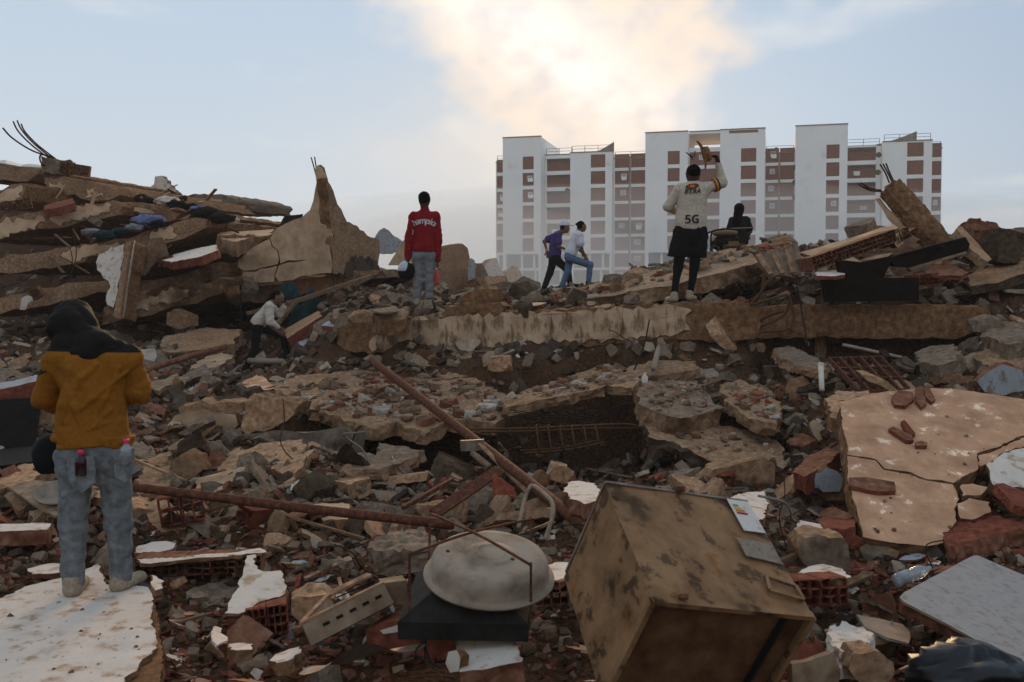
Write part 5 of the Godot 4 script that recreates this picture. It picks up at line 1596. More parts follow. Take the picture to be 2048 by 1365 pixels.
	# boulders and lumps along the crest
	for q in [[1730, 462, 14.8, 0.55, "concrete_chunk"], [1755, 468, 14.6, 0.4, "concrete_chunk"], [1265, 600, 13.2, 0.24, "concrete_chunk"], [1345, 560, 16.5, 0.5, "concrete_chunk"], [1320, 548, 17.0, 0.7, "slab_fragment"], [1395, 555, 15.5, 0.5, "concrete_chunk"], [1430, 520, 17.0, 0.5, "concrete_chunk"], [1455, 512, 17.0, 0.45, "concrete_chunk"], [1235, 565, 17.5, 0.4, "concrete_chunk"], [1290, 548, 18.0, 0.8, "slab_fragment"], [2010, 500, 14.2, 0.6, "concrete_chunk"], [2040, 470, 16.0, 0.7, "slab_fragment"], [1900, 505, 14.5, 0.4, "slab_fragment"], [1560, 490, 15.5, 0.35, "brick_shard"], [1540, 492, 15.6, 0.3, "brick_shard"], [770, 636, 14.2, 0.45, "concrete_chunk"], [735, 640, 14.3, 0.5, "concrete_chunk"], [1070, 612, 13.6, 0.4, "slab_fragment"], [1050, 618, 13.4, 0.25, "concrete_chunk"], [700, 640, 14.6, 0.4, "concrete_chunk"]]:
		var b := Basis.from_euler(Vector3(rng.randf_range(-0.3, 0.3), rng.randf() * TAU, rng.randf_range(-0.3, 0.3))) * Basis.from_scale(Vector3.ONE * q[3])
		add_piece(q[4], Transform3D(b, V([q[0], q[1], q[2]])), "%s lump of rubble standing out on the crest " + ("behind the dark brown beam" if q[0] > 1600 else "behind the hat waver" if q[0] > 1200 else "by the person in red"), "rubble", "large lumps along the crest", "crest_lump")
	for i in 120:
		var f := rng.randf()
		var px := lerpf(1090, 1575, f)
		var py := lerpf(604, 497, pow(f, 1.35)) - rng.randf_range(0.0, 24.0) * (0.4 + f)
		var sz := rng.randf_range(0.06, 0.26) * (1.0 if i % 5 else 1.6)
		var pl := Plane(V([1090, 606, 15.0]), V([1592, 500, 14.6]), V([1340, 571, 13.4]))
		var at := onp(pl, px, py)
		if at.z > -13.3 or at.z < -22.0:
			continue
		var b := Basis.from_euler(Vector3(rng.randf_range(-0.4, 0.4), rng.randf() * TAU, rng.randf_range(-0.1, 0.6))) * Basis.from_scale(Vector3.ONE * sz)
		add_piece(["concrete_chunk", "slab_fragment", "brick_shard", "concrete_chunk"][rng.randi() % 4], Transform3D(b, at), "%s small debris lying on the tilted floor slab", "debris", "debris on the tilted slab", "slab_debris")
	for i in 70:
		var f := rng.randf()
		var px := lerpf(690, 1500, f)
		var at := P(px, lerpf(647, 605, f) - 1.0, lerpf(14.35, 12.5, f) + rng.randf_range(0.05, 0.4))
		var b := Basis.from_euler(Vector3(rng.randf_range(-0.4, 0.4), rng.randf() * TAU, rng.randf_range(-0.3, 0.3))) * Basis.from_scale(Vector3.ONE * rng.randf_range(0.05, 0.2))
		add_piece(["concrete_chunk", "slab_fragment", "concrete_chunk"][rng.randi() % 3], Transform3D(b, at), "%s crumb lying along the top of the cream beam", "debris", "crumbs on the cream beam", "beam_crumb")

# ---------- the slope in the middle ----------
func zm(a: Array) -> Array:   # places read from an enlarged view of the middle slope
	var out := []
	for q in a:
		out.append([600.0 + q[0] / 2.73, 640.0 + q[1] / 2.73])
	return out

func zp(a: Array) -> Array:   # places read from an enlarged view of the tan wall panel
	var out := []
	for q in a:
		out.append([1250.0 + q[0] / 2.566, 640.0 + q[1] / 2.566])
	return out

func zf(a: Array) -> Array:   # places read from an enlarged view of the near ground
	var out := []
	for q in a:
		out.append([q[0] / 2.926, 940.0 + q[1] / 2.926])
	return out

func zg(a: Array) -> Array:
	var out := []
	for q in a:
		out.append([550.0 + q[0] / 2.926, 940.0 + q[1] / 2.926])
	return out

func build_middle() -> void:
	var o := {"jag": 0.035, "step": 0.09, "seg": 0.09, "amp": 0.03, "freq": 4.0, "rough_side": 0.012}
	var rows := [
		["concrete_slab", "dusty broken ledge of concrete overhanging the dark hollow under the rusty pipe", "slab", [[560, 765, 12.3], [960, 770, 11.9], [850, 855, 9.9]], [[545, 778], [590, 752], [700, 742], [830, 748], [950, 758], [1010, 790], [1018, 815], [985, 822], [1012, 838], [990, 850], [930, 838], [880, 850], [850, 868], [790, 846], [745, 858], [690, 842], [610, 812]], 0.13, "concrete", "concrete", o],
		["concrete_slab", "curved concrete sheet edge rising over the hollow with hanging rebar", "slab", [[1000, 805, 10.4], [1250, 755, 10.9], [1210, 732, 11.9]], [[1000, 800], [1060, 780], [1130, 757], [1210, 728], [1245, 740], [1290, 760], [1262, 775], [1215, 772], [1150, 790], [1090, 800], [1010, 818]], 0.09, "concrete", "concrete_sooty", o],
		["concrete_slab", "thick rough slab with the clear bottle standing on its dusty top", "slab", [[1280, 800, 9.9], [1440, 825, 9.6], [1380, 765, 10.7]], [[1278, 775], [1300, 764], [1400, 762], [1420, 790], [1446, 818], [1400, 832], [1350, 838], [1318, 828], [1280, 812]], 0.2, "concrete_grey", "concrete_sooty", o],
		["concrete_slab", "large thin slab tipped forward over the sooty hollow", "slab", [[1290, 870, 9.3], [1565, 905, 8.9], [1400, 838, 10.0]], [[1288, 848], [1330, 834], [1420, 846], [1500, 862], [1560, 885], [1570, 935], [1535, 940], [1480, 936], [1400, 912], [1340, 886], [1300, 874]], 0.1, "concrete", "concrete_dark", o],
		["concrete_block", "sooty rectangular block lying before the tipped thin slab", "block", [[1425, 955, 8.0], [1550, 950, 8.0]], [[1424, 958], [1430, 940], [1470, 932], [1530, 924], [1550, 930], [1552, 962], [1520, 978], [1470, 980], [1440, 972]], 0.3, "concrete_sooty", "concrete", o],
		["concrete_slab", "broad coarse slab lying tilted with sandy aggregate face", "slab", [[420, 960, 8.4], [600, 885, 9.2], [540, 975, 8.2]], [[418, 955], [440, 920], [500, 898], [560, 886], [602, 880], [608, 893], [585, 925], [560, 950], [528, 968], [470, 982], [425, 982]], 0.12, "concrete_pale", "concrete", o],
		["concrete_slab", "narrow split slab leaning against the broad coarse slab", "slab", [[535, 975, 8.0], [605, 905, 8.6], [560, 920, 8.6]], [[532, 970], [548, 930], [575, 906], [610, 912], [606, 930], [585, 960], [560, 990], [538, 988]], 0.14, "concrete_pale", "concrete", o],
		["concrete_block", "upright rough-faced block beside the burnt hollow", "block", [[480, 840, 10.3], [575, 830, 10.2]], [[488, 800], [505, 788], [540, 798], [600, 806], [585, 830], [545, 862], [500, 868], [480, 862]], 0.35, "concrete_pale", "concrete_sooty", {"jag": 0.03, "seg": 0.06, "amp": 0.04, "freq": 6.0}],
		["wall_fragment", "cream rendered wall piece half buried below flat slabs", "wall", [[335, 860, 10.4], [470, 850, 10.4]], [[332, 852], [345, 835], [385, 820], [470, 830], [472, 850], [455, 872], [400, 895], [370, 902], [345, 890]], 0.25, "plaster_cream", "concrete_core", o],
		["concrete_beam", "short brown beam end above the buried cream wall piece", "beam", [[330, 820, 10.6], [480, 815, 10.6]], [[352, 812], [400, 806], [478, 808], [482, 826], [430, 834], [356, 830]], 0.4, "concrete", "concrete", o],
		["metal_sheet", "burnt galvanised sheet under the dark overhang", "sheet", [[465, 890, 9.8], [725, 885, 9.8]], [[462, 872], [560, 864], [700, 858], [712, 880], [706, 906], [600, 908], [470, 916]], 0.03, "steel_plain", "steel_dusty", {"jag": 0.01, "amp": 0.05, "freq": 1.5}],
		["metal_sheet", "folded dark tin corner standing beside the burnt sheet", "sheet", [[700, 880, 9.5], [730, 880, 9.7]], [[698, 905], [712, 862], [724, 858], [730, 872], [724, 908], [705, 912]], 0.02, "steel_plain", "black_steel", {"jag": 0.006}],
		["concrete_slab", "dark round-edged slab lying on a second one", "slab", [[660, 935, 8.6], [840, 912, 8.8], [760, 890, 9.6]], [[658, 915], [700, 908], [752, 910], [758, 888], [838, 900], [840, 914], [800, 926], [762, 940], [700, 944], [665, 935]], 0.1, "concrete_grey", "concrete", o],
		["concrete_slab", "cream-topped slab under the dark round-edged slab", "slab", [[640, 955, 8.3], [745, 955, 8.3], [700, 935, 8.9]], [[638, 945], [650, 932], [700, 938], [748, 942], [742, 960], [700, 972], [645, 966]], 0.12, "concrete_pale", "concrete", o],
		["concrete_block", "small pale block perched over the red brick tile", "block", [[1100, 950, 7.7], [1145, 950, 7.7]], [[1098, 950], [1106, 936], [1140, 938], [1146, 952], [1135, 968], [1105, 962]], 0.2, "concrete_pale", "concrete", o],
		["wall_fragment", "white plaster slab with a burnt stick on it beside the battered appliance", "wall", [[1130, 1000, 6.7], [1200, 1000, 6.7], [1165, 965, 7.4]], [[1128, 985], [1135, 968], [1160, 963], [1192, 970], [1202, 985], [1200, 1004], [1170, 1010], [1140, 1000]], 0.1, "plaster_white", "brick_dusty", {"jag": 0.02, "step": 0.05}],
		["concrete_slab", "flat sandy slab below the fallen cream beam", "slab", [[870, 750, 12.4], [1000, 715, 13.2], [880, 715, 13.2]], [[868, 750], [885, 712], [920, 702], [1000, 700], [980, 720], [950, 735], [935, 752], [890, 758]], 0.12, "concrete", "concrete", o],
		["concrete_slab", "long thin slab lying below the tilted end of the curved sheet", "slab", [[1270, 745, 11.8], [1385, 735, 11.8], [1330, 722, 12.2]], [[1250, 738], [1300, 724], [1390, 722], [1400, 738], [1330, 750], [1265, 752]], 0.12, "concrete", "concrete", o],
		["concrete_slab", "grey slab propped over rubble under the dark brown beam", "slab", [[1550, 715, 11.5], [1640, 720, 11.2], [1600, 695, 12.2]], [[1550, 698], [1580, 692], [1630, 712], [1660, 735], [1640, 742], [1590, 730], [1560, 716]], 0.1, "concrete_grey", "concrete", o],
		["concrete_slab", "layered concrete slab under the end of the dark brown beam", "slab", [[1840, 720, 11.2], [1925, 700, 11.2], [1890, 690, 11.9]], [[1835, 706], [1870, 692], [1910, 690], [1925, 706], [1920, 722], [1880, 732], [1845, 726]], 0.2, "concrete_grey", "concrete_grey", o],
		["concrete_slab", "big rough slab piled at the far end of the heap", "slab", [[1955, 730, 10.9], [2060, 720, 10.9], [2010, 690, 11.7]], [[1952, 712], [1990, 692], [2060, 682], [2075, 720], [2040, 745], [1985, 740]], 0.25, "concrete", "concrete_grey", o],
		["concrete_slab", "upper slab of the pile at the end of the heap", "slab", [[1970, 670, 11.7], [2060, 660, 11.6], [2010, 645, 12.3]], [[1968, 672], [1990, 652], [2020, 640], [2065, 650], [2070, 675], [2020, 690]], 0.25, "concrete_grey", "concrete_grey", o],
		["concrete_block", "boulder of grey concrete at the end of the dark brown beam", "block", [[1965, 650, 12.0], [2010, 650, 12.0]], [[1966, 664], [1970, 640], [1988, 630], [2008, 636], [2016, 656], [1998, 674], [1975, 672]], 0.35, "concrete_grey", "concrete_grey", o],
		["wall_fragment", "blue painted wall shard leaning behind the tan panel", "wall", [[1960, 770, 9.9], [2050, 760, 10.0]], [[1958, 762], [1985, 745], [2010, 728], [2050, 740], [2060, 780], [2010, 795], [1975, 785]], 0.08, "paint_blue", "brick_dusty", {"jag": 0.03}],
		["wall_fragment", "tan broken wall piece tucked behind the corner of the tan panel", "wall", [[1655, 820, 8.6], [1745, 795, 9.2], [1690, 785, 9.4]], [[1652, 800], [1680, 782], [1740, 784], [1745, 792], [1690, 802], [1690, 842], [1668, 835]], 0.12, "concrete_pale", "concrete_core", o],
		["concrete_slab", "dusty slab strewn with clay bits beside the tall white offcut", "slab", [[1440, 800, 9.9], [1560, 830, 9.4], [1520, 775, 10.6]], [[1440, 770], [1480, 760], [1540, 780], [1562, 815], [1555, 850], [1500, 838], [1462, 810]], 0.12, "concrete", "concrete_sooty", o],
		["concrete_slab", "flat grey slab lying on the near side of the climbing woman", "slab", [[500, 775, 13.6], [650, 765, 13.6], [570, 757, 14.4]], [[515, 776], [545, 764], [610, 758], [650, 765], [640, 780], [580, 788], [530, 786]], 0.15, "concrete_pale", "concrete", o],
		["wall_fragment", "pale blue wall panel lying flat ahead of the climbing woman", "wall", [[590, 690, 16.2], [665, 685, 16.0], [630, 668, 17.2]], [[585, 680], [600, 668], [645, 662], [668, 672], [666, 692], [640, 702], [605, 694]], 0.06, "paint_blue", "brick_dusty", {"jag": 0.03}],
		["wall_fragment", "tilted brick wall strip with pale top beside the climbing woman", "wall", [[570, 668, 17.0], [640, 628, 17.6], [600, 640, 18.2]], [[560, 664], [600, 640], [635, 622], [642, 632], [610, 652], [572, 676]], 0.25, "concrete_pale", "brick", {"jag": 0.03}],
		["wall_fragment", "blue-white slab edge lying by the end of the cream beam", "wall", [[645, 650, 15.2], [700, 640, 15.2], [680, 630, 16.2]], [[640, 652], [660, 638], [695, 628], [704, 640], [675, 655]], 0.2, "paint_blue", "brick", {"jag": 0.02}],
		["wall_fragment", "broken sloping slab under the climbing woman's rear foot", "wall", [[400, 725, 16.0], [520, 700, 17.0], [470, 695, 17.6]], [[375, 738], [405, 716], [440, 706], [462, 712], [445, 728], [400, 744]], 0.12, "plaster_cream", "concrete", {"jag": 0.05}],
		["wall_fragment", "curled tin and plaster sheet on the slope near the ochre jacket", "wall", [[295, 770, 12.6], [355, 765, 12.6], [325, 752, 13.4]], [[290, 768], [320, 758], [352, 750], [345, 770], [310, 782]], 0.05, "steel_dusty", "steel_dusty", {"jag": 0.02, "amp": 0.06}],
		["wall_fragment", "blue-white panel on bricks beside the ochre jacket", "wall", [[-20, 775, 10.2], [70, 760, 10.4], [20, 755, 11.2]], [[-40, 772], [20, 762], [70, 750], [75, 762], [30, 772], [-40, 786]], 0.2, "paint_blue", "brick", {"jag": 0.02}],
		["concrete_slab", "pale slab edge below the dark helmet", "slab", [[-20, 960, 7.8], [100, 930, 8.1], [40, 915, 8.6]], [[-40, 965], [20, 935], [70, 912], [105, 920], [95, 945], [40, 968], [-30, 985]], 0.14, "concrete_pale", "concrete", o],
		["concrete_block", "rough brown block with sharp top lying before the coarse slab", "block", [[330, 940, 8.3], [400, 940, 8.3]], [[332, 950], [340, 925], [365, 905], [395, 915], [402, 940], [385, 962], [350, 968]], 0.3, "concrete", "concrete_core", o],
		["concrete_slab", "dusty slab lying between legs and coarse slab", "slab", [[270, 985, 7.6], [400, 970, 7.8], [330, 930, 8.6]], [[265, 960], [290, 920], [330, 905], [345, 935], [330, 975], [290, 992]], 0.12, "concrete", "concrete", o],
		["wall_fragment", "tan plaster triangle lying flat among the upper slabs", "wall", [[485, 775, 13.0], [550, 780, 12.6], [510, 755, 13.6]], [[482, 765], [510, 750], [530, 758], [548, 778], [520, 784], [490, 776]], 0.06, "paint_tan", "brick", {"jag": 0.02}],
	]
	for q in rows:
		piece(q)
	# rusty pipes and irons
	tube_thing("rusty_pipe", "long rust-red pipe slanting down across the hollow with a steel bracket", "pipe", vs([[742, 722, 11.9], [960, 890, 8.7], [1178, 1062, 6.5]]), 0.044, "rust", "", 12, 14)
	tube_thing("rusty_pipe", "rust-red pipe lying low behind the ventilator cap", "pipe", vs([[262, 976, 6.9], [600, 1018, 6.7], [905, 1052, 6.3]]), 0.032, "rust", "", 12, 14)
	var br := thing("pipe_bracket", "grey steel mounting bracket clamped on the slanting pipe", "bracket", V([948, 897, 8.55]))
	put("plate", prism(V([922, 890, 8.45]) - br.position, V([968, 888, 8.4]) - br.position, 0.05, 0.09, 0.004), [M.steel_plain], br).position = V([922, 893, 8.45]) - br.position
	put("stem", tube_mesh(straight(V([945, 908, 8.4]) - br.position, V([978, 935, 8.2]) - br.position, 3), 0.028, 8), [M.steel_dusty], br)
	bar_thing("angle_iron", "rusty angle iron propped up under the slanting pipe", "angle iron", V([868, 1030, 6.7]), V([1000, 940, 7.3]), 0.09, 0.02, 0.002, "rust", Vector3(0.2, 1, 0.5))
	bar_thing("angle_iron", "thin rusty bar crossing behind the propped angle iron", "angle iron", V([805, 1018, 7.0]), V([905, 960, 7.6]), 0.03, 0.03, 0.002, "rust")
	piece(["brick_tile", "clean red clay tile standing under the slanting pipe", "tile", [[985, 985, 6.9], [1030, 985, 6.9]], [[985, 992], [984, 955], [1000, 958], [1028, 980], [1030, 993]], 0.03, "brick_bright", "brick", {"jag": 0.005}])
	# reinforcement cage in the hollow
	var cage := thing("rebar_cage", "exposed reinforcement cage bridging the dark hollow", "rebar", V([1130, 905, 9.2]))
	for q in [[[930, 860, 9.6], [1060, 858, 9.4], [1180, 852, 9.4], [1260, 850, 9.6], [1300, 862, 9.6]], [[960, 866, 9.6], [1060, 864, 9.5], [1200, 858, 9.5], [1280, 858, 9.7]], [[1050, 908, 9.3], [1130, 902, 9.3], [1210, 886, 9.4]], [[1040, 903, 9.6], [1120, 898, 9.6], [1200, 882, 9.7]]]:
		var pts := vs(q)
		for i in pts.size():
			pts[i] -= cage.position
		put("rebar", tube_mesh(curve(pts, 22), 0.011, 6), [M.rebar_dusty], cage)
	for i in 6:
		var x := 1072.0 + i * 24.0
		var pts := vs([[x, 853, 9.35], [x + 8, 906 - i * 3, 9.25], [x + 14, 902 - i * 3, 9.7], [x + 6, 856, 9.6], [x, 853, 9.35]])
		for k in pts.size():
			pts[k] -= cage.position
		put("stirrup", tube_mesh(curve(pts, 20), 0.008, 5), [M.rebar_dusty], cage)
	for i in 4:
		var pts := vs([[1020 + i * 8, 820 + i * 5, 10.0], [1120, 832 + i * 6, 9.9], [1260, 812 + i * 5, 10.3]])
		tube_thing("loose_wire", "thin dark wire strung across the hollow", "wire", pts, 0.005, "cable", "wires in the hollow", 16, 5)
	# rusty grating under the dark beam
	var gr := thing("rusty_grating", "rusty window grating lying tilted under the dark brown beam", "grating", V([1740, 780, 10.2]))
	var gp := Plane(V([1660, 720, 11.0]), V([1815, 780, 10.1]), V([1770, 718, 11.2]))
	var A := onp(gp, 1660, 718)
	var B := onp(gp, 1765, 715)
	var C := onp(gp, 1822, 780)
	var D := onp(gp, 1722, 785)
	for i in 6:
		var f := i / 5.0
		var a := A.lerp(B, f)
		var b := D.lerp(C, f)
		var arr := PackedVector3Array()
		bar_tris(arr, a - gr.position, b - gr.position, 0.02, 0.05, gp.normal)
		put("bar", mesh_of(arr), [M.rust], gr)
	for i in 4:
		var f := i / 3.0
		var arr := PackedVector3Array()
		bar_tris(arr, A.lerp(D, f) - gr.position, B.lerp(C, f) - gr.position, 0.025, 0.03, gp.normal)
		put("crossbar", mesh_of(arr), [M.rust], gr)
	# pvc pipes
	tube_thing("plastic_pipe", "cream plastic pipe sticking out below the cream beam", "pipe", vs([[1308, 738, 11.6], [1320, 695, 12.2]]), 0.036, "pvc", "", 3, 10)
	tube_thing("plastic_pipe", "short white plastic pipe standing beside the rusty grating", "pipe", vs([[1647, 782, 9.7], [1645, 728, 9.9]]), 0.026, "plaster_white", "", 3, 10)
	tube_thing("plastic_pipe", "long thin tan pipe lying under the dark brown beam", "pipe", vs([[1690, 690, 12.0], [1750, 703, 11.7], [1808, 716, 11.5]]), 0.02, "pvc", "", 6, 8)
	tube_thing("plastic_pipe", "pale plastic pipe the climbing woman steps over", "pipe", vs([[495, 722, 16.6], [565, 724, 16.2]]), 0.05, "pvc", "", 3, 10)
	tube_thing("metal_conduit", "thin grey conduit lying on the slope near the cream beam", "pipe", vs([[590, 745, 14.6], [650, 725, 15.0], [700, 705, 15.2]]), 0.02, "steel_plain", "", 6, 8)
	tube_thing("plastic_pipe", "long reddish pipe lying behind the ochre jacket", "pipe", vs([[285, 742, 14.2], [370, 715, 15.0], [448, 694, 15.6]]), 0.045, "brick_dusty", "", 6, 10)
	bar_thing("wooden_beam", "long timber pole slanting past the climbing woman's face", "timber", V([560, 612, 18.2]), V([742, 552, 19.6]), 0.09, 0.07, 0.008, "wood")
	bar_thing("wooden_beam", "timber prop crossing below the long pole by the climbing woman", "timber", V([552, 648, 17.9]), V([590, 602, 18.4]), 0.08, 0.06, 0.008, "wood")
	bar_thing("wooden_beam", "short timber end under the climbing woman's elbow", "timber", V([490, 627, 18.2]), V([520, 620, 18.3]), 0.09, 0.07, 0.008, "wood")
	for i in 3:
		var mi := put("tarpaulin", crumple(0.34, 70 + i), [M.teal_cloth])
		mi.position = V([[600, 640, 18.8], [575, 598, 19.2], [622, 615, 19.2]][i])
		mi.scale = Vector3(0.55, 0.8, 0.5)
		tag(mi, "dark teal tarpaulin bunched behind the climbing woman", "tarpaulin", "bunched teal tarpaulins")
	# white stone, bottle
	var ws := put("pale_stone", chunk(Vector3(0.27, 0.2, 0.2), 8, 77, 0.05, 0.02, 12.0), [M.concrete_pale])
	ws.position = V([1000, 727, 11.7])
	tag(ws, "single pale pinkish stone lying under the cream beam", "stone")
	var bo := thing("plastic_bottle", "small clear plastic bottle standing on the rough slab", "bottle", V([1291, 768, 10.2]))
	put("bottle_body", lathe([[0.0, 0.0], [0.03, 0.0], [0.032, 0.02], [0.032, 0.07], [0.012, 0.095], [0.012, 0.11], [0, 0.11]]), [M.paper], bo)
	# slatted grille and basin behind the ochre jacket
	var g := thing("slatted_grille", "black slatted metal grille lying at the edge behind the ochre jacket", "grille", V([20, 905, 9.0]))
	for i in 7:
		var arr := PackedVector3Array()
		bar_tris(arr, P(-50, 812 + i * 14, 9.6 - i * 0.12) - g.position, P(78 - i * 2, 803 + i * 15, 9.7 - i * 0.12) - g.position, 0.1, 0.018, Vector3(0, 1, 0.8))
		put("slat", mesh_of(arr), [M.black_steel], g)
	slab("frame", [[-40, 905, 8.8], [75, 895, 8.9], [20, 880, 9.3]], [[-60, 900], [80, 882], [90, 900], [60, 925], [-60, 940]], 0.15, [M.black_steel, M.black_steel], {"jag": 0.003, "amp": 0.0}, g)
	var bs := thing("steel_basin", "dusty steel sink basin lying among rubble behind the jeans", "basin", V([60, 1010, 7.0]))
	slab("rim", [[15, 985, 7.3], [110, 1000, 7.0], [60, 1030, 6.7]], [[10, 975], [60, 962], [150, 968], [190, 985], [150, 1020], [105, 1034], [60, 1010]], 0.02, [M.steel_dusty, M.steel_dusty], {"jag": 0.004, "amp": 0.0}, bs)
	var bowl := put("bowl", lathe([[0.0, 0.0], [0.11, 0.004], [0.15, 0.03], [0.16, 0.05], [0.15, 0.052], [0.1, 0.02], [0, 0.012]]), [M.steel_plain], bs)
	bowl.position = V([110, 998, 6.95]) - bs.position
	bowl.rotation = Vector3(0.35, 0, -0.1)

func lathe(prof: Array, n := 28, sx := 1.0, sz := 1.0) -> ArrayMesh:
	var arr := PackedVector3Array()
	for i in prof.size() - 1:
		var r0: float = prof[i][0]
		var y0: float = prof[i][1]
		var r1: float = prof[i + 1][0]
		var y1: float = prof[i + 1][1]
		for k in n:
			var a := TAU * k / n
			var b := TAU * (k + 1) / n
			var p := [Vector3(cos(a) * r0 * sx, y0, sin(a) * r0 * sz), Vector3(cos(b) * r0 * sx, y0, sin(b) * r0 * sz), Vector3(cos(b) * r1 * sx, y1, sin(b) * r1 * sz), Vector3(cos(a) * r1 * sx, y1, sin(a) * r1 * sz)]
			var m := (a + b) * 0.5
			var outw := Vector3(cos(m) * (y1 - y0), r0 - r1, sin(m) * (y1 - y0))
			if r0 > 0.0001:
				tri(arr, p[0], p[1], p[2], outw)
			if r1 > 0.0001:
				tri(arr, p[0], p[2], p[3], outw)
	return mesh_of(arr, true)

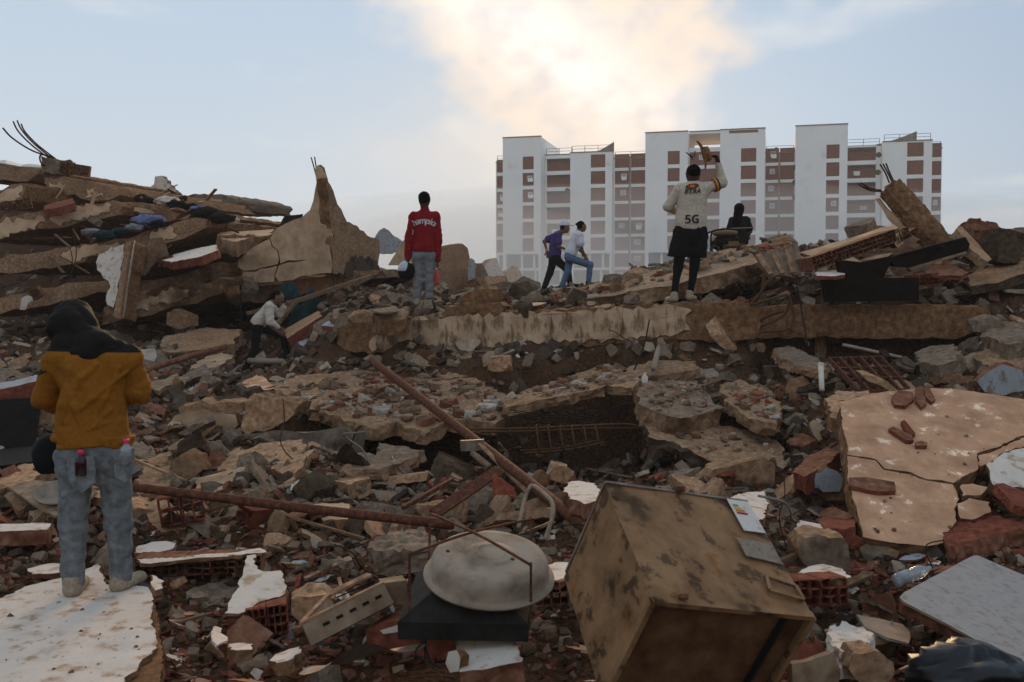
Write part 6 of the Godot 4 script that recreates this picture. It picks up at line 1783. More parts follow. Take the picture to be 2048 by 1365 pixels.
# ---------- the near ground ----------
func build_foreground() -> void:
	var flat0 := Plane(Vector3.UP, 0.0)
	var pw := {"jag": 0.010, "step": 0.035, "seg": 0.12, "amp": 0.008, "freq": 3.0, "rough_side": 0.01}
	# white wall slab that carries the man in the ochre jacket
	var t := thing("fallen_wall_slab", "big fallen wall slab with white plaster face under the jacket man's shoes", "wall", Vector3(-2.3, -0.2, -4.8))
	slab("plaster_face", flat0, [[-110, 1225], [0, 1196], [44, 1177], [113, 1159], [164, 1145], [191, 1131], [200, 1150], [207, 1172], [250, 1174], [294, 1177], [299, 1195], [302, 1214], [296, 1240], [308, 1262], [312, 1300], [280, 1325], [270, 1345], [245, 1360], [235, 1430], [-110, 1430]], 0.03, [M.plaster_white, M.concrete_core], pw, t)
	slab("brick_core", Plane(Vector3.UP, -0.032), [[-110, 1228], [0, 1199], [60, 1176], [164, 1149], [195, 1136], [215, 1176], [300, 1182], [312, 1240], [322, 1340], [300, 1430], [-110, 1430]], 0.15, [M.concrete_core, M.brick_dusty], pw, t)
	piece(["wall_fragment", "thin white-faced wall slab with clay cells behind the jeans", "wall", Plane(Vector3.UP, 0.16), [[-60, 1052], [0, 1050], [60, 1048], [98, 1050], [90, 1062], [30, 1064], [-60, 1068]], 0.1, "plaster_white", "brick_dusty", pw])
	blocks_row("block_clump", "clay blocks broken open below the thin white-faced slab", P(-20, 1108, 6.4), P(95, 1108, 6.5), 2, 0.16, 0.2, "brick_dusty", 2)
	piece(["wall_fragment", "white scrap of wall face lying behind the fallen slab", "wall", Plane(Vector3.UP, 0.0), [[50, 1140], [90, 1130], [160, 1128], [150, 1142], [110, 1150], [60, 1152]], 0.03, "plaster_white", "brick_dusty", pw])
	# wall piece with the T-shaped white face on hollow blocks
	var w := thing("wall_fragment", "broken hollow-block wall piece with a T-shaped white face", "wall", V([520, 1250, 5.0]))
	var wp := Plane(V([450, 1228, 5.0]), V([492, 1112, 5.75]), V([574, 1180, 5.35]))
	if wp.normal.y < 0.0:
		wp = -wp
	slab("plaster_face", wp, zf([[1310, 845], [1325, 790], [1350, 745], [1395, 690], [1390, 650], [1410, 610], [1425, 540], [1440, 512], [1482, 502], [1478, 560], [1495, 590], [1530, 605], [1640, 596], [1650, 640], [1675, 690], [1660, 735], [1560, 765], [1480, 795], [1440, 835], [1390, 850]]), 0.03, [M.plaster_white, M.concrete_core], {"jag": 0.012, "step": 0.035, "seg": 0.1, "amp": 0.006}, w)
	slab("brick_core", wp, zf([[1330, 845], [1400, 700], [1440, 540], [1482, 510], [1495, 600], [1640, 602], [1688, 700], [1665, 740], [1480, 805], [1430, 845]]), 0.09, [M.brick_dusty, M.brick], {"jag": 0.012, "step": 0.05, "seg": 0.12, "amp": 0.006, "proud": -0.032}, w)
	blocks_into(w, V([492, 1284, 5.0]), V([577, 1270, 5.05]), 2, 0.15, 0.22, 3)
	blocks_into(w, V([460, 1272, 5.05]), V([492, 1276, 5.0]), 1, 0.1, 0.2, 2)
	# long hollow-block strip behind it
	var s := blocks_row("wall_fragment", "long strip of hollow-block wall lying on its face with white edge", P(262, 1158, 5.75), P(520, 1150, 5.85), 5, 0.11, 0.24, "brick_dusty", 3)
	slab("plaster_face", Plane(Vector3.UP, V([400, 1118, 5.8]).y), [[268, 1120], [400, 1112], [455, 1108], [520, 1098], [530, 1106], [450, 1116], [390, 1119], [280, 1130]], 0.02, [M.plaster_white, M.concrete_core], pw, s)
	# white flakes and tiles of plaster near by
	var rows := [
		["wall_fragment", "loose white-faced slab lying flat behind the long strip", "wall", Plane(Vector3.UP, 0.05), zf([[770, 490], [800, 450], [880, 425], [960, 425], [1020, 438], [1005, 462], [940, 480], [860, 492]]), 0.035, "plaster_white", "brick_dusty", pw],
		["wall_fragment", "upright white-faced shard beside the fallen slab", "wall", [[290, 1180, 4.9], [325, 1175, 4.95], [305, 1150, 5.15]], zf([[865, 625], [900, 630], [945, 655], [948, 700], [900, 712], [880, 680]]), 0.03, "plaster_white", "brick_dusty", pw],
		["wall_fragment", "white-faced lump before the T-shaped wall piece", "wall", [[455, 1310, 4.35], [505, 1300, 4.4], [480, 1290, 4.6]], zf([[1325, 1035], [1400, 1022], [1470, 1028], [1465, 1060], [1390, 1075], [1340, 1065]]), 0.05, "plaster_white", "concrete_core", pw],
		["wall_fragment", "pointed white-faced lump beside the curled metal strip", "wall", [[535, 1325, 4.3], [600, 1305, 4.4], [570, 1295, 4.6]], zf([[1570, 1120], [1600, 1090], [1680, 1060], [1755, 1048], [1740, 1085], [1680, 1125], [1620, 1135]]), 0.06, "plaster_white", "concrete_core", pw],
		["wall_fragment", "white torn paint flake curled on red chips", "wall", [[420, 1275, 4.5], [455, 1285, 4.5], [440, 1260, 4.8]], zf([[1225, 960], [1250, 930], [1285, 935], [1290, 965], [1330, 985], [1320, 1020], [1270, 1028], [1240, 1000]]), 0.012, "plaster_white", "plaster_white", {"jag": 0.01, "amp": 0.02, "freq": 6.0, "seg": 0.05}],
		["wall_fragment", "square white-faced wall piece sitting on brick before the ventilator", "wall", [[912, 1345, 4.1], [1040, 1326, 4.1], [960, 1258, 4.55]], [[912, 1267], [924, 1259], [980, 1256], [1008, 1260], [1024, 1270], [1034, 1300], [1043, 1326], [1000, 1334], [945, 1343], [916, 1348], [912, 1300]], 0.09, "plaster_white", "brick_dusty", pw],
		["wall_fragment", "small white offcut leaning on the square white-faced piece", "wall", [[890, 1345, 4.15], [918, 1345, 4.1]], [[888, 1330], [895, 1308], [912, 1304], [920, 1320], [916, 1348], [898, 1350]], 0.05, "plaster_white", "concrete_core", pw],
		["wall_fragment", "white wall corner standing behind the grey split block", "wall", [[1595, 1070, 6.2], [1680, 1075, 6.2], [1640, 1045, 6.6]], [[1588, 1090], [1592, 1060], [1604, 1043], [1640, 1050], [1680, 1058], [1682, 1078], [1640, 1076], [1610, 1085], [1600, 1105]], 0.08, "plaster_white", "brick_dusty", pw],
		["concrete_block", "grey split concrete block beside the battered appliance", "block", [[1600, 1110, 5.7], [1702, 1110, 5.7]], [[1600, 1098], [1612, 1080], [1640, 1072], [1690, 1075], [1702, 1092], [1700, 1148], [1640, 1150], [1608, 1130]], 0.28, "concrete_grey", "concrete", {"jag": 0.02, "step": 0.06, "seg": 0.06, "amp": 0.02, "freq": 6.0}],
		["wall_fragment", "white-faced panel leaning behind the battered appliance", "wall", [[1455, 1010, 5.9], [1530, 1020, 6.0], [1500, 985, 6.6]], [[1450, 1002], [1480, 990], [1530, 985], [1538, 1010], [1530, 1040], [1505, 1045], [1480, 1015]], 0.1, "plaster_white", "brick_dusty", pw],
		["red_brick_wall", "red brick lump with scored face beside the tan panel", "brick", [[1660, 1050, 6.5], [1712, 1050, 6.5], [1690, 1030, 6.9]], [[1640, 1045], [1650, 1032], [1712, 1030], [1714, 1055], [1690, 1062], [1650, 1060]], 0.12, "brick", "brick", pw],
		["wall_fragment", "blue painted stone-like wall lump beside the tan panel", "wall", [[1630, 960, 7.5], [1690, 960, 7.5]], [[1632, 978], [1636, 950], [1655, 938], [1680, 945], [1690, 960], [1684, 985], [1650, 985]], 0.2, "paint_blue", "concrete_core", pw],
		["red_brick_wall", "scored clay brick lump tipped up behind the blue painted lump", "brick", [[1590, 935, 7.8], [1680, 910, 8.0], [1640, 895, 8.4]], [[1588, 945], [1620, 912], [1660, 895], [1682, 905], [1660, 930], [1610, 955]], 0.14, "brick_dusty", "brick", pw],
		["wall_fragment", "white stone-like plaster lump beside the fridge door", "wall", [[1662, 1280, 4.5], [1750, 1280, 4.5], [1700, 1255, 4.8]], [[1664, 1290], [1668, 1262], [1690, 1250], [1725, 1256], [1752, 1278], [1740, 1300], [1690, 1306]], 0.12, "plaster_white", "plaster_white", {"jag": 0.02, "seg": 0.04, "amp": 0.03, "freq": 9.0}],
		["glass_sheet", "blue-grey sheet of broken glass lying on bricks", "glass", [[1720, 1240, 4.9], [1825, 1275, 4.7], [1780, 1235, 5.1]], [[1716, 1232], [1760, 1240], [1810, 1252], [1825, 1268], [1822, 1290], [1780, 1280], [1735, 1258]], 0.012, "steel_plain", "steel_plain", {"jag": 0.004, "amp": 0.0}],
		["concrete_block", "large brown lump before the fridge door", "block", [[1705, 1335, 4.1], [1795, 1335, 4.1]], [[1704, 1345], [1715, 1315], [1745, 1305], [1780, 1318], [1795, 1340], [1780, 1372], [1720, 1372]], 0.18, "concrete", "concrete", {"jag": 0.02, "seg": 0.04, "amp": 0.025, "freq": 8.0}],
		["metal_sheet", "open dark metal box edge beside the battered appliance", "sheet", [[1590, 1345, 3.9], [1680, 1330, 4.0]], [[1585, 1330], [1620, 1325], [1670, 1310], [1685, 1345], [1680, 1400], [1590, 1400]], 0.03, "steel_dusty", "steel_dusty", {"jag": 0.004}],
		["red_brick_wall", "row of bricks with white mortar under the ventilator", "brick", [[730, 1275, 4.6], [910, 1290, 4.45]], [[730, 1262], [790, 1245], [830, 1255], [910, 1262], [915, 1320], [820, 1312], [735, 1300]], 0.25, "brick", "brick", {"jag": 0.008, "step": 0.08, "amp": 0.008}, [["mortar_smear", [[760, 1262], [800, 1255], [822, 1262], [800, 1270], [765, 1272]], "plaster_white", 0.012]]],
		["concrete_block", "layered grey lump of crumbling concrete behind the open tray", "block", [[735, 1100, 5.7], [865, 1085, 5.8], [800, 1060, 6.2]], [[734, 1098], [750, 1080], [790, 1062], [850, 1058], [866, 1075], [862, 1100], [800, 1102], [750, 1106]], 0.14, "concrete_grey", "concrete_grey", {"jag": 0.02, "seg": 0.04, "amp": 0.035, "freq": 9.0}],
	]
	for q in rows:
		piece(q)
	# hollow blocks with white mortar
	var hb := blocks_row("hollow_block_lump", "two hollow clay blocks with white plaster top beside the appliance", V([1592, 1222, 5.0]), V([1706, 1214, 5.05]), 2, 0.14, 0.22, "brick", 3)
	slab("plaster_face", [[1592, 1175, 5.05], [1706, 1160, 5.1], [1640, 1132, 5.45]], [[1592, 1150], [1620, 1136], [1650, 1130], [1690, 1140], [1706, 1158], [1680, 1164], [1640, 1160], [1600, 1168]], 0.03, [M.plaster_white, M.concrete_core], pw, hb)
	blocks_row("hollow_block_lump", "sooty hollow blocks under white plaster behind the ventilator cap", V([1070, 1218, 5.0]), V([1140, 1214, 5.0]), 2, 0.12, 0.2, "brick_dusty", 2)
	piece(["wall_fragment", "white plaster ledge between ventilator cap and appliance", "wall", [[1068, 1162, 5.1], [1150, 1160, 5.1], [1110, 1130, 5.5]], [[1070, 1164], [1080, 1140], [1110, 1127], [1150, 1128], [1152, 1158], [1120, 1166]], 0.04, "plaster_white", "brick_dusty", pw])
	blocks_row("hollow_block_lump", "clay block broken to wavy layers behind the low pipe", V([318, 1060, 6.8]), V([410, 1040, 6.9]), 2, 0.2, 0.22, "brick", 2)
	tan_panel(pw)
	appliance()
	ventilator()
	tray_and_strip()
	# fridge door lying on the rubble
	var d := thing("appliance_door", "dusty white appliance door lying tilted on the rubble", "door", V([1930, 1250, 4.6]))
	var dp := [[1806, 1199, 4.75], [1956, 1113, 5.7], [2060, 1340, 4.2]]
	slab("door_skin", dp, [[1803, 1197], [1812, 1188], [1880, 1152], [1950, 1114], [1960, 1113], [2010, 1134], [2110, 1178], [2110, 1376], [2050, 1338], [1980, 1296], [1900, 1252], [1812, 1207]], 0.012, [M.white_enamel, M.steel_dusty], {"jag": 0.0, "step": 0.5, "amp": 0.004, "freq": 3.0, "seg": 0.1}, d)
	slab("door_body", dp, [[1806, 1199], [1812, 1192], [1880, 1156], [1950, 1118], [1960, 1117], [2010, 1138], [2106, 1180], [2106, 1370], [2050, 1334], [1980, 1292], [1900, 1248], [1814, 1205]], 0.055, [M.steel_dusty, M.rust], {"jag": 0.0, "step": 0.5, "amp": 0.0, "proud": -0.013}, d)
	# black bag
	var bag := put("plastic_bag", crumple(0.17, 33), [M.black_plastic])
	bag.position = V([1945, 1352, 4.1])
	bag.scale = Vector3(1.5, 0.6, 1.0)
	tag(bag, "shiny black plastic bag under the edge of the appliance door", "bag")
	var pb := thing("plastic_bottle", "crushed clear bottle with blue label beside the appliance door", "bottle", V([1795, 1165, 5.3]))
	var bm := put("bottle_body", lathe([[0, 0], [0.035, 0.0], [0.036, 0.09], [0.03, 0.1], [0.036, 0.11], [0.034, 0.16], [0.012, 0.2], [0.012, 0.215], [0, 0.215]]), [M.clear_plastic], pb)
	bm.rotation = Vector3(0.4, 0.3, -1.25)
	var lb := put("label", lathe([[0.0365, 0.02], [0.0375, 0.02], [0.0375, 0.075], [0.0365, 0.075]]), [M.paint_blue], pb)
	lb.rotation = bm.rotation

func blocks_into(parent: Node3D, a: Vector3, b: Vector3, n: int, h: float, l: float, cells: int) -> void:
	var d := (b - a) / n
	var x := d.normalized()
	var z := (eye - a)
	z.y *= 0.3
	z = (z - x * z.dot(x)).normalized()
	var y := z.cross(x).normalized()
	for i in n:
		var mi := put("clay_block", hollow(d.length() * 0.96, h, l, cells, cells, h * 0.06, 0.02, 700 + i + int(absf(a.x) * 100)), [M.brick], parent)
		mi.transform = Transform3D(Basis(x, y, z), a + d * (i + 0.5) - z * l * 0.5 - parent.position)

func tan_panel(pw: Dictionary) -> void:
	var pl := Plane(V([1729, 1076, 6.35]), V([1690, 803, 8.15]), V([2048, 880, 7.6]))
	if pl.normal.y < 0.0:
		pl = -pl
	var t := thing("cracked_wall", "large tan painted wall panel with white flakes and a long crack", "wall", V([1800, 1090, 6.4]))
	var o := {"jag": 0.006, "step": 0.05, "seg": 0.12, "amp": 0.01, "freq": 2.5, "rough_side": 0.02}
	slab("upper_face", pl, [[1683, 804], [1700, 800], [1733, 790], [1760, 788], [1792, 782], [1858, 776], [1905, 778], [1951, 784], [2048, 798], [2130, 808], [2130, 866], [2048, 874], [1998, 897], [1959, 909], [1963, 940], [1912, 967], [1858, 959], [1827, 948], [1772, 938], [1757, 920], [1698, 911], [1698, 893], [1687, 850]], 0.15, [M.paint_tan, M.concrete_core], o, t)
	slab("lower_face", pl, [[1698, 913.5], [1756.5, 922.5], [1771.5, 940.5], [1826.5, 950.5], [1857.5, 961.5], [1911, 969.5], [1918, 985], [1922, 1000], [1912, 1020], [1918, 1045], [1900, 1068], [1905, 1086], [1858, 1096], [1800, 1088], [1772, 1084], [1729, 1076], [1722, 1040], [1712, 1006], [1700, 963]], 0.15, [M.paint_tan, M.concrete_core], o, t)
	var sm := {"jag": 0.012, "step": 0.04, "seg": 0.1, "amp": 0.006}
	var rows := [
		["wall_fragment", "small tan chip in the hole of the tan panel", "wall", pl, [[1928, 972], [1950, 970], [1980, 976], [1967, 992], [1929, 994]], 0.05, "paint_tan", "concrete_core", sm],
		["wall_fragment", "white-edged tan piece below the hole of the tan panel", "wall", pl, [[1920, 1010], [1944, 998], [1983, 1006], [1987, 1026], [1951, 1042], [1924, 1038]], 0.06, "paint_tan", "brick", sm],
		["wall_fragment", "white plaster piece broken off beside the tan panel's crack", "wall", pl, [[1979, 932], [2000, 915], [2022, 906], [2080, 890], [2080, 985], [2040, 975], [2010, 985], [1990, 970]], 0.08, "plaster_white", "concrete_core", sm],
		["wall_fragment", "tan triangle of wall above the broken corner", "wall", pl, [[1962, 912], [1998, 901], [2048, 878], [2080, 876], [2080, 888], [2020, 903], [1978, 930], [1966, 935]], 0.08, "paint_tan", "concrete_core", sm],
	]
	for q in rows:
		piece(q)
	piece(["red_brick_wall", "lump of red brick and mortar lying on the tan panel's broken corner", "brick", [[1895, 1090, 6.15], [2040, 1040, 6.5], [1950, 1035, 6.7]], [[1893, 1056], [1936, 1042], [1990, 1030], [2040, 1040], [2080, 1030], [2080, 1052], [2030, 1062], [1951, 1086], [1912, 1104], [1897, 1090]], 0.12, "brick", "brick_dusty", {"jag": 0.02, "step": 0.05, "seg": 0.05, "amp": 0.03, "freq": 7.0}])
	piece(["red_brick_wall", "red brick strip beside the white plaster piece", "brick", [[1992, 968, 6.9], [2060, 1000, 6.7], [2010, 955, 7.2]], [[1995, 970], [2015, 966], [2070, 985], [2070, 1020], [2035, 1012]], 0.06, "brick", "brick", sm])
	# clay pieces lying on the panel
	var bits := [[[1700, 965], [1735, 964], [1792, 974], [1794, 992], [1760, 994], [1700, 982]], [[1786, 800], [1800, 788], [1828, 792], [1832, 806], [1815, 820], [1792, 818]], [[1834, 783], [1848, 780], [1856, 816], [1846, 822], [1834, 810]], [[1850, 782], [1862, 780], [1874, 808], [1866, 812], [1854, 802]], [[1780, 866], [1790, 862], [1826, 880], [1830, 890], [1815, 890]], [[1804, 852], [1812, 848], [1834, 876], [1822, 880]], [[1833, 894], [1845, 890], [1858, 895], [1856, 900], [1834, 900]]]
	for b in bits:
		var mi := slab("clay_strip", pl, b, 0.032, [M.brick_dusty if b.size() > 4 else M.brick, M.brick], {"jag": 0.004, "step": 0.06, "amp": 0.003, "proud": 0.034})
		tag(mi, "strip of broken clay block lying on the tan wall panel", "brick shard", "clay strips on the tan panel")

func appliance() -> void:
	# a battered fridge lying on its side, one corner towards the viewer
	var D := V([1308, 1209, 3.45])
	var k := 3.45 / 3.6
	var A := V([1211, 969, 4.19 * k])
	var C := V([1630, 1239, 3.81 * k])
	var ea := (A - D)
	var ec := (C - D)
	var en := ea.cross(ec).normalized()
	if en.y > 0.0:
		en = -en
	ec = (ec - ea.normalized() * ec.dot(ea.normalized()))
	var dn := en * 0.52
	var t := thing("battered_appliance", "battered dusty fridge lying tipped on its side on the rubble", "fridge", D + dn)
	var org := t.position
	var arr := PackedVector3Array()
	var c := [D - org, D + ea - org, D + ea + ec - org, D + ec - org]
	var mid: Vector3 = (ea + ec + dn) * 0.5 + D - org
	# casing: top, two sides, far side; the end towards the viewer is set back
	var faces := [[c[0], c[1], c[2], c[3]], [c[0], c[1], c[1] + dn, c[0] + dn], [c[3], c[2], c[2] + dn, c[3] + dn], [c[1], c[2], c[2] + dn, c[1] + dn], [c[0] + dn, c[1] + dn, c[2] + dn, c[3] + dn]]
	for f in faces:
		quad(arr, f[0], f[1], f[2], f[3], (f[0] + f[1] + f[2] + f[3]) * 0.25 - mid)
	arr = subdivide(arr, 0.045)
	for i in arr.size():
		var p := arr[i]
		var q := nz.get_noise_3d(p.x * 2.6 + 3.0, p.y * 2.6, p.z * 2.6)
		arr[i] = p + en * q * 0.010 + bump3(p, 0.006, 1.6)
	put("casing", mesh_of(arr, false), [M.fridge], t)
	# the near end: rim, recessed panel and a slot
	var inn := ea.normalized()
	var e0: Vector3 = c[0] + inn * 0.03
	var e1: Vector3 = c[3] + inn * 0.03
	var end := PackedVector3Array()
	quad(end, e0, e1, e1 + dn, e0 + dn, -inn)
	put("end_panel", mesh_of(roughen(subdivide(end, 0.06), 0.006, 3.0)), [M.fridge_end], t)
	var rim := PackedVector3Array()
	bar_tris(rim, c[0] + inn * 0.012, c[3] + inn * 0.012, 0.03, 0.02, en)
	bar_tris(rim, c[0] + inn * 0.012, c[0] + dn + inn * 0.012, 0.03, 0.02, ec)
	bar_tris(rim, c[3] + inn * 0.012, c[3] + dn + inn * 0.012, 0.03, 0.02, ec)
	put("end_rim", mesh_of(rim), [M.fridge], t)
	var slot := PackedVector3Array()
	bar_tris(slot, e1 - ec * 0.16 - inn * 0.004 + dn * 0.05, e1 - ec * 0.16 - inn * 0.004 + dn * 0.98, 0.012, 0.05, inn)
	put("slot", mesh_of(slot), [M.black_plastic], t)
	# pale edge strips, sticker, latch, foot
	var strip := PackedVector3Array()
	bar_tris(strip, c[1] - en * 0.006, c[2] - en * 0.006, 0.012, 0.01, en)
	bar_tris(strip, c[1] - en * 0.004 + (c[0] - c[1]) * 0.0, c[1] + dn * 0.95 - en * 0.004, 0.012, 0.01, ec)
	put("edge_strip", mesh_of(strip), [M.steel_plain], t)
	var face := func(u: float, v: float, up: float) -> Vector3: return D - org + ea * v + ec * u - en * up
	var q := PackedVector3Array()
	quad(q, face.call(0.83, 0.98, 0.017), face.call(0.985, 0.98, 0.017), face.call(0.985, 0.68, 0.017), face.call(0.83, 0.68, 0.017), -en)
	put("energy_sticker", mesh_of(q), [M.paper], t)
	for i in 4:
		var s := PackedVector3Array()
		var v0 := 0.93 - i * 0.025
		quad(s, face.call(0.85, v0, 0.0185), face.call(0.89 + i * 0.012, v0, 0.0185), face.call(0.89 + i * 0.012, v0 - 0.018, 0.0185), face.call(0.85, v0 - 0.018, 0.0185), -en)
		put("sticker_bar", mesh_of(s), [[M.sticker_green, M.print_yellow, M.sticker_orange, M.print_red][i]], t)
	var q2 := PackedVector3Array()
	quad(q2, face.call(0.74, 0.60, 0.019), face.call(0.975, 0.58, 0.019), face.call(0.975, 0.40, 0.019), face.call(0.74, 0.44, 0.019), -en)
	put("worn_sticker", mesh_of(q2), [M.sticker_worn], t)
	var la := PackedVector3Array()
	for e in [[[0.77, 0.16], [0.80, 0.28]], [[0.80, 0.28], [0.97, 0.22]], [[0.97, 0.22], [0.97, 0.11]], [[0.97, 0.11], [0.77, 0.16]]]:
		bar_tris(la, face.call(e[0][0], e[0][1], 0.02), face.call(e[1][0], e[1][1], 0.02), 0.014, 0.014, en)
	put("handle_frame", mesh_of(la), [M.fridge], t)
	var kn := put("latch", lathe([[0, 0], [0.02, 0], [0.02, 0.018], [0.012, 0.024], [0, 0.024]], 12), [M.rust], t)
	kn.position = face.call(0.5, 0.985, 0.02)
	var kn2 := put("knob", lathe([[0, 0], [0.018, 0], [0.018, 0.012], [0, 0.014]], 12), [M.rust], t)
	kn2.position = face.call(0.18, 0.03, 0.016)
	keep_off.append([D.x + 0.2, D.z - 0.2, 0.45])

func ventilator() -> void:
	var base := V([938, 1262, 4.45])
	var t := thing("roof_ventilator", "dusty round roof ventilator cap on a square black base", "ventilator", base)
	var up := Vector3(0.07, 1, 0.24).normalized()
	var x := Vector3(1, -0.02, 0.1)
	x = (x - up * x.dot(up)).normalized()
	var B := Basis(x, up, x.cross(up))
	var at := func(px: float, py: float, d: float) -> Vector3: return P(px, py, d) - base
	var cap := put("cap", lathe([[0.0, 0.118], [0.098, 0.118], [0.108, 0.114], [0.113, 0.106], [0.125, 0.105], [0.21, 0.108], [0.236, 0.105], [0.254, 0.096], [0.265, 0.080], [0.272, 0.055], [0.276, 0.022], [0.284, 0.008], [0.303, 0.002], [0.304, -0.008], [0.27, -0.002], [0.25, 0.05], [0.0, 0.08]], 56), [M.vent_cap], t)
	cap.transform = Transform3D(B, at.call(978, 1152, 4.55))
	var emb := put("emblem_ring", lathe([[0.056, 0.1175], [0.062, 0.1215], [0.068, 0.1215], [0.074, 0.1175]], 40, 1.0, 1.0), [M.vent_cap], t)
	emb.transform = cap.transform
	var neck := put("throat", lathe([[0.16, 0.06], [0.17, -0.06], [0.2, -0.12]], 32), [M.black_steel], t)
	neck.transform = cap.transform
	# pyramid base
	var hood := PackedVector3Array()
	var s0 := 0.285
	var s1 := 0.15
	var lo := []
	var hi := []
	for k in 4:
		var sx := [-1, 1, 1, -1][k] as float
		var sz := [1, 1, -1, -1][k] as float
		lo.append(Vector3(sx * s0, 0.0, sz * s0))
		hi.append(Vector3(sx * s1, 0.085, sz * s1))
	for k in 4:
		var n := (k + 1) % 4
		quad(hood, lo[k], lo[n], hi[n], hi[k], (lo[k] + lo[n]) * 0.5)
		quad(hood, lo[k], lo[n], lo[n] - Vector3(0, 0.08, 0), lo[k] - Vector3(0, 0.08, 0), (lo[k] + lo[n]) * 0.5)
	quad(hood, hi[0], hi[1], hi[2], hi[3], Vector3.UP)
	var hd := put("base_hood", mesh_of(hood), [M.vent_base], t)
	hd.transform = Transform3D(Basis(Vector3(1, 0, 0.06).normalized(), Vector3(0.02, 1, 0.12).normalized(), Vector3(-0.06, -0.12, 1).normalized()).orthonormalized(), at.call(938, 1196, 4.55))
	# rusty guard frame
	for q in [[[818, 1240, 4.35], [818, 1112, 4.3]], [[1062, 1240, 4.35], [1062, 1128, 4.3]], [[856, 1140, 4.85], [860, 1040, 4.9]], [[1062, 1120, 4.85], [1062, 1036, 4.9]]]:
		var arr := PackedVector3Array()
		bar_tris(arr, at.call(q[0][0], q[0][1], q[0][2]), at.call(q[1][0], q[1][1], q[1][2]), 0.011, 0.011, Vector3.BACK)
		put("guard_post", mesh_of(arr), [M.rust], t)
	for q in [[[862, 1030, 4.85], [960, 1078, 4.45], [1060, 1132, 4.25]], [[816, 1112, 4.3], [940, 1072, 4.5], [1066, 1040, 4.85]]]:
		put("guard_bar", tube_mesh(curve([at.call(q[0][0], q[0][1], q[0][2]), at.call(q[1][0], q[1][1] - 4, q[1][2]), at.call(q[2][0], q[2][1], q[2][2])], 10), 0.0065, 6), [M.rust], t)
	for q in [[895, 1106], [1025, 1122], [1053, 1066], [933, 1058]]:
		var bl := put("bolt", lathe([[0, 0], [0.009, 0], [0.009, 0.006], [0, 0.008]], 8), [M.rust], t)
		bl.transform = Transform3D(B, at.call(q[0], q[1], 4.42 if q[1] > 1090 else 4.7))
	tube_thing("bent_tube", "bent dusty metal tube standing like a hoop behind the ventilator cap", "tube", vs([[1037, 1058, 5.1], [1050, 1000, 5.2], [1058, 980, 5.2], [1068, 974, 5.2], [1096, 996, 5.1], [1106, 1012, 5.05], [1104, 1040, 5.0], [1090, 1082, 4.95]]), 0.011, "pvc", "", 40, 9)
	keep_off.append([base.x, base.z - 0.1, 0.34])
	for q in [[[1030, 1180, 4.8], [820, 1230, 4.5], [845, 1290, 4.3], [850, 1320, 4.25]], [[870, 1262, 4.35], [850, 1290, 4.3], [865, 1340, 4.15]], [[945, 1255, 4.3], [860, 1275, 4.3], [830, 1310, 4.2], [880, 1340, 4.1]]]:
		tube_thing("loose_wire", "thin dark wire trailing before the ventilator base", "wire", vs(q).slice(1 if q.size() > 3 else 0), 0.004, "cable", "wires by the ventilator", 20, 5)

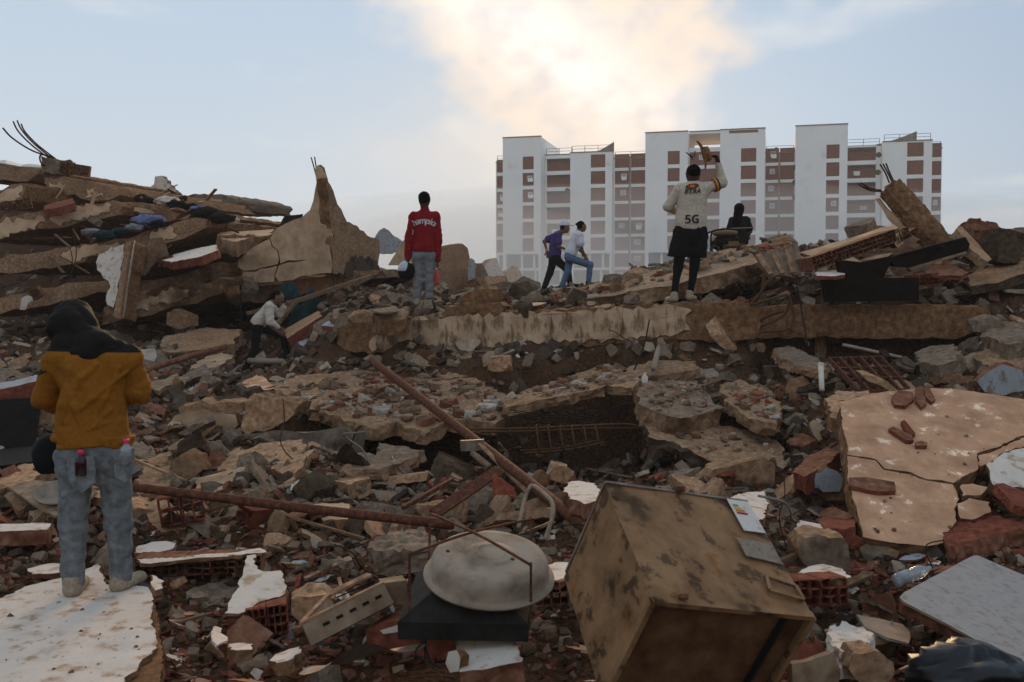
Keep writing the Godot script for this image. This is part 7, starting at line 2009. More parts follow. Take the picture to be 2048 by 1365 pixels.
func tray_and_strip() -> void:
	var t := thing("cable_tray", "dented open electrical tray box lying on edge", "box", V([620, 1295, 4.4]))
	var og := t.position
	var a := V([600, 1250, 4.45])
	var b := V([765, 1168, 4.75])
	var down := V([620, 1296, 4.4]) - a
	var back := V([655, 1192, 4.95]) - a
	var arr := PackedVector3Array()
	var sheets := [[a, b, b + down, a + down], [a, a + back, a + back + down, a + down], [a + down, b + down, b + down + back, a + down + back]]
	for s in sheets:
		var n: Vector3 = (s[1] - s[0]).cross(s[3] - s[0]).normalized() * 0.004
		quad(arr, s[0] + n - og, s[1] + n - og, s[2] + n - og, s[3] + n - og, n)
		quad(arr, s[0] - n - og, s[1] - n - og, s[2] - n - og, s[3] - n - og, -n)
	put("tray_body", mesh_of(arr), [M.steel_dusty], t)
	var rim := PackedVector3Array()
	bar_tris(rim, a - og, b - og, 0.02, 0.012)
	bar_tris(rim, a - og, a + back - og, 0.02, 0.012)
	bar_tris(rim, a + back - og, a + back + (b - a) * 0.55 - og, 0.045, 0.012)
	put("flange", mesh_of(rim), [M.wood_pale], t)
	var nrm := (b - a).cross(down).normalized()
	if nrm.z < 0.0:
		nrm = -nrm
	for g in 5:
		for i in 5:
			var f := 0.2 + g * 0.16 + i * 0.016
			var p := a + (b - a) * f + down * 0.42 + nrm * 0.006 - og
			var sl := PackedVector3Array()
			bar_tris(sl, p, p + down * 0.12, 0.005, 0.004, nrm)
			put("vent_slot", mesh_of(sl), [M.black_steel], t)
	piece(["box_lid", "dusty tan box lid jammed behind the open tray", "box", [[762, 1200, 4.75], [815, 1200, 4.8]], [[764, 1170], [812, 1163], [815, 1212], [776, 1212]], 0.08, "steel_dusty", "steel_dusty", {"jag": 0.002, "amp": 0.003}])
	piece(["cloth_sack", "round dusty bulging sack behind the open tray", "sack", [[580, 1215, 5.0], [650, 1210, 5.0]], [[582, 1232], [580, 1205], [600, 1192], [640, 1188], [658, 1200], [640, 1225], [610, 1245]], 0.15, "concrete_pale", "concrete_pale", {"jag": 0.005, "amp": 0.05, "freq": 4.0, "seg": 0.05}])
	# curled metal strip
	var path := curve(vs([[588, 1358, 4.05], [615, 1338, 4.12], [655, 1334, 4.15], [695, 1330, 4.18], [740, 1312, 4.22], [790, 1300, 4.28], [842, 1290, 4.35]]), 30)
	var st := PackedVector3Array()
	var wd := Vector3(0.03, 0.02, 0.11)
	for i in path.size() - 1:
		var p: Vector3 = path[i]
		var q: Vector3 = path[i + 1]
		var tw := wd.rotated(Vector3.RIGHT, sin(i * 0.3) * 0.4 - 0.35)
		var tw2 := wd.rotated(Vector3.RIGHT, sin((i + 1) * 0.3) * 0.4 - 0.35)
		quad(st, p, q, q + tw2, p + tw, Vector3.UP)
	var o := path[0] as Vector3
	for i in st.size():
		st[i] -= o
	var mi := put("metal_strip", mesh_of(st, true), [M.steel_plain])
	mi.position = o
	tag(mi, "curled strip of grey sheet metal winding over red chips", "strip")

# ---------- people: tapered bones joined smoothly and meshed as one surface ----------
# bone: [a, b, radius a, radius b, blend, flatten axis, flatten factor]
func sd_bone(q: Array, p: Vector3) -> float:
	var a: Vector3 = q[0]
	var v := p - a
	var ba: Vector3 = q[1] - a
	if q[6] < 1.0:
		var n: Vector3 = q[5]
		v += n * v.dot(n) * (1.0 / float(q[6]) - 1.0)
	var t := clampf(v.dot(ba) / maxf(ba.length_squared(), 1e-8), 0.0, 1.0)
	return (v - ba * t).length() - lerpf(q[2], q[3], t)

func sd_all(bones: Array, p: Vector3) -> float:
	var d := 1e3
	for q in bones:
		var e := sd_bone(q, p)
		var k: float = q[4]
		var h := maxf(k - absf(d - e), 0.0) / k
		d = minf(d, e) - h * h * k * 0.25
	return d

func B(a: Vector3, b: Vector3, ra: float, rb: float, k := 0.04, n := Vector3.ZERO, f := 1.0) -> Array:
	return [a, b, ra, rb, k, n, f]

func sdf_tris(bones: Array, cell: float, cuts := [], amp := 0.0, nfreq := Vector3(8, 8, 8)) -> PackedVector3Array:
	var lo := Vector3(1e9, 1e9, 1e9)
	var hi := -lo
	for q in bones:
		var r := maxf(q[2], q[3]) + 3.0 * cell + amp
		var rv := Vector3(r, r, r)
		lo = lo.min(q[0] - rv).min(q[1] - rv)
		hi = hi.max(q[0] + rv).max(q[1] + rv)
	var nx := int((hi.x - lo.x) / cell) + 2
	var ny := int((hi.y - lo.y) / cell) + 2
	var nn := int((hi.z - lo.z) / cell) + 2
	var g := PackedFloat32Array()
	g.resize(nx * ny * nn)
	g.fill(1.0)
	var sy := nx
	var sz := nx * ny
	for q in bones:
		var a: Vector3 = q[0]
		var b: Vector3 = q[1]
		var ra: float = q[2]
		var rb: float = q[3]
		var k: float = q[4]
		var n: Vector3 = q[5]
		var ff: float = 1.0 / float(q[6]) - 1.0
		var r := maxf(ra, rb) + k + 2.5 * cell
		var l := ((a.min(b) - Vector3(r, r, r) - lo) / cell).floor()
		var h := ((a.max(b) + Vector3(r, r, r) - lo) / cell).ceil()
		var ba := b - a
		var inv := 1.0 / maxf(ba.length_squared(), 1e-8)
		for z in range(maxi(0, int(l.z)), mini(nn, int(h.z) + 1)):
			for y in range(maxi(0, int(l.y)), mini(ny, int(h.y) + 1)):
				var row := z * sz + y * sy
				for x in range(maxi(0, int(l.x)), mini(nx, int(h.x) + 1)):
					var v := lo + Vector3(x, y, z) * cell - a
					if ff > 0.0:
						v += n * (v.dot(n) * ff)
					var t := clampf(v.dot(ba) * inv, 0.0, 1.0)
					var e := (v - ba * t).length() - (ra + (rb - ra) * t)
					var d := g[row + x]
					var m := k - absf(d - e)
					if m > 0.0:
						g[row + x] = minf(d, e) - m * m / k * 0.25
					elif e < d:
						g[row + x] = e
	if amp > 0.0 or cuts.size() > 0:
		var lim := 3.0 * cell + amp
		for z in nn:
			for y in ny:
				var row := z * sz + y * sy
				for x in nx:
					var d := g[row + x]
					if d < lim:
						var p := lo + Vector3(x, y, z) * cell
						if amp > 0.0 and d > -lim:
							d += amp * nfold.get_noise_3d(p.x * nfreq.x, p.y * nfreq.y, p.z * nfreq.z)
						for c in cuts:
							d = maxf(d, c.distance_to(p))
						g[row + x] = d
	var vid := PackedInt32Array()
	vid.resize(nx * ny * nn)
	vid.fill(-1)
	var vs_ := PackedVector3Array()
	var lim2 := cell * 4.0
	var off := [0, 1, sy, sy + 1, sz, sz + 1, sz + sy, sz + sy + 1]
	var cor := [Vector3(0, 0, 0), Vector3(1, 0, 0), Vector3(0, 1, 0), Vector3(1, 1, 0), Vector3(0, 0, 1), Vector3(1, 0, 1), Vector3(0, 1, 1), Vector3(1, 1, 1)]
	var edges := [[0, 1], [2, 3], [4, 5], [6, 7], [0, 2], [1, 3], [4, 6], [5, 7], [0, 4], [1, 5], [2, 6], [3, 7]]
	for z in nn - 1:
		for y in ny - 1:
			var row := z * sz + y * sy
			for x in nx - 1:
				var i := row + x
				var d0 := g[i]
				if d0 > lim2 or d0 < -lim2:
					continue
				var s0 := d0 < 0.0
				if (g[i + 1] < 0.0) == s0 and (g[i + sy] < 0.0) == s0 and (g[i + sy + 1] < 0.0) == s0 and (g[i + sz] < 0.0) == s0 and (g[i + sz + 1] < 0.0) == s0 and (g[i + sz + sy] < 0.0) == s0 and (g[i + sz + sy + 1] < 0.0) == s0:
					continue
				var acc := Vector3.ZERO
				var c := 0
				for e in edges:
					var da := g[i + off[e[0]]]
					var db := g[i + off[e[1]]]
					if (da < 0.0) != (db < 0.0):
						acc += cor[e[0]].lerp(cor[e[1]], da / (da - db))
						c += 1
				vid[i] = vs_.size()
				vs_.append(lo + (Vector3(x, y, z) + acc / c) * cell)
	var out := PackedVector3Array()
	for z in range(1, nn - 1):
		for y in range(1, ny - 1):
			var row := z * sz + y * sy
			for x in range(1, nx - 1):
				var i := row + x
				if vid[i] < 0:
					continue
				var d0 := g[i]
				var ins := d0 < 0.0
				# edges along x, y and z from this corner
				for ax in 3:
					var st: int = [1, sy, sz][ax]
					if (g[i + st] < 0.0) == ins:
						continue
					var u: int = [sy, sz, 1][ax]
					var w: int = [sz, 1, sy][ax]
					var a := vid[i]
					var b := vid[i - u]
					var c := vid[i - u - w]
					var e := vid[i - w]
					if a < 0 or b < 0 or c < 0 or e < 0:
						continue
					if ins:
						out.append(vs_[a]); out.append(vs_[b]); out.append(vs_[c])
						out.append(vs_[a]); out.append(vs_[c]); out.append(vs_[e])
					else:
						out.append(vs_[a]); out.append(vs_[c]); out.append(vs_[b])
						out.append(vs_[a]); out.append(vs_[e]); out.append(vs_[c])
	# clockwise fronts
	if out.size() > 0:
		var vol := 0.0
		for i in range(0, out.size(), 3):
			vol += out[i].dot(out[i + 1].cross(out[i + 2]))
		if vol > 0.0:
			for i in range(0, out.size(), 3):
				var t := out[i + 1]
				out[i + 1] = out[i + 2]
				out[i + 2] = t
	return out

# the triangles above and below a plane, cut cleanly along it
func split_tris(arr: PackedVector3Array, pl: Plane) -> Array:
	var up := PackedVector3Array()
	var dn := PackedVector3Array()
	for i in range(0, arr.size(), 3):
		var v := [arr[i], arr[i + 1], arr[i + 2]]
		var d := [pl.distance_to(v[0]), pl.distance_to(v[1]), pl.distance_to(v[2])]
		if d[0] >= 0.0 and d[1] >= 0.0 and d[2] >= 0.0:
			up.append_array(PackedVector3Array(v))
		elif d[0] < 0.0 and d[1] < 0.0 and d[2] < 0.0:
			dn.append_array(PackedVector3Array(v))
		else:
			var pu := []
			var pd := []
			for k in 3:
				var k2 := (k + 1) % 3
				(pu if d[k] >= 0.0 else pd).append(v[k])
				if (d[k] >= 0.0) != (d[k2] >= 0.0):
					var x: Vector3 = v[k].lerp(v[k2], d[k] / (d[k] - d[k2]))
					pu.append(x)
					pd.append(x)
			for k in range(1, pu.size() - 1):
				up.append(pu[0]); up.append(pu[k]); up.append(pu[k + 1])
			for k in range(1, pd.size() - 1):
				dn.append(pd[0]); dn.append(pd[k]); dn.append(pd[k + 1])
	return [up, dn]

# ---- one person ----
# s: J {joint: [px, py, depth]}, face (unit vector), sizes and materials
func person(s: Dictionary) -> Node3D:
	var J := {}
	for k in s.J:
		J[k] = V(s.J[k])
	var foot_y := minf(J.al.y, J.ar.y) - 0.09
	var base := Vector3(J.pelvis.x, foot_y, J.pelvis.z)
	for k in J:
		J[k] -= base
	var t := thing("person", s.label, "person", base)
	var f: Vector3 = s.face.normalized()
	var cell: float = s.cell
	var bl: float = s.get("bulk", 0.012)
	var wide: float = s.get("wide", 1.0)
	var spine: Vector3 = (J.neck - J.pelvis).normalized()
	var tf: Vector3 = (f - spine * f.dot(spine)).normalized()
	var side := tf.cross(spine)
	var mid: Vector3 = (J.sl + J.sr) * 0.5
	var hu: Vector3 = s.get("head_up", Vector3.UP).normalized()
	var hf: Vector3 = s.get("head_face", f)
	hf = (hf - hu * hf.dot(hu)).normalized()
	var hs := hf.cross(hu)
	var hc: Vector3 = J.head
	# skin: the whole figure, one surface
	var head := [B(hc + hu * 0.03 - hf * 0.015, hc - hu * 0.01 + hf * 0.005, 0.088, 0.086, 0.03), B(hc - hu * 0.04 + hf * 0.03, hc - hu * 0.085 + hf * 0.055, 0.06, 0.034, 0.04), B(hc + hf * 0.085 + hu * 0.005, hc + hf * 0.105 - hu * 0.03, 0.012, 0.017, 0.02), B(hc + hf * 0.075 + hu * 0.025 - hs * 0.03, hc + hf * 0.075 + hu * 0.025 + hs * 0.03, 0.02, 0.02, 0.03), B(hc + hf * 0.08 - hu * 0.062 - hs * 0.014, hc + hf * 0.08 - hu * 0.062 + hs * 0.014, 0.014, 0.014, 0.015),
		B(hc + hs * 0.086 + hu * 0.01, hc + hs * 0.084 - hu * 0.03, 0.02, 0.013, 0.012, hs, 0.5), B(hc - hs * 0.086 + hu * 0.01, hc - hs * 0.084 - hu * 0.03, 0.02, 0.013, 0.012, hs, 0.5), B(hc - hu * 0.06 - hf * 0.02, J.neck, 0.056, 0.062, 0.05)]
	var skin := sdf_tris(head, minf(cell, 0.011))
	var tl: Vector3 = (J.wl - J.el).normalized()
	var tr: Vector3 = (J.wr - J.er).normalized()
	var core := [B(J.neck, mid - spine * 0.1, 0.06, 0.1, 0.06), B(mid - spine * 0.1, J.pelvis, 0.115 * wide, 0.11 * wide, 0.08, tf, 0.75), B(J.sl, J.el, 0.043, 0.039), B(J.el, J.wl, 0.037, 0.026), B(J.sr, J.er, 0.043, 0.039), B(J.er, J.wr, 0.037, 0.026), B(J.sl, J.sr, 0.05, 0.05, 0.06),
		B(J.hl, J.kl, 0.07, 0.048), B(J.kl, J.al, 0.045, 0.032), B(J.hr, J.kr, 0.07, 0.048), B(J.kr, J.ar, 0.045, 0.032), B(J.hl, J.hr, 0.08, 0.08, 0.06)]
	skin.append_array(sdf_tris(core, maxf(cell, 0.016)))
	for w in [["wl", tl, s.get("palm_l", -side), s.get("curl_l", 0.5)], ["wr", tr, s.get("palm_r", side), s.get("curl_r", 0.5)]]:
		skin.append_array(sdf_tris(hand_bones(J[w[0]], w[1], w[2], w[3], 1.0 if w[0] == "wl" else -1.0), 0.0065))
	put("body", mesh_of(skin, true), [M[s.skin]], t)
	# hair
	if s.get("hair", "short") != "none":
		var hb := [B(hc + hu * 0.033 - hf * 0.022, hc - hu * 0.02 - hf * 0.02, 0.094, 0.088, 0.03)]
		var cuts := [Plane(hf - hu * 0.25, (hc + hf * 0.045).dot((hf - hu * 0.25)) / (hf - hu * 0.25).length())]
		cuts[0] = Plane((hf - hu * 0.25).normalized(), hc + hf * 0.045)
		if s.hair == "short":
			cuts.append(Plane((-hu + hf * 0.55).normalized(), hc - hu * s.get("hairline", 0.05) - hf * 0.05))
		elif s.hair == "long":
			hb.append(B(hc - hf * 0.05, hc - hu * 0.26 - hf * 0.09 - hs * 0.03, 0.09, 0.075, 0.05))
			hb.append(B(hc - hu * 0.1 - hf * 0.07 - hs * 0.05, hc - hu * 0.32 - hf * 0.08 - hs * 0.07, 0.05, 0.025, 0.05))
		elif s.hair == "bun":
			hb.append(B(hc - hf * 0.1 + hu * 0.05, hc - hf * 0.125 + hu * 0.045, 0.035, 0.03, 0.02))
			cuts.append(Plane((-hu + hf * 0.5).normalized(), hc - hu * 0.06 - hf * 0.05))
		elif s.hair == "tail":
			hb.append(B(hc - hf * 0.09, hc - hf * 0.15 - hu * 0.1, 0.045, 0.025, 0.03))
			cuts.append(Plane((-hu * 0.2 + hf).normalized(), hc + hf * 0.03))
		put("hair", mesh_of(sdf_tris(hb, minf(cell, 0.012), cuts, 0.006, Vector3(30, 30, 30)), true), [M.hair], t)
	# top
	var b := bl
	var top := [B(J.sl, J.sr, 0.07 + b, 0.07 + b, 0.07), B(mid - spine * 0.14, J.pelvis + spine * 0.1, 0.165 * wide + b, 0.15 * wide + b * 1.5, 0.08, tf, 0.72), B(J.pelvis + spine * 0.1, J.pelvis - spine * s.get("hem_drop", 0.02), 0.155 * wide + b * 1.5, 0.16 * wide + b, 0.06, tf, 0.76), B(mid, J.neck, 0.075 + b, 0.058 + b * 0.5, 0.05)]
	var sl: float = s.get("sleeve", 0.96)
	var cut_top := [Plane(-spine, J.pelvis - spine * s.get("hem", 0.04)), Plane((spine + tf * 0.2).normalized(), J.neck + spine * s.get("collar", 0.015))]
	var sleeves := []
	for w in [["sl", "el", "wl"], ["sr", "er", "wr"]]:
		var S: Vector3 = J[w[0]]
		var E: Vector3 = J[w[1]]
		var W: Vector3 = J[w[2]]
		if sl < 0.5:
			sleeves.append(B(S, S.lerp(E, sl * 2.0), 0.062 + b, 0.058 + b * 1.6, 0.05))
		else:
			sleeves.append(B(S, E, 0.06 + b, 0.052 + b, 0.05))
			sleeves.append(B(E, E.lerp(W, sl), 0.05 + b, 0.036 + b * s.get("cuff", 0.7), 0.03))
	if s.has("folds"):
		top += fold_bones(s.folds, top, base, s.J.pelvis[2], 0.022)
		sleeves += fold_bones(s.sleeve_folds, sleeves, base, s.J.pelvis[2], 0.018)
	var arr := sdf_tris(top + s.get("top_extra", []), cell, cut_top, s.get("fold", 0.008), s.get("fold_freq", Vector3(3.5, 5.5, 3.5)))
	var arms := sdf_tris(sleeves, cell, [], s.get("fold", 0.008), s.get("fold_freq", Vector3(3.5, 5.5, 3.5)) * 1.2)
	t.set_meta("bones", top)
	if s.has("yoke"):
		var y := split_tris(arr, s.yoke)
		put(s.top_name, mesh_of(y[1], true), [M[s.top]], t)
		put("yoke", mesh_of(y[0], true), [M[s.yoke_mat]], t)
		var z := split_tris(arms, s.yoke_sleeve)
		put("sleeves", mesh_of(z[1], true), [M[s.top]], t)
		put("sleeve_caps", mesh_of(z[0], true), [M[s.yoke_mat]], t)
	else:
		arr.append_array(arms)
		put(s.top_name, mesh_of(arr, true), [M[s.top]], t)
	# trousers
	var lb: float = s.get("leg_bulk", 0.012)
	var legs := [B(J.hl + spine * 0.03, J.hr + spine * 0.03, 0.10 * wide + lb, 0.10 * wide + lb, 0.06), B(J.pelvis + spine * 0.08, J.pelvis, 0.13 * wide + lb, 0.13 * wide + lb, 0.06, tf, 0.8), B(J.hl, J.kl, 0.082 * wide + lb, 0.058 + lb, 0.04), B(J.kl, J.al, 0.056 + lb, s.get("ankle", 0.04) + lb, 0.03), B(J.hr, J.kr, 0.082 * wide + lb, 0.058 + lb, 0.04), B(J.kr, J.ar, 0.056 + lb, s.get("ankle", 0.04) + lb, 0.03)]
	if s.has("leg_folds"):
		legs += fold_bones(s.leg_folds, legs, base, s.J.pelvis[2], 0.017)
	put("trousers", mesh_of(sdf_tris(legs, cell, [Plane(spine, J.pelvis + spine * s.get("waist", 0.13))], s.get("leg_fold", 0.006), s.get("leg_freq", Vector3(3.5, 6.5, 3.5))), true), [M[s.legs]], t)
	# shoes
	for w in [["al", "toe_l"], ["ar", "toe_r"]]:
		var A: Vector3 = J[w[0]]
		var d: Vector3 = s.get(w[1], f).normalized()
		var sh := [B(A - Vector3(0, 0.045, 0) - d * 0.03, A - Vector3(0, 0.052, 0) + d * 0.17, 0.046, 0.042, 0.03, Vector3.UP, 0.85), B(A + Vector3(0, 0.01, 0) - d * 0.02, A - Vector3(0, 0.03, 0), 0.048, 0.05, 0.03)]
		put("shoe", mesh_of(sdf_tris(sh, minf(cell, 0.012), [Plane(Vector3.DOWN, A - Vector3(0, 0.09, 0)), Plane(Vector3.UP, A + Vector3(0, s.get("shoe_top", 0.03), 0))]), true), [M[s.shoes]], t)
	return t

# creases: thin rolls of cloth lying on the side of a garment that faces the viewer
func fold_bones(lines: Array, bones: Array, base: Vector3, d: float, r: float) -> Array:
	var out := []
	for l in lines:
		var pts := []
		for q in l:
			var p := P(q[0], q[1], d - 0.12) - base
			var z := 0.4
			while z > -0.3 and sd_all(bones, Vector3(p.x, p.y, z)) > 0.0:
				z -= 0.006
			if z > -0.3:
				pts.append(Vector3(p.x, p.y, z))
		for i in pts.size() - 1:
			out.append(B(pts[i], pts[i + 1], r * (0.6 if i == 0 else 1.0), r * (0.5 if i == pts.size() - 2 else 1.0), 0.016))
	return out

func hand_bones(w: Vector3, dir: Vector3, palm: Vector3, curl: float, flip: float) -> Array:
	palm = (palm - dir * palm.dot(dir)).normalized()
	var sd := dir.cross(palm) * flip
	var out := [B(w - dir * 0.01, w + dir * 0.03, 0.026, 0.032, 0.02, palm, 0.6), B(w + dir * 0.03, w + dir * 0.08, 0.034, 0.036, 0.02, palm, 0.42)]
	for i in 4:
		var o := sd * (-0.028 + 0.0187 * i)
		var ln: float = [0.036, 0.043, 0.04, 0.03][i]
		var p := w + dir * 0.092 + o
		var d1 := dir.rotated(dir.cross(palm).normalized(), -curl)
		d1 = (dir * cos(curl) + palm * sin(curl))
		var d2 := (dir * cos(curl * 2.2) + palm * sin(curl * 2.2))
		out.append(B(p - dir * 0.02, p, 0.0105, 0.0105, 0.008))
		out.append(B(p, p + d1 * ln, 0.0105, 0.0095, 0.006))
		out.append(B(p + d1 * ln, p + d1 * ln + d2 * ln * 0.85, 0.0095, 0.008, 0.006))
	var tb := w + dir * 0.03 - sd * 0.03
	var td := (dir * 0.75 - sd * 0.55 + palm * 0.35).normalized()
	out.append(B(tb, tb + td * 0.045, 0.014, 0.012, 0.012))
	out.append(B(tb + td * 0.045, tb + (td * 0.045 + (dir * 0.9 + palm * 0.4).normalized() * 0.032), 0.012, 0.009, 0.008))
	return out

# flat print laid on the back of a garment: the letters follow its surface
func print_on(t: Node3D, called: String, txt: String, size: float, at: Vector2, mat: String, tilt := 0.0, shear := 0.0, lift := 0.012) -> void:
	var tm := TextMesh.new()
	tm.text = txt
	tm.font_size = 64
	tm.pixel_size = size / 64.0
	tm.depth = 0.0
	tm.curve_step = 2.0
	var fo := SystemFont.new()
	fo.font_names = PackedStringArray(["Droid Sans"])
	fo.font_weight = 700
	tm.font = fo
	var a := tm.get_mesh_arrays()
	if a.size() == 0 or a[Mesh.ARRAY_VERTEX] == null:
		return
	var v: PackedVector3Array = a[Mesh.ARRAY_VERTEX]
	var idx = a[Mesh.ARRAY_INDEX]
	var soup := PackedVector3Array()
	for i in (idx if idx != null else range(v.size())):
		soup.append(v[i])
	lay_print(t, called, soup, at, mat, tilt, shear, lift)

func lay_print(t: Node3D, called: String, soup: PackedVector3Array, at: Vector2, mat: String, tilt := 0.0, shear := 0.0, lift := 0.012) -> void:
	var bones: Array = t.get_meta("bones")
	var out := PackedVector3Array()
	soup = subdivide(soup, 0.03)
	for p in soup:
		var q := Vector2(p.x + p.y * shear, p.y).rotated(tilt) + at
		var z := 0.45
		var hit := false
		while z > -0.45:
			if sd_all(bones, Vector3(q.x, q.y, z)) < 0.0:
				hit = true
				break
			z -= 0.006
		out.append(Vector3(q.x, q.y, (z if hit else 0.0) + lift))
	for i in range(0, out.size(), 3):
		if (out[i + 1] - out[i]).cross(out[i + 2] - out[i]).z > 0.0:
			var k := out[i + 1]
			out[i + 1] = out[i + 2]
			out[i + 2] = k
	put(called, mesh_of(out, true), [M[mat]], t)

func ellipse_soup(rx: float, ry: float, inner := 0.0, n := 20) -> PackedVector3Array:
	var o := PackedVector3Array()
	for k in n:
		var a := TAU * k / n
		var b := TAU * (k + 1) / n
		var p := Vector3(cos(a) * rx, sin(a) * ry, 0)
		var q := Vector3(cos(b) * rx, sin(b) * ry, 0)
		o.append_array([p * inner, p, q, p * inner, q, q * inner] if inner > 0.0 else [Vector3.ZERO, p, q])
	return o

func build_people() -> void:
	var away := Vector3(0, 0, -1)
	# man in the ochre jacket
	var D := 5.4
	var yk := V([170, 704, D])
	var base_a := Vector3(V([180, 905, D]).x, 0, 0)
	var sA := {"label": "person from behind in ochre and black hooded jacket, jeans and cream shoes", "face": Vector3(-0.1, 0, -1), "cell": 0.0085, "skin": "skin_dark", "hair": "none",
		"J": {"head": [140, 655, D + 0.17], "neck": [168, 705, D + 0.03], "sl": [112, 724, D], "sr": [250, 722, D], "el": [86, 795, D + 0.06], "wl": [122, 822, D + 0.26], "er": [272, 782, D + 0.06], "wr": [220, 800, D + 0.32], "pelvis": [183, 905, D], "hl": [148, 928, D], "hr": [222, 922, D], "kl": [140, 1048, D - 0.02], "kr": [233, 1042, D + 0.04], "al": [142, 1164, D - 0.02], "ar": [238, 1155, D + 0.08]},
		"head_up": Vector3(-0.25, 1, -0.55), "head_face": Vector3(-0.2, -0.6, -1), "top_name": "jacket", "top": "jacket_ochre", "bulk": 0.024, "wide": 0.98, "cuff": 0.5, "fold": 0.016, "fold_freq": Vector3(3.2, 4.6, 3.2), "hem": -0.03, "hem_drop": -0.02,
		"legs": "denim", "leg_bulk": 0.017, "ankle": 0.046, "leg_fold": 0.009, "leg_freq": Vector3(2.5, 7, 2.5), "waist": 0.05, "shoes": "shoe_cream", "toe_l": Vector3(-0.15, 0, -1), "toe_r": Vector3(0.25, 0, -1), "shoe_top": 0.035, "yoke_mat": "jacket_dark"}
	var org := V([183, 905, D])
	org.y = minf(V(sA.J.al).y, V(sA.J.ar).y) - 0.09
	sA.folds = [[[247, 742], [182, 798], [131, 848]], [[261, 784], [214, 821], [182, 858]], [[256, 807], [233, 839], [214, 862]], [[191, 728], [160, 760], [140, 796]], [[136, 742], [122, 811], [116, 862]], [[150, 838], [205, 850], [251, 838]], [[228, 735], [205, 800], [190, 830]], [[170, 862], [215, 846], [258, 815]], [[120, 770], [150, 815], [160, 860]], [[255, 765], [225, 775], [195, 800]], [[240, 862], [256, 840], [262, 815]]]
	sA.sleeve_folds = [[[92, 735], [84, 775], [98, 812]], [[80, 790], [98, 800], [118, 812]], [[105, 760], [98, 790], [84, 806]], [[272, 740], [282, 770], [270, 795]], [[262, 760], [275, 772], [284, 785]], [[250, 790], [265, 794], [280, 788]]]
	sA.leg_folds = [[[118, 1010], [145, 1018], [172, 1005]], [[120, 1040], [142, 1046], [165, 1036]], [[116, 1068], [140, 1062], [162, 1070]], [[118, 1108], [140, 1116], [160, 1106]], [[120, 1130], [142, 1138], [162, 1132]], [[122, 1150], [142, 1156], [162, 1148]], [[205, 985], [230, 995], [255, 985]], [[208, 1012], [232, 1008], [254, 1016]], [[212, 1040], [234, 1050], [256, 1040]], [[212, 1085], [236, 1092], [256, 1084]], [[214, 1115], [238, 1122], [258, 1112]], [[214, 1135], [238, 1144], [258, 1138]], [[150, 935], [180, 975], [200, 960]], [[130, 990], [160, 985], [185, 970]], [[250, 960], [225, 975], [205, 965]]]
	sA.yoke = Plane(Vector3(0.02, 1, 0).normalized(), V([170, 703, D]) - org)
	sA.yoke_sleeve = Plane(Vector3(-0.35, 1, 0).normalized(), V([96, 745, D]) - org)
	var pa := person(sA)
	var hc := V([140, 655, D + 0.17]) - org
	# hood over the bowed head
	var hood := sdf_tris([B(hc + Vector3(-0.01, 0.04, -0.02), hc + Vector3(0.03, -0.03, 0.04), 0.125, 0.125, 0.05), B(hc + Vector3(0.02, -0.02, 0.06), V([185, 702, D + 0.02]) - org, 0.115, 0.12, 0.06), B(V([120, 712, D]) - org, V([235, 708, D]) - org, 0.075, 0.075, 0.08)], 0.0105, [Plane(Vector3(-0.25, -0.3, -1).normalized(), hc + Vector3(0, 0, -0.08))], 0.02, Vector3(4, 5, 4))
	put("hood", mesh_of(hood, true), [M.jacket_dark], pa)
	# hem band with a strip of white shirt, pockets
	var hem := sdf_tris([B(V([146, 884, D]) - org, V([218, 870, D]) - org, 0.128, 0.128, 0.05, Vector3(0, 0, 1), 0.95)], 0.0105, [Plane(Vector3(0.05, 1, 0).normalized(), V([180, 868, D]) - org), Plane(-Vector3(0.12, 1, 0).normalized(), V([180, 890, D]) - org)], 0.016, Vector3(30, 4, 30))
	put("hem_band", mesh_of(hem, true), [M.jacket_ochre], pa)
	for q in [[[128, 917], [184, 915], [186, 968], [160, 988], [132, 968]], [[222, 905], [262, 898], [262, 950], [246, 968], [224, 955]]]:
		slab("pocket", [[128, 940, D - 0.155], [262, 930, D - 0.155]], q, 0.02, [M.denim, M.denim], {"jag": 0.0, "step": 0.4, "amp": 0.006, "seg": 0.04}, pa)
	for q in [[158, 952, 908], [249, 930, 880]]:
		var bo := thing("drink_bottle", "small drink bottle with pink cap stuck in the jeans' back pocket", "bottle", V([q[0], q[1], D - 0.15]), "pocket bottles")
		put("bottle_body", lathe([[0, 0], [0.031, 0], [0.032, 0.07], [0.03, 0.085], [0.014, 0.105], [0.014, 0.112], [0, 0.112]], 20), [M.bottle_dark if q[0] < 200 else M.clear_plastic], bo)
		put("cap", lathe([[0, 0.112], [0.0165, 0.112], [0.0165, 0.134], [0, 0.136]], 16), [M.plastic_pink], bo)
		if q[0] > 200:
			put("drink", lathe([[0, 0.002], [0.028, 0.002], [0.029, 0.045], [0, 0.045]], 16), [M.bottle_dark], bo)
	helmet("motorcycle_helmet", "black helmet hanging beside the jacket man's hip", V([100, 910, D + 0.28]), Vector3(-0.2, 0.2, 1), 0.11, false)
	# person in red
	D = 15.5
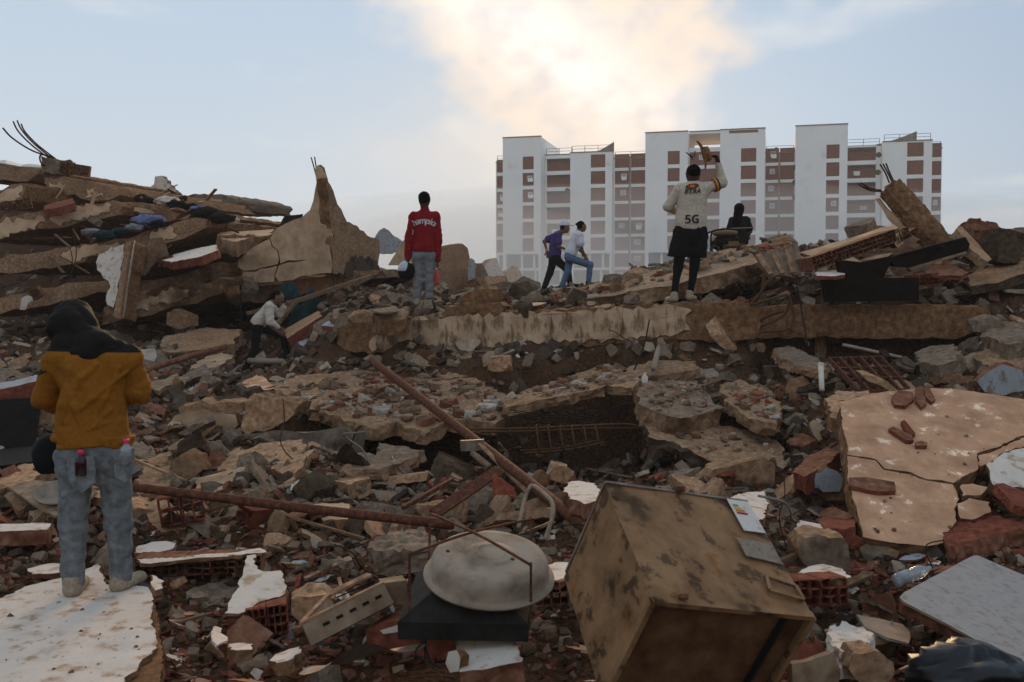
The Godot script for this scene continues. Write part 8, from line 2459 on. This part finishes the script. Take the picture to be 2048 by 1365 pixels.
	var pb := person({"label": "person from behind in red hooded sweatshirt and grey joggers holding a helmet", "face": Vector3(0.15, 0, -1), "cell": 0.016, "skin": "skin_dark", "hair": "short",
		"J": {"head": [848, 398, D], "neck": [848, 417, D], "sl": [828, 434, D], "sr": [869, 434, D], "el": [818, 480, D], "wl": [815, 517, D - 0.02], "er": [874, 480, D], "wr": [874, 520, D], "pelvis": [847, 505, D], "hl": [837, 514, D], "hr": [858, 513, D], "kl": [834, 560, D], "kr": [858, 558, D], "al": [834, 601, D], "ar": [857, 598, D]},
		"top_name": "sweatshirt", "top": "cloth_red", "bulk": 0.03, "fold": 0.014, "legs": "cloth_grey", "leg_bulk": 0.026, "ankle": 0.04, "leg_fold": 0.016, "waist": 0.06, "shoes": "shoe_cream", "hem": 0.0, "collar": 0.04, "wide": 0.95})
	var o := pb.position
	var ub := V([848, 450, D]) - o
	var letters := "Champion"
	var adv := [0.62, 0.56, 0.54, 0.88, 0.58, 0.30, 0.58, 0.57]
	var total := 0.0
	for w in adv:
		total += w
	var run := 0.0
	for i in letters.length():
		var f: float = (run + adv[i] * 0.5 - total * 0.5) / (total * 0.5)
		run += adv[i]
		print_on(pb, "letter", letters[i], 0.125, Vector2(ub.x + sin(f * 1.1) * 0.235, ub.y + 0.06 - f * f * 0.085), "print_white", -f * 0.8, 0.1, 0.016)
	var le := V([822, 464, D]) - o
	lay_print(pb, "sleeve_mark", ellipse_soup(0.04, 0.055, 0.72), Vector2(le.x, le.y), "print_white", 0.0, 0.0, 0.06)
	var bone_back: Array = pb.get_meta("bones")
	helmet("motorcycle_helmet", "black helmet with raised clear visor held by the person in red", V([812, 541, D - 0.06]), Vector3(-0.8, 0.35, 0.5), 0.13, true)
	var rb := thing("drink_bottle", "bright red drink bottle held by the person in red", "bottle", V([873, 570, D - 0.02]))
	put("bottle_body", lathe([[0, 0], [0.03, 0.0], [0.032, 0.03], [0.032, 0.17], [0.014, 0.215], [0.013, 0.24], [0, 0.24]], 16), [M.plastic_red], rb)
	put("cap", lathe([[0, 0.24], [0.016, 0.24], [0.016, 0.265], [0, 0.266]], 12), [M.paper], rb)
	# man waving a hat
	D = 12.75
	var pc := person({"label": "person from behind in sand long-sleeved jersey waving a straw hat", "face": Vector3(-0.05, 0, -1), "cell": 0.0135, "skin": "skin_dark", "hair": "short", "hairline": 0.015, "wide": 1.12,
		"J": {"head": [1388, 347, D], "neck": [1388, 364, D], "sl": [1361, 378, D], "sr": [1414, 375, D], "el": [1338, 412, D + 0.04], "wl": [1357, 424, D + 0.27], "er": [1447, 364, D + 0.02], "wr": [1439, 328, D + 0.04], "pelvis": [1383, 456, D], "hl": [1367, 466, D], "hr": [1398, 465, D], "kl": [1358, 535, D], "kr": [1391, 533, D], "al": [1349, 591, D], "ar": [1382, 588, D + 0.05]},
		"top_name": "jersey", "top": "cloth_sand", "bulk": 0.014, "fold": 0.007, "fold_freq": Vector3(2.5, 6, 2.5), "legs": "cloth_black", "leg_bulk": 0.004, "ankle": 0.036, "waist": 0.03, "hem": 0.02, "shoes": "shoe_cream", "toe_l": Vector3(-0.3, 0, -1), "toe_r": Vector3(0.5, 0, -1), "shoe_top": 0.06, "palm_r": Vector3(-0.7, 0, 0.3), "curl_r": 0.7})
	o = pc.position
	var q1 := V([1383, 456, D]) - o
	var sh1 := V([1367, 466, D]) - o
	var sh2 := V([1398, 465, D]) - o
	put("shorts", mesh_of(sdf_tris([B(q1 + Vector3(0, 0.05, 0), q1 - Vector3(0, 0.05, 0), 0.15, 0.185, 0.06, Vector3(0, 0, 1), 0.8), B(sh1, V([1358, 515, D]) - o, 0.13, 0.14, 0.06), B(sh2, V([1395, 512, D]) - o, 0.13, 0.13, 0.06)], 0.014, [Plane(Vector3.UP, V([1383, 449, D]) - o), Plane(Vector3(-0.04, -1, 0).normalized(), V([1380, 514, D]) - o)], 0.018, Vector3(10, 4, 10)), true), [M.cloth_black], pc)
	var c := V([1384, 385, D]) - o
	print_on(pc, "shirt_lettering", "BERA", 0.085, Vector2(c.x, c.y + 0.01), "print_dark", 0.03, 0.25, 0.014)
	lay_print(pc, "shirt_emblem", ellipse_soup(0.055, 0.03), Vector2(c.x - 0.005, c.y + 0.075), "print_red", 0.0, 0.0, 0.016)
	lay_print(pc, "emblem_ring", ellipse_soup(0.085, 0.034, 0.72), Vector2(c.x - 0.005, c.y + 0.075), "print_dark", 0.1, 0.3, 0.017)
	lay_print(pc, "emblem_core", ellipse_soup(0.028, 0.016, 0.5), Vector2(c.x - 0.005, c.y + 0.075), "print_yellow", 0.0, 0.0, 0.019)
	c = V([1382, 438, D]) - o
	print_on(pc, "shirt_lettering", "5G", 0.15, Vector2(c.x, c.y - 0.01), "print_dark", 0.0, 0.0, 0.016)
	# bands on the raised sleeve
	var a1 := V([1414, 375, D]) - o
	var a2 := V([1447, 364, D + 0.02]) - o
	var ad := (a2 - a1).normalized()
	var bands := ["print_red", "print_yellow", "print_dark"]
	for i in 3:
		var p0 := a1 + ad * (0.10 + i * 0.022)
		var bm := put("sleeve_band", lathe([[0.086, 0.0], [0.0895, 0.002], [0.0885, 0.02], [0.085, 0.022]], 28), [M[bands[i]]], pc)
		var yx := ad
		var xx := yx.cross(Vector3.BACK).normalized()
		bm.transform = Transform3D(Basis(xx, yx, xx.cross(yx)), p0)
	straw_hat(V([1407, 309, D + 0.02]))
	# woman climbing
	D = 17.0
	person({"label": "person climbing the slope in cream sweater and black leggings", "face": Vector3(1, 0, 0.1), "cell": 0.017, "skin": "skin", "hair": "tail", "wide": 0.88,
		"J": {"head": [553, 594, D], "neck": [543, 606, D], "sl": [540, 614, D + 0.15], "sr": [537, 614, D - 0.15], "el": [555, 629, D + 0.2], "wl": [567, 613, D + 0.15], "er": [537, 643, D - 0.2], "wr": [553, 654, D - 0.14], "pelvis": [511, 651, D], "hl": [513, 655, D + 0.08], "hr": [511, 657, D - 0.08], "kl": [563, 668, D + 0.06], "kr": [507, 699, D - 0.08], "al": [571, 709, D + 0.06], "ar": [490, 734, D - 0.08]},
		"head_up": Vector3(0.3, 1, 0), "head_face": Vector3(1, -0.35, 0.05), "top_name": "sweater", "top": "cloth_cream", "bulk": 0.022, "fold": 0.014, "legs": "cloth_black", "leg_bulk": 0.012, "shoes": "cloth_black", "hem": 0.0, "waist": 0.1, "toe_l": Vector3(1, -0.2, 0), "toe_r": Vector3(1, 0, 0.1), "curl_l": 0.9})
	# man in purple and woman in white
	D = 22.8
	var pe := person({"label": "person in purple T-shirt and white cap striding up the slab", "face": Vector3(1, 0, -0.35), "cell": 0.02, "skin": "skin", "hair": "short", "wide": 0.95,
		"J": {"head": [1130, 455, D], "neck": [1122, 464, D], "sl": [1112, 471, D + 0.18], "sr": [1117, 470, D - 0.18], "el": [1089, 482, D + 0.1], "wl": [1094, 502, D + 0.05], "er": [1117, 492, D - 0.25], "wr": [1132, 498, D - 0.2], "pelvis": [1109, 514, D], "hl": [1108, 517, D + 0.08], "hr": [1112, 518, D - 0.08], "kl": [1100, 546, D + 0.06], "kr": [1136, 540, D - 0.06], "al": [1089, 574, D + 0.05], "ar": [1141, 566, D - 0.05]},
		"head_face": Vector3(1, 0, -0.1), "top_name": "t_shirt", "top": "cloth_purple", "sleeve": 0.33, "bulk": 0.022, "fold": 0.012, "legs": "cloth_black", "leg_bulk": 0.026, "shoes": "cloth_black", "hem": 0.05, "waist": 0.1})
	o = pe.position
	var hp := V([1130, 452, D]) - o
	put("cap_crown", mesh_of(sdf_tris([B(hp + Vector3(-0.01, 0.02, 0), hp + Vector3(-0.005, 0.06, 0), 0.112, 0.10, 0.03)], 0.014, [Plane(Vector3.DOWN, hp + Vector3(0, 0.015, 0))]), true), [M.cloth_white], pe)
	put("cap_peak", mesh_of(sdf_tris([B(hp + Vector3(0.08, 0.025, 0), hp + Vector3(0.17, 0.022, -0.01), 0.075, 0.06, 0.03, Vector3.UP, 0.14)], 0.008), true), [M.cloth_white], pe)
	put("wristband", lathe([[0.034, -0.012], [0.037, -0.012], [0.037, 0.012], [0.034, 0.012]], 16), [M.cloth_white], pe).position = V([1093.5, 499, D + 0.06]) - o
	person({"label": "person in white T-shirt and blue jeans stepping up with hand on thigh", "face": Vector3(1, 0, -0.3), "cell": 0.02, "skin": "skin", "hair": "bun", "wide": 0.92,
		"J": {"head": [1164, 452, D - 0.5], "neck": [1158, 462, D - 0.5], "sl": [1152, 469, D - 0.33], "sr": [1160, 470, D - 0.66], "el": [1150, 492, D - 0.2], "wl": [1165, 505, D - 0.15], "er": [1163, 494, D - 0.7], "wr": [1171, 512, D - 0.62], "pelvis": [1140, 511, D - 0.5], "hl": [1141, 514, D - 0.42], "hr": [1139, 516, D - 0.58], "kl": [1136, 543, D - 0.45], "kr": [1181, 529, D - 0.56], "al": [1123, 574, D - 0.42], "ar": [1178, 565, D - 0.56]},
		"head_face": Vector3(1, 0.05, -0.3), "top_name": "t_shirt", "top": "cloth_white", "sleeve": 0.33, "bulk": 0.024, "fold": 0.012, "legs": "denim_blue", "leg_bulk": 0.02, "shoes": "cloth_black", "hem": -0.02, "waist": 0.1})
	# woman in black by the generator
	D = 19.3
	person({"label": "person from behind with long black hair in black T-shirt by the generator", "face": Vector3(0.3, 0, -1), "cell": 0.018, "skin": "skin", "hair": "long", "wide": 0.95,
		"J": {"head": [1481, 418, D], "neck": [1480, 432, D], "sl": [1467, 441, D], "sr": [1495, 440, D], "el": [1461, 467, D], "wl": [1466, 480, D + 0.2], "er": [1503, 462, D], "wr": [1500, 470, D + 0.2], "pelvis": [1481, 494, D], "hl": [1474, 500, D], "hr": [1490, 500, D], "kl": [1472, 520, D + 0.25], "kr": [1494, 520, D + 0.25], "al": [1473, 545, D - 0.05], "ar": [1492, 545, D - 0.05]},
		"top_name": "t_shirt", "top": "cloth_black", "sleeve": 0.36, "bulk": 0.016, "fold": 0.012, "legs": "denim_blue", "leg_bulk": 0.02, "shoes": "cloth_black", "hem": 0.05, "waist": 0.1})
	generator(V([1452, 500, 18.0]))

func helmet(called: String, label: String, at: Vector3, face: Vector3, r: float, visor: bool) -> void:
	var t := thing(called, label, "helmet", at - Vector3(0, r, 0))
	var f := face.normalized()
	var c := Vector3(0, r, 0)
	var sd := f.cross(Vector3.UP).normalized()
	put("shell", mesh_of(sdf_tris([B(c + Vector3(0, 0.01, 0), c - f * 0.01, r, r * 0.98, 0.04), B(c + f * r * 0.25 - Vector3(0, r * 0.55, 0), c + f * r * 0.5 - Vector3(0, r * 0.6, 0), r * 0.62, r * 0.5, 0.05)], 0.011, [Plane(Vector3.DOWN, c - Vector3(0, r * 0.95, 0))]), true), [M.helmet_black], t)
	if visor:
		put("visor", mesh_of(sdf_tris([B(c + Vector3(0, 0.015, 0), c, r * 1.05, r * 1.04, 0.03)], 0.011, [Plane(-f, c + f * r * 0.45), Plane(Vector3.DOWN, c - Vector3(0, r * 0.1, 0))]), true), [M.visor], t)
	else:
		put("trim", mesh_of(sdf_tris([B(c - Vector3(0, r * 0.72, 0), c - Vector3(0, r * 0.75, 0), r * 0.98, r * 0.98, 0.02, Vector3.UP, 0.12)], 0.01), true), [M.black_steel], t)

func straw_hat(at: Vector3) -> void:
	var t := thing("straw_hat", "brown straw hat raised in the hand of the jersey wearer", "hat", at)
	var up := Vector3(0.95, 0.28, 0.15).normalized()
	var x := Vector3(-0.28, 0.95, 0)
	x = (x - up * x.dot(up)).normalized()
	var bs := Basis(x, up, x.cross(up))
	var brim := PackedVector3Array()
	var n := 40
	for k in n:
		for j in 5:
			var pt := []
			for e in [[k, j], [k + 1, j], [k + 1, j + 1], [k, j + 1]]:
				var a: float = TAU * e[0] / n
				var rr := lerpf(0.085, 0.185, e[1] / 5.0)
				pt.append(Vector3(cos(a) * rr * 1.08, -0.03 * absf(cos(a)) * e[1] / 5.0 + 0.045 * absf(sin(a)) * e[1] / 5.0, sin(a) * rr * 0.9))
			quad(brim, pt[0], pt[1], pt[2], pt[3], Vector3.UP)
	put("brim", mesh_of(brim, true), [M.cloth_straw], t).transform = Transform3D(bs, Vector3.ZERO)
	put("crown", lathe([[0.092, 0.0], [0.09, 0.06], [0.08, 0.095], [0.05, 0.105], [0.0, 0.092]], 28, 1.1, 0.9), [M.cloth_straw], t).transform = Transform3D(bs, Vector3.ZERO)
	var pts := vs([[1392, 300, 12.75], [1390, 312, 12.74], [1381, 308, 12.72], [1374, 303, 12.72], [1384, 312, 12.74], [1388, 318, 12.74]])
	for i in pts.size():
		pts[i] -= at
	put("chin_cord", tube_mesh(curve(pts, 24), 0.006, 5), [M.cable], t)

func generator(at: Vector3) -> void:
	var t := thing("portable_generator", "dark portable generator in a bent tube frame beside the person in black", "generator", at)
	var w := 0.29
	for sx in [-1, 1]:
		for sz in [-0.2, 0.2]:
			put("frame_tube", tube_mesh(curve([Vector3(sx * w, -0.05, sz), Vector3(sx * w, 0.26, sz), Vector3(sx * w * 0.8, 0.34, sz), Vector3(0, 0.37, sz)], 14), 0.016, 7), [M.black_steel], t)
	put("engine", mesh_of(sdf_tris([B(Vector3(-0.1, 0.12, 0), Vector3(0.08, 0.12, 0), 0.14, 0.15, 0.03), B(Vector3(0.14, 0.2, 0.05), Vector3(0.2, 0.15, 0.05), 0.08, 0.08, 0.02), B(Vector3(-0.18, 0.1, 0.1), Vector3(-0.2, 0.1, 0.15), 0.09, 0.09, 0.01)], 0.018, [], 0.02, Vector3(12, 12, 12)), true), [M.black_steel], t)
	put("fuel_tank", mesh_of(sdf_tris([B(Vector3(-0.12, 0.31, 0), Vector3(0.12, 0.31, 0), 0.11, 0.11, 0.03, Vector3.UP, 0.55)], 0.018), true), [M.generator_tan], t)
	put("panel", box_mesh(Vector3(0.02, 0.03, 0.2), Vector3(0.2, 0.15, 0.23)), [M.generator_yellow], t)
	put("wheel", tube_mesh(curve([Vector3(-0.22, 0.08, 0.2), Vector3(-0.15, 0.0, 0.2), Vector3(-0.22, -0.08, 0.2), Vector3(-0.29, 0.0, 0.2), Vector3(-0.22, 0.08, 0.2)], 20), 0.03, 8), [M.black_plastic], t)
	for q in [[[1425, 470, 18.3], [1450, 458, 18.2], [1500, 455, 18.3], [1508, 454, 18.4]], [[1424, 500, 18.2], [1432, 470, 18.2], [1470, 466, 18.2], [1490, 500, 18.2]]]:
		tube_thing("loose_wire", "bent wire looped over the generator", "wire", vs(q), 0.011, "wire_pale", "wires by the generator", 18, 6)

# ---------- odds and ends strewn over the heap ----------
func build_small_things() -> void:
	rng.seed = 909
	var warm := [lin2(0.28, 0.195, 0.13), lin2(0.20, 0.135, 0.09), lin2(0.36, 0.27, 0.19), lin2(0.24, 0.095, 0.06), lin2(0.27, 0.13, 0.085), lin2(0.5, 0.45, 0.39)]
	crumbs_on("ledge_crumbs", "brick and concrete crumbs strewn on the overhanging ledge", [[560, 765, 12.3], [960, 770, 11.9], [850, 855, 9.9]], [[560, 775], [700, 748], [950, 762], [1005, 800], [990, 840], [860, 850], [700, 835], [610, 808]], 620, 0.025, 0.19, warm)
	crumbs_on("sheet_crumbs", "brick and concrete crumbs strewn on the curved sheet", [[1000, 805, 10.4], [1250, 755, 10.9], [1210, 732, 11.9]], [[1010, 800], [1130, 760], [1210, 732], [1280, 760], [1215, 770], [1090, 798]], 180, 0.02, 0.14, warm)
	crumbs_on("slab_crumbs", "clay and mortar crumbs strewn on the rough slab with the bottle", [[1280, 800, 9.9], [1440, 825, 9.6], [1380, 765, 10.7]], [[1282, 775], [1400, 764], [1440, 818], [1350, 834], [1284, 808]], 90, 0.02, 0.12, warm)
	crumbs_on("slab_crumbs", "dust and small crumbs strewn on the tipped thin slab", [[1290, 870, 9.3], [1565, 905, 8.9], [1400, 838, 10.0]], [[1300, 850], [1420, 848], [1555, 888], [1540, 930], [1400, 905]], 70, 0.02, 0.12, warm)
	crumbs_on("slab_crumbs", "clay bits strewn on the dusty slab beside the offcut", [[1440, 800, 9.9], [1560, 830, 9.4], [1520, 775, 10.6]], [[1445, 772], [1540, 782], [1555, 845], [1470, 812]], 80, 0.03, 0.16, warm)
	crumbs_on("slab_crumbs", "small crumbs strewn on the broad coarse slab", [[420, 960, 8.4], [600, 885, 9.2], [540, 975, 8.2]], [[425, 955], [600, 884], [560, 950], [430, 980]], 50, 0.015, 0.08, warm)
	crumbs_on("panel_crumbs", "few small crumbs lying on the tan wall panel", [[1729, 1076, 6.35], [1690, 803, 8.15], [2048, 880, 7.6]], [[1695, 810], [1950, 790], [1990, 890], [1900, 1080], [1730, 1070]], 40, 0.01, 0.035, warm)
	crumbs_on("slab_grit", "grit and small stones lying on the fallen white slab", Plane(Vector3.UP, 0.0), [[20, 1200], [190, 1150], [290, 1185], [300, 1300], [230, 1365], [0, 1365]], 44, 0.008, 0.03, warm)
	# splintered laths
	for i in 60:
		var px := rng.randf_range(20, 2030)
		var d := 4.6 * pow(3.0, rng.randf())
		var x := (px - CX) / F * d
		if blocked(x, -d, 0.0) or near_line(px, d) or in_hollow(px, d):
			continue
		var n := ground_normal(x, -d)
		var dir := Vector3(rng.randfn(), 0.0, rng.randfn()).normalized()
		dir = (dir - n * dir.dot(n) + n * rng.randf_range(-0.1, 0.35)).normalized()
		var a := Vector3(x, ground_h(x, -d) + 0.04, -d)
		var l := rng.randf_range(0.15, 0.7)
		bar_thing("wood_splinter", ("thin splintered lath lying loose " + where_on_heap(px, d)), "wood", a, a + dir * l, rng.randf_range(0.015, 0.05), rng.randf_range(0.01, 0.025), 0.004, ["wood", "wood_pale", "wood"][i % 3], n, "loose wood splinters")
	# bent wires and loose reinforcement
	for i in 46:
		var px := rng.randf_range(40, 2020)
		var d := 5.0 * pow(3.2, rng.randf())
		var x := (px - CX) / F * d
		if blocked(x, -d, 0.0) or (px < 330.0 and d < 6.0):
			continue
		var y := ground_h(x, -d)
		var p := Vector3(x, y - 0.05, -d)
		var pts := [p]
		var dir := Vector3(rng.randfn(), rng.randf_range(0.0, 0.5), rng.randfn() * 0.6).normalized()
		var l := rng.randf_range(0.1, 0.28)
		for k in rng.randi_range(3, 6):
			p += dir * l
			p.y = maxf(p.y, ground_h(p.x, p.z) + 0.02)
			pts.append(p)
			dir = (dir + Vector3(rng.randfn(), rng.randfn() * 0.5, rng.randfn()) * 0.55).normalized()
		tube_thing("bent_wire", ("bent thin wire sticking out " + where_on_heap(px, d)), "wire", pts, [0.004, 0.006, 0.009][i % 3] , ["cable", "rebar", "wire_pale"][i % 3], "bent wires in the rubble", 20, 5)
	# hanging cables at the collapsed floors and under the beams
	for q in [[[142, 470, 20.2], [148, 500, 20.1], [144, 528, 20.1], [136, 548, 20.0]], [[134, 492, 20.2], [140, 520, 20.1], [132, 540, 20.0]], [[480, 585, 18.6], [478, 610, 18.5], [482, 650, 18.4]], [[667, 548, 20.0], [664, 575, 19.9], [655, 600, 19.8]], [[678, 548, 20.2], [684, 572, 20.0], [672, 604, 19.8]], [[0, 575, 18.6], [40, 562, 18.4], [66, 545, 18.5], [72, 540, 18.6]], [[690, 590, 18.0], [760, 545, 19.0], [740, 560, 18.6]], [[1595, 560, 12.4], [1606, 620, 12.2], [1618, 690, 11.6]], [[1300, 640, 12.0], [1290, 690, 11.6], [1270, 740, 11.2]]]:
		tube_thing("hanging_cable", "thin dark cable hanging from broken concrete", "cable", vs(q), 0.010, "cable", "hanging cables", 18, 5)
	# scraps of plastic and paper
	for i in 26:
		var px := rng.randf_range(40, 2020)
		var d := 4.6 * pow(2.6, rng.randf())
		var x := (px - CX) / F * d
		if blocked(x, -d, 0.1) or near_line(px, d):
			continue
		var arr := PackedVector3Array()
		var sz := rng.randf_range(0.06, 0.16)
		var n := 5
		for u in n:
			for v in n:
				var pt := []
				for e in [[u, v], [u + 1, v], [u + 1, v + 1], [u, v + 1]]:
					var p := Vector3((e[0] / float(n) - 0.5) * sz, 0.0, (e[1] / float(n) - 0.5) * sz * 0.8)
					p.y = nz.get_noise_3d(p.x * 14.0 + i * 7.0, p.z * 14.0, 0.0) * sz * 0.7
					pt.append(p)
				quad(arr, pt[0], pt[1], pt[2], pt[3], Vector3.UP)
		var mi := put("torn_sheet", mesh_of(arr, true), [M[["paper", "plaster_cream", "steel_dusty", "teal_cloth", "paper"][i % 5]]])
		mi.transform = lay(x, -d, 1.0, 0.3, 0.04)
		tag(mi, (["white", "cream", "grey", "teal", "white"][i % 5] + " crumpled scrap of sheet lying " + where_on_heap(px, d)), "scrap", "crumpled scraps on the rubble")
